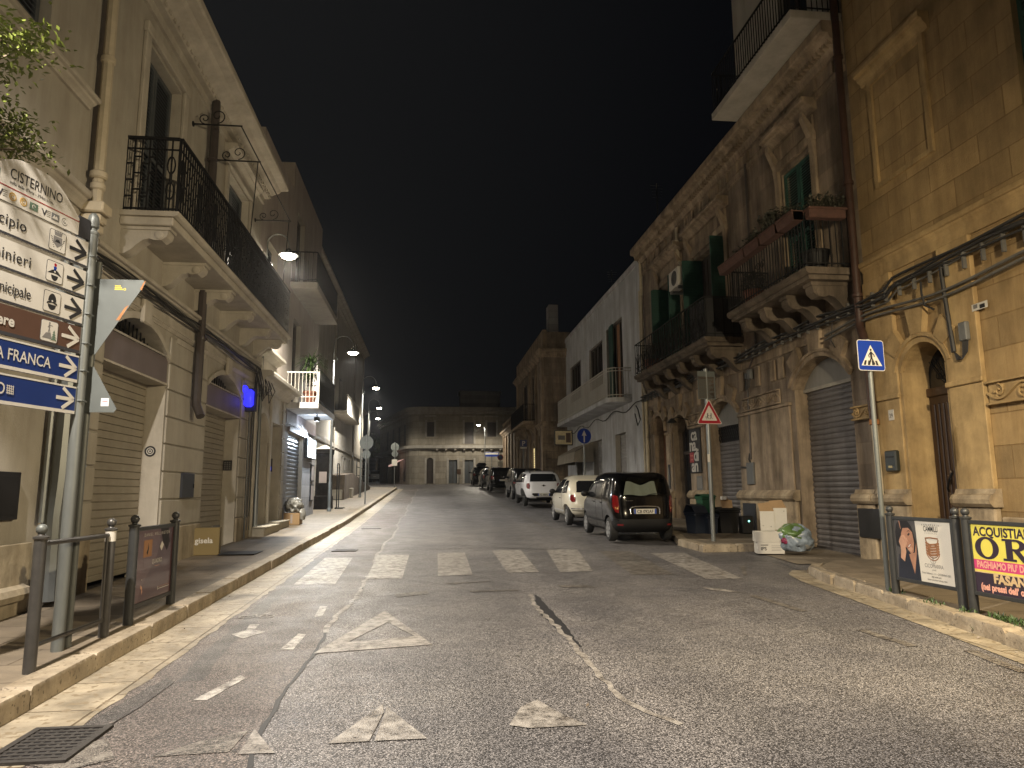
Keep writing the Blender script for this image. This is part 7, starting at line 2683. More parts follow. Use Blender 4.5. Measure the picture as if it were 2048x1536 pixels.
blob(q, (6.96, 13.27, z + .38), .24, 'bag_green', 1.1, 1, .75, 12, rough=.22)
blob(q, (6.82, 13.18, z + .25), .11, 'bag_pink', 1.2, .7, .7, 13)
blob(q, (7.13, 13.2, z + .20), .17, 'bag_clear', 1, 1, .9, 14)
q.build('bag', t, smooth=60)
def bin_(name, label, x, y, w, d, h, m, rz=0, lid_open=0.):
    z = GZ(y) + KH
    t = thing(name, label, 'bin', (x, y, z), group='bins before the grey shutter')
    c_, s_ = math.cos(rz), math.sin(rz)
    q = MB(m, (x, y, z), (c_, s_, 0), (0, 0, 1), (s_, -c_, 0))
    V = []
    for hh, k in ((.01, .82), (h * .5, .92), (h, 1.0)):
        V.append([(-w / 2 * k, hh, d / 2 * k), (w / 2 * k, hh, d / 2 * k), (w / 2 * k, hh, -d / 2 * k), (-w / 2 * k, hh, -d / 2 * k), (-w / 2 * k, hh, d / 2 * k)])
    q.sheet(V)
    q.box(-w / 2 - .02, w / 2 + .02, h - .06, h, -d / 2 - .02, d / 2 + .02, ch=.015)
    q.box(-w / 2 * .82, w / 2 * .82, .005, .015, -d / 2 * .82, d / 2 * .82)
    q.build('body', t)
    q = MB(m, (x, y, z), (c_, s_, 0), (0, 0, 1), (s_, -c_, 0))
    q.sheet([[(-w / 2 - .03, h + .005, d / 2 + .04), (w / 2 + .03, h + .005, d / 2 + .04)], [(-w / 2 - .03, h + .05 + lid_open, d / 4), (w / 2 + .03, h + .05 + lid_open, d / 4)],
             [(-w / 2 - .03, h + .07 + lid_open * 1.2, -d / 4), (w / 2 + .03, h + .07 + lid_open * 1.2, -d / 4)], [(-w / 2 - .03, h + .02, -d / 2 - .03), (w / 2 + .03, h + .02, -d / 2 - .03)]])
    q.box(-w / 2 - .03, w / 2 + .03, h + .0, h + .02, -d / 2 - .03, d / 2 + .04, ch=.006)
    q.build('lid', t)
    return t
bin_('dustbin', 'dark blue dustbin with a sloping lid, leftmost of the bins behind the children sign pole', 6.42, 16.9, .34, .4, .48, 'bin_blue', .3, .12)
bin_('dustbin', 'slim dark bin wedged between the green container and the sign pole', 6.72, 16.75, .26, .3, .42, 'bin_blue', .1)
bin_('waste_container', 'upright green container stuffed with rubbish behind the children sign pole', 6.78, 17.15, .34, .34, .86, 'bin_green', .1)
bin_('dustbin', 'wide black bin with cardboard sticking out right of the sign pole', 7.18, 16.9, .50, .45, .55, 'plastic', 0)
mb = MB('cardboard', (7.2, 16.9, GZ(16.9) + KH), (1, 0, 0), (0, 0, 1), (0, -1, 0))
mb.add([(-.14, .57, .1), (.14, .57, .1), (.05, .86, -.05), (-.14, .88, -.02)], [(0, 1, 2, 3)])
mb.add([(-.02, .57, .0), (.2, .57, -.06), (.2, .78, -.1), (.02, .82, -.08)], [(0, 1, 2, 3)])
mb.box(-.14, -.02, .80, .88, .02, .10, 'box_white')
tag(mb.build('torn_cardboard', origin=(7.2, 16.9, GZ(16.9) + KH)), 'torn cardboard pieces sticking up out of the wide black bin', 'cardboard')
t = thing('led_box', 'dark low box with a small cyan light on the pavement by the grey shutter', 'box', (7.55, 16.6, GZ(16.6) + KH))
q = MB('plastic', (7.55, 16.6, GZ(16.6) + KH), (1, 0, 0), (0, 0, 1), (0, -1, 0))
q.box(-.14, .14, .003, .42, -.12, .12, ch=.02)
q.build('case', t)
q = MB('led_cyan', (7.55, 16.6, GZ(16.6) + KH), (1, 0, 0), (0, 0, 1), (0, -1, 0))
q.ball((.02, .30, .125), .022, n=10)
q.build('light', t)
# weeds in the kerb joints
q = MB('leaf')
for (x, y, z, n) in ((5.30, 6.5, .02, 40), (5.52, 6.55, .13, 70), (5.5, 6.35, .13, 60), (5.6, 8.25, .12, 30), (5.48, 6.95, .13, 20), (5.42, 6.1, .13, 50), (5.48, 7.45, .13, 26)):
    for k in range(n):
        p0 = Vector((x + rnd(-.06, .06), y + rnd(-.14, .14), z + GZ(y)))
        leaf_quad(q, p0, Vector((rnd(-.7, .7), rnd(-.7, .7), 1)), (0, 0, 1), rnd(.03, .09), .018, 'leaf')
q.build('weeds', kind='stuff', recalc=False, label='green weeds in the joints of the right kerb')

# dead leaves, butts and scraps on the road and along the kerbs
q = MB('bark')
for i in range(150):
    side = random.random()
    if side < .4: x, y = -2.55 + abs(random.gauss(0, .14)), rnd(3.6, 30)
    elif side < .7: x, y = kR(rnd(4, 11)) - .1 - abs(random.gauss(0, .2)), rnd(4.5, 11)
    else: x, y = rnd(-2, 5), rnd(4.2, 18)
    if side >= .4 and side < .7: x = kR(y) - .06 - abs(random.gauss(0, .18))
    p0 = Vector((x, y, GZ(y) + .011))
    leaf_quad(q, p0, Vector((rnd(-1, 1), rnd(-1, 1), rnd(-.05, .25))), (0, 0, 1), rnd(.02, .05), rnd(.012, .03), random.choice(['bark', 'bark', 'ink', 'leaf_dark', 'paper']))
q.build('litter', kind='stuff', recalc=False, label='dead leaves and scraps scattered on the road and along the kerbs')
# ------------------------------------------------------------------ cars
def lerp_tab(T, x):
    if x <= T[0][0]: return T[0][1]
    for (a, b), (c, d) in zip(T, T[1:]):
        if x <= c:
            t_ = (x - a) / (c - a)
            t_ = t_ * t_ * (3 - 2 * t_) * .5 + t_ * .5
            return b + (d - b) * t_
    return T[-1][1]

def bool_cut(ob, cutters):
    dg = None
    for c in cutters:
        md = ob.modifiers.new('b', 'BOOLEAN')
        md.operation = 'DIFFERENCE'
        md.solver = 'EXACT'
        md.object = c
    bpy.context.view_layer.update()
    dg = bpy.context.evaluated_depsgraph_get()
    me = bpy.data.meshes.new_from_object(ob.evaluated_get(dg))
    ob.modifiers.clear()
    ob.data = me
    for c in cutters: bpy.data.objects.remove(c)

def make_car(name, label, x, y, rz, P, group='cars parked along the right kerb'):
    """local frame: +y forward, rear bumper at y=0, x across, z up"""
    L_, Wd, H = P['L'], P['W'], P['H']
    body, wr_, wb, ro = P['paint'], P['wr'], P['wb'], P['ro']
    zb, belt = P.get('zb', .20), P['belt']
    top, rear, front = P['top'], P['rear'], P['front']
    n = P.get('n', 8)
    root = thing(name, label, 'car', (x, y, GZ(y + (L_ / 2 if abs(rz) < 1 else -L_ / 2))), rz, group, local=True)
    slope = math.atan2(GZ(y + L_ * .8) - GZ(y + L_ * .2), L_ * .6)
    root.rotation_euler = (slope if abs(rz) < 1 else -slope, 0, rz)
    # body shell: a rounded box bent to the car's own side and plan outlines
    NY, NX, NZ = 44, 14, 20
    V, F, idx = [], [], {}
    def shape(a, b, c):
        m_ = (abs(a) ** n + abs(b) ** n + abs(c) ** n) ** (1 / n)
        a, b, c = a / m_, b / m_, c / m_
        t_ = (a + 1) / 2
        yy = t_ * L_
        z = zb + (lerp_tab(top, yy) - zb) * (c + 1) / 2
        k = (1 - t_) ** P.get('rp', 4)
        yy += lerp_tab(rear, z) * k + lerp_tab(front, z) * t_ ** 4
        w = Wd / 2
        w *= 1 - P.get('plan', .07) * abs(a) ** 5
        if z > belt: w *= 1 - P['tumble'] * ((z - belt) / (H - belt)) ** 1.15
        else: w *= 1 - .07 * ((belt - z) / (belt - zb)) ** 2.4 + P.get('hip', 0) * max(0, 1 - abs(z - belt * .72) / .22) * .02
        return Vector((b * w, yy, z))
    def vid(i, j, k):
        if (i, j, k) not in idx:
            idx[i, j, k] = len(V)
            V.append(shape(-1 + 2 * i / NY, -1 + 2 * j / NX, -1 + 2 * k / NZ))
        return idx[i, j, k]
    for i in range(NY):
        for j in range(NX):
            F.append((vid(i, j, 0), vid(i, j + 1, 0), vid(i + 1, j + 1, 0), vid(i + 1, j, 0)))
            F.append((vid(i, j, NZ), vid(i + 1, j, NZ), vid(i + 1, j + 1, NZ), vid(i, j + 1, NZ)))
    for i in range(NY):
        for k in range(NZ):
            F.append((vid(i, 0, k), vid(i + 1, 0, k), vid(i + 1, 0, k + 1), vid(i, 0, k + 1)))
            F.append((vid(i, NX, k), vid(i, NX, k + 1), vid(i + 1, NX, k + 1), vid(i + 1, NX, k)))
    for j in range(NX):
        for k in range(NZ):
            F.append((vid(0, j, k), vid(0, j, k + 1), vid(0, j + 1, k + 1), vid(0, j + 1, k)))
            F.append((vid(NY, j, k), vid(NY, j + 1, k), vid(NY, j + 1, k + 1), vid(NY, j, k + 1)))
    bvh = BVHTree.FromPolygons([tuple(v) for v in V], F)
    me = bpy.data.meshes.new('body')
    me.from_pydata(V, [], F)
    bm = bmesh.new()
    bm.from_mesh(me)
    bmesh.ops.recalc_face_normals(bm, faces=bm.faces)
    bm.to_mesh(me)
    bm.free()
    sh = bpy.data.objects.new('body', me)
    COL.objects.link(sh)
    cut = []
    wx = Wd / 2 - P.get('tw', .19)
    for yy in (ro, ro + wb):
        for sg in (-1, 1):
            q = MB('plastic')
            q.frame((0, 0, 0), (1, 0, 0), (0, 1, 0), (0, 0, 1))
            q.lathe([(wr_ * P.get('arch', 1.17), sg * (wx - .14)), (wr_ * P.get('arch', 1.17), sg * (Wd / 2 + .3))], (0, yy, wr_ * 1.02), 'plastic', 26, 'a')
            cut.append(q.build('c'))
    if P.get('pocket'):
        x0, x1, z0, z1, dep = P['pocket']
        yr = max((bvh.ray_cast((xx, -2, zz), (0, 1, 0))[0].y for xx in (x0, 0, x1) for zz in (z0, z1)))
        q = MB('plastic')
        q.frame((0, 0, 0), (1, 0, 0), (0, 1, 0), (0, 0, 1))
        q.box(x0, x1, -1, yr + dep, z0, z1)
        cut.append(q.build('c'))
    bool_cut(sh, cut)
    # split off lower cladding as a part of its own
    bm = bmesh.new()
    bm.from_mesh(sh.data)
    clad = P.get('clad', lambda c: False)
    other = bm.copy()
    bmesh.ops.delete(bm, geom=[f for f in bm.faces if clad(f.calc_center_median())], context='FACES')
    bmesh.ops.delete(other, geom=[f for f in other.faces if not clad(f.calc_center_median())], context='FACES')
    def fin(b, nm, m_):
        if not b.faces: 
            b.free()
            return
        e = bpy.data.meshes.new(nm)
        b.to_mesh(e)
        b.free()
        e.materials.clear()
        e.materials.append(M[m_])
        for p in e.polygons:
            p.material_index = 0
            p.use_smooth = True
        e.set_sharp_from_angle(angle=R(40))
        o = bpy.data.objects.new(nm, e)
        COL.objects.link(o)
        o.parent = root
        return o
    bpy.data.objects.remove(sh)
    fin(bm, 'body', body)
    fin(other, 'bumper', P.get('cladm', 'plastic'))
    def patch(nm, pts, axis, m_, off=.006, parent=None, label=None, merge=None):
        """a panel that lies on the shell: outline seen along an axis ('rear','front','left','right','up')"""
        b = bmesh.new()
        b.faces.new([b.verts.new((p[0], p[1], 0)) for p in pts])
        bmesh.ops.triangulate(b, faces=b.faces)
        for _ in range(5):
            es = [e for e in b.edges if e.calc_length() > .05]
            if not es: break
            bmesh.ops.subdivide_edges(b, edges=es, cuts=1)
            bmesh.ops.triangulate(b, faces=b.faces)
        bmesh.ops.triangulate(b, faces=b.faces)
        rim = [v for v in b.verts if v.is_boundary]
        for v in b.verts:
            u, w = v.co.x, v.co.y
            o_, d_ = {'rear': ((u, -3, w), (0, 1, 0)), 'front': ((u, L_ + 3, w), (0, -1, 0)), 'left': ((-3, u, w), (1, 0, 0)), 'right': ((3, u, w), (-1, 0, 0)),
                      'up': ((u, w, 5), (0, 0, -1))}[axis]
            h = bvh.ray_cast(Vector(o_), Vector(d_))
            if h[0] is None:
                h = bvh.find_nearest(Vector((u, 0 if axis == 'rear' else L_, w)) if axis in ('rear', 'front') else Vector((d_[0] * -1, u, w)))
            nn = h[1]
            if nn.dot(Vector(d_)) > 0: nn = -nn
            v.co = h[0] + nn * off
        be = [e for e in b.edges if e.is_boundary]
        r_ = bmesh.ops.extrude_edge_only(b, edges=be)
        for v in [g_ for g_ in r_['geom'] if isinstance(g_, bmesh.types.BMVert)]:
            hh = bvh.find_nearest(v.co)
            nn = hh[1]
            v.co = v.co - (v.co - hh[0]).normalized() * off * 1.1
        bmesh.ops.recalc_face_normals(b, faces=b.faces)
        e = bpy.data.meshes.new(nm)
        b.to_mesh(e)
        b.free()
        e.materials.append(M[m_])
        for p in e.polygons: p.use_smooth = True
        e.set_sharp_from_angle(angle=R(45))
        o = bpy.data.objects.new(nm, e)
        COL.objects.link(o)
        o.parent = parent or root
        if label: o['label'] = label
        return o
    for sd in ('left', 'right'):
        for pts in P['side_win']:
            patch('side_window', pts, sd, 'glass', .005)
        for pts in P.get('side_trim', []):
            patch('side_trim', pts, sd, P.get('trimm', 'plastic'), .010)
        for pts in P.get('seams', []):
            patch('door_seam', pts, sd, 'dark', .003)
    for nm, pts, ax, m_ in P.get('patches', []):
        if pts is not None:
            patch(nm, pts, ax, m_, .012 if nm == 'rear_window' else .007)
            if P.get('mirror_' + nm, True) and min(p[0] for p in pts) * max(p[0] for p in pts) > 0 and ax in ('rear', 'front'):
                patch(nm, [(-p[0], p[1]) for p in pts], ax, m_, .007)
    # wheels
    for yy in (ro, ro + wb):
        for sg in (-1, 1):
            tw = .175
            q = MB('tyre', (sg * wx, yy, wr_), (1, 0, 0), (0, 1, 0), (0, 0, 1))
            a0, a1 = -tw / 2 + (.0), tw / 2
            prof_ = [(wr_ * .62, a0), (wr_ * .9, a0), (wr_ * .97, a0 + .02), (wr_, a0 + .045), (wr_, a1 - .045), (wr_ * .97, a1 - .02), (wr_ * .9, a1), (wr_ * .62, a1)]
            q.lathe(prof_, (0, 0, 0), 'tyre', 28, 'a')
            wh = q.build('wheel', root, smooth=True, origin=None)
            q = MB('rim', (sg * wx, yy, wr_), (1, 0, 0), (0, 1, 0), (0, 0, 1))
            e = sg * tw / 2
            q.lathe([(wr_ * .66, e * .96), (wr_ * .66, e * 1.04), (wr_ * .60, e * 1.05), (wr_ * .56, e * .80)], (0, 0, 0), P.get('rimm', 'rim'), 28, 'a')
            q.lathe([(wr_ * .16, e * .9), (wr_ * .15, e * 1.12), (.002, e * 1.14)], (0, 0, 0), P.get('rimm', 'rim'), 14, 'a')
            ns = P.get('spokes', 7)
            for s_ in range(ns):
                t_ = 2 * pi * s_ / ns + .2
                c_, d_ = math.cos(t_), math.sin(t_)
                w1, w2 = wr_ * .09, wr_ * P.get('spw', .12)
                pts = []
                for rr_, ww in ((wr_ * .12, w1), (wr_ * .60, w2)):
                    for k in (-1, 1): pts.append((c_ * rr_ - d_ * ww * k, d_ * rr_ + c_ * ww * k))
                V8 = [(e * .95, *pts[0]), (e * .95, *pts[1]), (e * .95, *pts[3]), (e * .95, *pts[2]), (e * 1.08, *pts[0]), (e * 1.08, *pts[1]), (e * 1.02, *pts[3]), (e * 1.02, *pts[2])]
                q.add(V8, [(0, 1, 2, 3), (4, 5, 6, 7), (0, 1, 5, 4), (1, 2, 6, 5), (2, 3, 7, 6), (3, 0, 4, 7)], P.get('rimm', 'rim'))
            q.build('rim', wh, smooth=True)
    # mirrors
    my, mz = P['mirror']
    for sg in (-1, 1):
        q = MB('plastic', (0, 0, 0), (1, 0, 0), (0, 1, 0), (0, 0, 1))
        ww = Wd / 2 - .02
        rows = []
        for i in range(9):
            th = pi * i / 8
            rows.append([(sg * (ww + .11) + .105 * math.sin(th) * math.cos(ph), my + .065 * math.sin(th) * math.sin(ph), mz + .075 * math.cos(th)) for ph in [2 * pi * j / 14 for j in range(15)]])
        q.sheet(rows, P.get('mirm', 'plastic'))
        q.tube([(sg * (ww - .05), my + .02, mz - .05), (sg * (ww + .06), my, mz - .03)], .022, 'plastic', 8)
        q.build('wing_mirror', root, smooth=60)
    # number plate and lettering
    if P.get('plate'):
        txt, pz, ph = P['plate']
        yr = bvh.ray_cast((0, -3, pz), (0, 1, 0))[0].y - .022
        q = MB('plate', (0, yr, pz), (1, 0, 0), (0, 0, 1), (0, -1, 0))
        q.box(-.26, .26, -.056, .056, -.03, 0, 'plate', .004)
        q.box(-.258, -.215, -.053, .053, .0005, .0012, 'plate_blue')
        q.box(.215, .258, -.053, .053, .0005, .0012, 'plate_blue')
        if txt: q.text(txt, 0, -.037, .103, .002, 'ink', 'CENTER', bold=.002, sx=.88)
        q.build('number_plate', root)
    for f in P.get('extra', []):
        f(root, bvh)
    return root

def badge(z, w, m_='chrome', xc=0., h=.02):
    def f(root, bvh):
        yr = bvh.ray_cast((xc, -3, z), (0, 1, 0))[0].y
        q = MB(m_, (xc, yr, z), (1, 0, 0), (0, 0, 1), (0, -1, 0))
        q.box(-w, w, -h / 2, h / 2, -.01, .012, m_, .006)
        q.build('badge', root)
    return f
def round_badge(z, r_):
    def f(root, bvh):
        yr = bvh.ray_cast((0, -3, z), (0, 1, 0))[0].y
        q = MB('chrome', (0, yr, z), (1, 0, 0), (0, 0, 1), (0, -1, 0))
        q.disc(0, 0, r_, -.01, .014, 'chrome', 18)
        q.disc(0, 0, r_ * .75, .0142, .017, 'ink', 18)
        for sg in (-1, 1):
            for k in range(3):
                q.box(sg * r_ * .9, sg * (r_ * 2.3 - k * .02), -.004 + k * .014 - .014, .004 + k * .014 - .014, -.01, .012)
        q.build('badge', root)
    return f
def wiper(z, ln=.36):
    def f(root, bvh):
        P_ = []
        for k in range(5):
            xx, zz = .0 + ln * k / 4, z + .06 * math.sin(k * .5)
            h = bvh.ray_cast((xx, -3, zz), (0, 1, 0))
            P_.append((xx, h[0].y - .02, zz))
        q = MB('plastic', (0, 0, 0), (1, 0, 0), (0, 1, 0), (0, 0, 1))
        q.tube(P_, .009, n=5)
        q.build('wiper', root)
    return f
def handles(ys, z):
    def f(root, bvh):
        for sg in (-1, 1):
            for yy in ys:
                h = bvh.ray_cast((sg * 3, yy, z), (-sg, 0, 0))
                q = MB('chrome', (h[0].x, yy, z), (0, 1, 0), (0, 0, 1), (sg, 0, 0))
                q.box(-.07, .07, -.012, .014, -.01, .03, 'chrome' if P_h[0] else 'plastic', .008)
                q.build('door_handle', root)
    return f
P_h = [True]
def roof_bars(y0, y1, x, z):
    def f(root, bvh):
        for sg in (-1, 1):
            P_ = []
            for k in range(9):
                yy = y0 + (y1 - y0) * k / 8
                h = bvh.ray_cast((sg * x, yy, 5), (0, 0, -1))
                P_.append((sg * x, yy, h[0].z + (.05 if 0 < k < 8 else .0)))
            q = MB('plastic', (0, 0, 0), (1, 0, 0), (0, 1, 0), (0, 0, 1))
            q.tube(P_, .016, n=7)
            q.build('roof_rail', root)
    return f
def chrome_arch(x, z0, z1):
    def f(root, bvh):
        P_ = [(-x, z0), (-x - .005, z1 - .05), (-x + .03, z1 - .01), (-x + .10, z1 + .005), (0, z1 + .012), (x - .10, z1 + .005), (x - .03, z1 - .01), (x + .005, z1 - .05), (x, z0)]
        pts = [(a, bvh.ray_cast((a, -3, b), (0, 1, 0))[0].y - .012, b) for a, b in P_]
        q = MB('chrome', (0, 0, 0), (1, 0, 0), (0, 1, 0), (0, 0, 1))
        q.tube(pts, .019, n=8)
        q.build('tailgate_trim', root, smooth=60)
    return f
def cloth_screen(x0, x1, z0, z1):
    def f(root, bvh):
        yr = bvh.ray_cast((0, -3, (z0 + z1) / 2), (0, 1, 0))[0].y + .10
        rows = []
        for i in range(9):
            t_ = i / 8
            row = []
            for j in range(25):
                u = j / 24
                sag = .07 * math.sin(pi * u) ** 2 * t_
                row.append((x0 + .07 * t_ + (x1 - x0 - .14 * t_) * u, yr + .015 * math.sin(u * 21 + t_ * 2) * (1 - .3 * t_) + .02 * t_, z0 + (z1 - z0) * t_ - sag + .012 * math.sin(u * 9)))
            rows.append(row)
        q = MB('cloth', (0, 0, 0), (1, 0, 0), (0, 1, 0), (0, 0, 1))
        q.sheet(rows)
        q.build('sun_screen', root, smooth=True)
    return f

BLACK = dict(L=3.50, W=1.52, H=1.58, wb=2.38, ro=.55, wr=.275, belt=.98, paint='paint_black', zb=.19, tumble=.17, plan=.05, n=9, rp=5, tw=.12,
             top=[(0, 1.52), (.25, 1.57), (1.4, 1.585), (2.0, 1.54), (2.35, 1.36), (2.85, .99), (3.2, .90), (3.5, .74)],
             rear=[(.2, .06), (.35, 0), (.55, 0), (.75, .03), (1.0, .05), (1.3, .13), (1.58, .24)], front=[(.2, -.05), (.45, 0), (.7, -.06), (1, -.2)],
             side_win=[[(.42, 1.00), (.95, 1.00), (.95, 1.44), (.55, 1.44), (.47, 1.30)], [(1.02, 1.0), (1.62, .99), (1.62, 1.45), (1.02, 1.45)], [(1.70, .99), (2.52, .96), (2.28, 1.22), (2.02, 1.43), (1.70, 1.45)]],
             side_trim=[[(.88, .42), (2.62, .42), (2.62, .47), (.88, .47)]],
             seams=[[(.97, .45), (.985, .45), (.985, 1.0), (.97, 1.0)], [(1.655, .30), (1.667, .30), (1.667, 1.0), (1.655, 1.0)]],
             clad=lambda c: c.z < .50 and c.y < .75 and c.z > .12 or c.z < .27, pocket=(-.52, .52, 1.04, 1.42, .16),
             patches=[('rear_window', [(-.545, 1.02), (.545, 1.02), (.515, 1.40), (.45, 1.44), (-.45, 1.44), (-.515, 1.40)], 'rear', 'glass_clear'),
                      ('tail_light', [(.595, .66), (.655, .68), (.70, .80), (.70, 1.05), (.66, 1.06), (.60, 1.03), (.58, .80)], 'rear', 'red_lens'),
                      ('reversing_lamp', [(.605, .74), (.655, .75), (.665, .81), (.60, .81)], 'rear', 'amber_lens'),
                      ('reflector', [(.50, .38), (.62, .38), (.62, .42), (.50, .42)], 'rear', 'red_lens'), ('headlight', [(.40, .62), (.68, .62), (.66, .78), (.42, .76)], 'front', 'amber_lens')],
             mirror=(2.42, 1.04), plate=('CB 092AF', .695, 0), spokes=7, spw=.16,
             extra=[chrome_arch(.335, .63, .80), wiper(1.03), badge(.93, .10, 'chrome', -.36, .015), cloth_screen(-.44, .36, 1.05, 1.36), handles((1.12, 1.85), .86)])
for s_ in (0,):
    make_car('parked_car', 'black tall hatchback with plate CB 092AF, nearest of the parked cars', 4.82, 15.78, 0, BLACK)
CREAM = dict(L=3.55, W=1.63, H=1.49, wb=2.30, ro=.60, wr=.295, belt=.93, paint='paint_cream', zb=.19, tumble=.24, plan=.13, n=5.5, rp=3, tw=.14, hip=.5,
             top=[(0, 1.20), (.3, 1.42), (.9, 1.495), (1.6, 1.49), (2.1, 1.36), (2.65, 1.0), (3.1, .88), (3.55, .66)],
             rear=[(.2, .10), (.40, .0), (.60, .0), (.80, .08), (1.0, .16), (1.25, .34), (1.49, .62)], front=[(.2, -.1), (.45, 0), (.7, -.08), (1, -.2)],
             side_win=[[(.55, .97), (1.02, .95), (1.02, 1.33), (.82, 1.33), (.66, 1.20)], [(1.10, .95), (2.22, .93), (1.98, 1.20), (1.66, 1.36), (1.10, 1.37)]],
             side_trim=[[(.98, .40), (2.52, .40), (2.52, .44), (.98, .44)]], trimm='paint_white',
             seams=[[(1.06, .35), (1.072, .35), (1.072, .95), (1.06, .95)], [(2.42, .40), (2.432, .40), (2.40, .92), (2.388, .92)]],
             clad=lambda c: c.z < .25,
             patches=[('rear_window', [(-.52, .99), (.52, .99), (.46, 1.27), (.38, 1.32), (-.38, 1.32), (-.46, 1.27)], 'rear', 'glass'),
                      ('tail_light', [(.575, .70), (.66, .71), (.69, .77), (.685, .88), (.65, .925), (.58, .92), (.555, .86), (.555, .76)], 'rear', 'red_lens'),
                      ('bumper_strip', [(.35, .50), (.68, .50), (.68, .53), (.35, .53)], 'rear', 'chrome'), ('air_slot', [(.35, .44), (.66, .45), (.64, .47), (.35, .47)], 'rear', 'ink'),
                      ('headlight', [(.45, .60), (.62, .60), (.66, .72), (.46, .74)], 'front', 'amber_lens')],
             mirror=(2.18, .98), mirm='plastic', plate=('', .62, 0), spokes=8, extra=[badge(.86, .07, 'chrome', .0, .03), handles((1.25,), .80)])
make_car('parked_car', 'small rounded cream white hatchback parked ahead of the black one', 4.86, 20.85, 0, CREAM)
WHITE = dict(L=4.10, W=1.79, H=1.56, wb=2.60, ro=.70, wr=.335, belt=1.02, paint='paint_white', zb=.24, tumble=.20, plan=.10, n=7, rp=4, tw=.16, hip=.5,
             top=[(0, 1.44), (.3, 1.53), (1.5, 1.565), (2.1, 1.53), (2.5, 1.36), (2.9, 1.08), (3.6, .98), (4.1, .78)],
             rear=[(.2, .08), (.42, .0), (.62, .0), (.85, .05), (1.02, .08), (1.3, .20), (1.56, .34)], front=[(.2, -.1), (.45, 0), (.8, -.06), (1.1, -.2)],
             side_win=[[(.50, 1.06), (1.15, 1.05), (1.15, 1.42), (.62, 1.42)], [(1.22, 1.05), (1.85, 1.04), (1.85, 1.43), (1.22, 1.43)], [(1.93, 1.04), (2.72, 1.02), (2.42, 1.28), (2.12, 1.42), (1.93, 1.43)]],
             side_trim=[[(1.12, .36), (2.86, .36), (2.86, .46), (1.12, .46)]] + [[(yc + .46 * math.cos(pi * i / 14), .35 + .46 * math.sin(pi * i / 14)) for i in range(15)] + [(yc - .385 * math.cos(pi * i / 14), .35 + .385 * math.sin(pi * i / 14)) for i in range(15)] for yc in (.70, 3.30)],
             seams=[[(1.18, .45), (1.195, .45), (1.195, 1.05), (1.18, 1.05)], [(1.885, .42), (1.90, .42), (1.90, 1.04), (1.885, 1.04)]],
             clad=lambda c: c.z < .40, arch=1.14,
             patches=[('rear_window', [(-.60, 1.10), (.60, 1.10), (.55, 1.38), (.48, 1.43), (-.48, 1.43), (-.55, 1.38)], 'rear', 'glass'),
                      ('tail_light', [(.62, .78), (.71, .79), (.745, .86), (.735, 1.01), (.68, 1.04), (.62, 1.03), (.60, .92)], 'rear', 'red_lens'),
                      ('plate_recess', [(-.42, .47), (.42, .47), (.52, .54), (.50, .60), (-.50, .60), (-.52, .54)], 'rear', 'plastic'),
                      ('headlight', [(.48, .66), (.68, .66), (.72, .86), (.50, .86)], 'front', 'amber_lens')],
             mirror=(2.52, 1.10), plate=('FG 088AV', .535, 0), spokes=5, spw=.18, rimm='plastic', extra=[round_badge(.93, .045), wiper(1.12), handles((1.32, 2.0), .92), roof_bars(.5, 2.2, .54, 1.5)])
make_car('parked_car', 'white crossover with black lower cladding parked ahead of the cream car', 4.98, 31.2, 0, WHITE)
SUV = dict(L=4.24, W=1.80, H=1.68, wb=2.57, ro=.80, wr=.345, belt=1.08, paint='paint_black', zb=.26, tumble=.13, plan=.05, n=10, rp=5, tw=.16,
           top=[(0, 1.62), (.2, 1.66), (1.6, 1.69), (2.3, 1.66), (2.6, 1.48), (2.9, 1.16), (3.9, 1.06), (4.24, .96)],
           rear=[(.2, .06), (.45, .0), (.7, .0), (1.0, .03), (1.4, .09), (1.68, .16)], front=[(.2, -.1), (.5, 0), (.9, -.02), (1.1, -.1)],
           side_win=[[(.40, 1.12), (1.05, 1.12), (1.05, 1.50), (.46, 1.50)], [(1.13, 1.12), (1.9, 1.11), (1.9, 1.52), (1.13, 1.52)], [(1.98, 1.11), (2.72, 1.10), (2.42, 1.50), (1.98, 1.52)]],
           clad=lambda c: c.z < .46,
           patches=[('rear_window', [(-.62, 1.15), (.62, 1.15), (.60, 1.52), (-.60, 1.52)], 'rear', 'glass'), ('tail_light', [(.62, .86), (.80, .86), (.80, 1.08), (.62, 1.08)], 'rear', 'red_lens')],
           mirror=(2.55, 1.16), plate=('', .80, 0), spokes=5, spw=.18, extra=[badge(1.02, .12), roof_bars(.4, 2.3, .62, 1.6)])
make_car('parked_car', 'boxy black off-road style car farther up the right kerb', 4.98, 49.0, 0, SUV)
def variant(D, **k):
    E_ = dict(D)
    E_.update(k)
    return E_
make_car('parked_car', 'dark tall car mostly hidden behind the white crossover', 5.15, 37.2, 0, variant(SUV, paint='paint_darkgrey', extra=[]))
make_car('parked_car', 'dark low hatchback half hidden beyond the boxy black car', 4.95, 57.0, 0, variant(WHITE, side_trim=[], paint='paint_darkgrey', clad=lambda c: c.z < .3, rimm='rim', plate=('', .7, 0), extra=[],
         patches=[p for p in WHITE['patches'] if p[0] != 'plate_recess']))
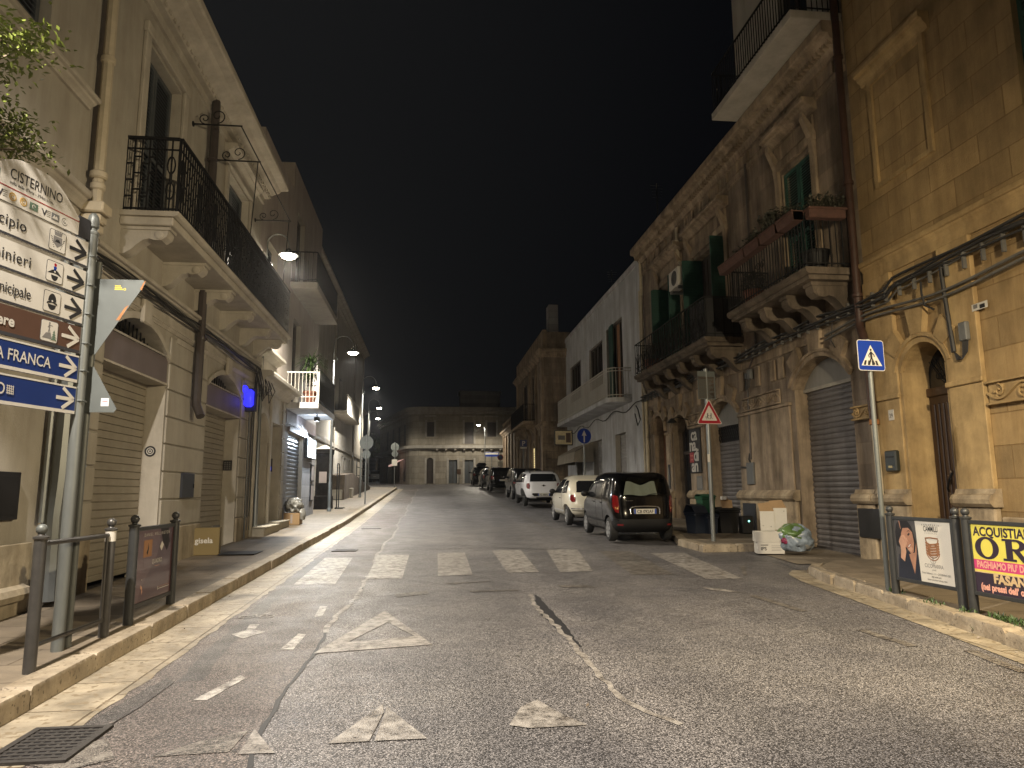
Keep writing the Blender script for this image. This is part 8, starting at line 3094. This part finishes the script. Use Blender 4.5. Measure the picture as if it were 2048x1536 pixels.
c = make_car('parked_car', 'dark estate car carrying a black roof box, last on the right kerb', 4.75, 65.5, 0, variant(SUV, paint='paint_black', H=1.62, extra=[roof_bars(.4, 2.3, .62, 1.6)]))
t = thing('roof_box', 'black roof box on top of the last dark car on the right', 'roof box', (4.75, 66.6, GZ(67.5) + 1.72))
q = MB('plastic', (4.75, 66.6, GZ(67.5) + 1.72), (1, 0, 0), (0, 0, 1), (0, -1, 0))
q.box(-.42, .42, .02, .36, -1.0, 1.0, ch=.14)
q.box(-.43, .43, .16, .19, -1.01, 1.01, ch=.01)
q.build('shell', t, smooth=True)
q = MB('plastic', (4.75, 66.6, GZ(67.5) + 1.72), (1, 0, 0), (0, 0, 1), (0, -1, 0))
q.box(-.55, .55, -.04, .018, -.5, -.44)
q.box(-.55, .55, -.04, .018, .44, .5)
q.build('cross_bars', t)
G_ = 'cars parked at the far left corner'
make_car('parked_car', 'pale estate car parked at the far end beyond the left pavement', -7.45, 99.0, 0, variant(SUV, paint='paint_silver', H=1.5, extra=[]), G_)
make_car('parked_car', 'dark navy car parked left of the rounded end house corner', -2.35, 88.0, 0, variant(SUV, paint='paint_blue', extra=[]), G_)
make_car('parked_car', 'silver hatchback parked between the pale estate and the navy car', -4.3, 97.0, -.5, variant(WHITE, side_trim=[], paint='paint_silver', clad=lambda c: c.z < .3, plate=('', .7, 0), extra=[],
         patches=[p for p in WHITE['patches'] if p[0] != 'plate_recess']), G_)

# ------------------------------------------------------------------ thin mist added to imitate lens glow around the lamps
hz_ = MB('added_haze')
hm = bpy.data.materials.new('added_glow_air')
hm.use_nodes = True
hn = hm.node_tree
hn.nodes.remove(hn.nodes['Principled BSDF'])
pv = hn.nodes.new('ShaderNodeVolumePrincipled')
pv.inputs['Color'].default_value = (.95, .96, 1, 1)
pv.inputs['Density'].default_value = .0005
pv.inputs['Anisotropy'].default_value = .86
hn.links.new(pv.outputs[0], hn.nodes['Material Output'].inputs['Volume'])
M['added_haze'] = hm
hz_.box(-230, 230, -3, 24, -425, 75)
hz_.build('added_haze', kind='stuff')
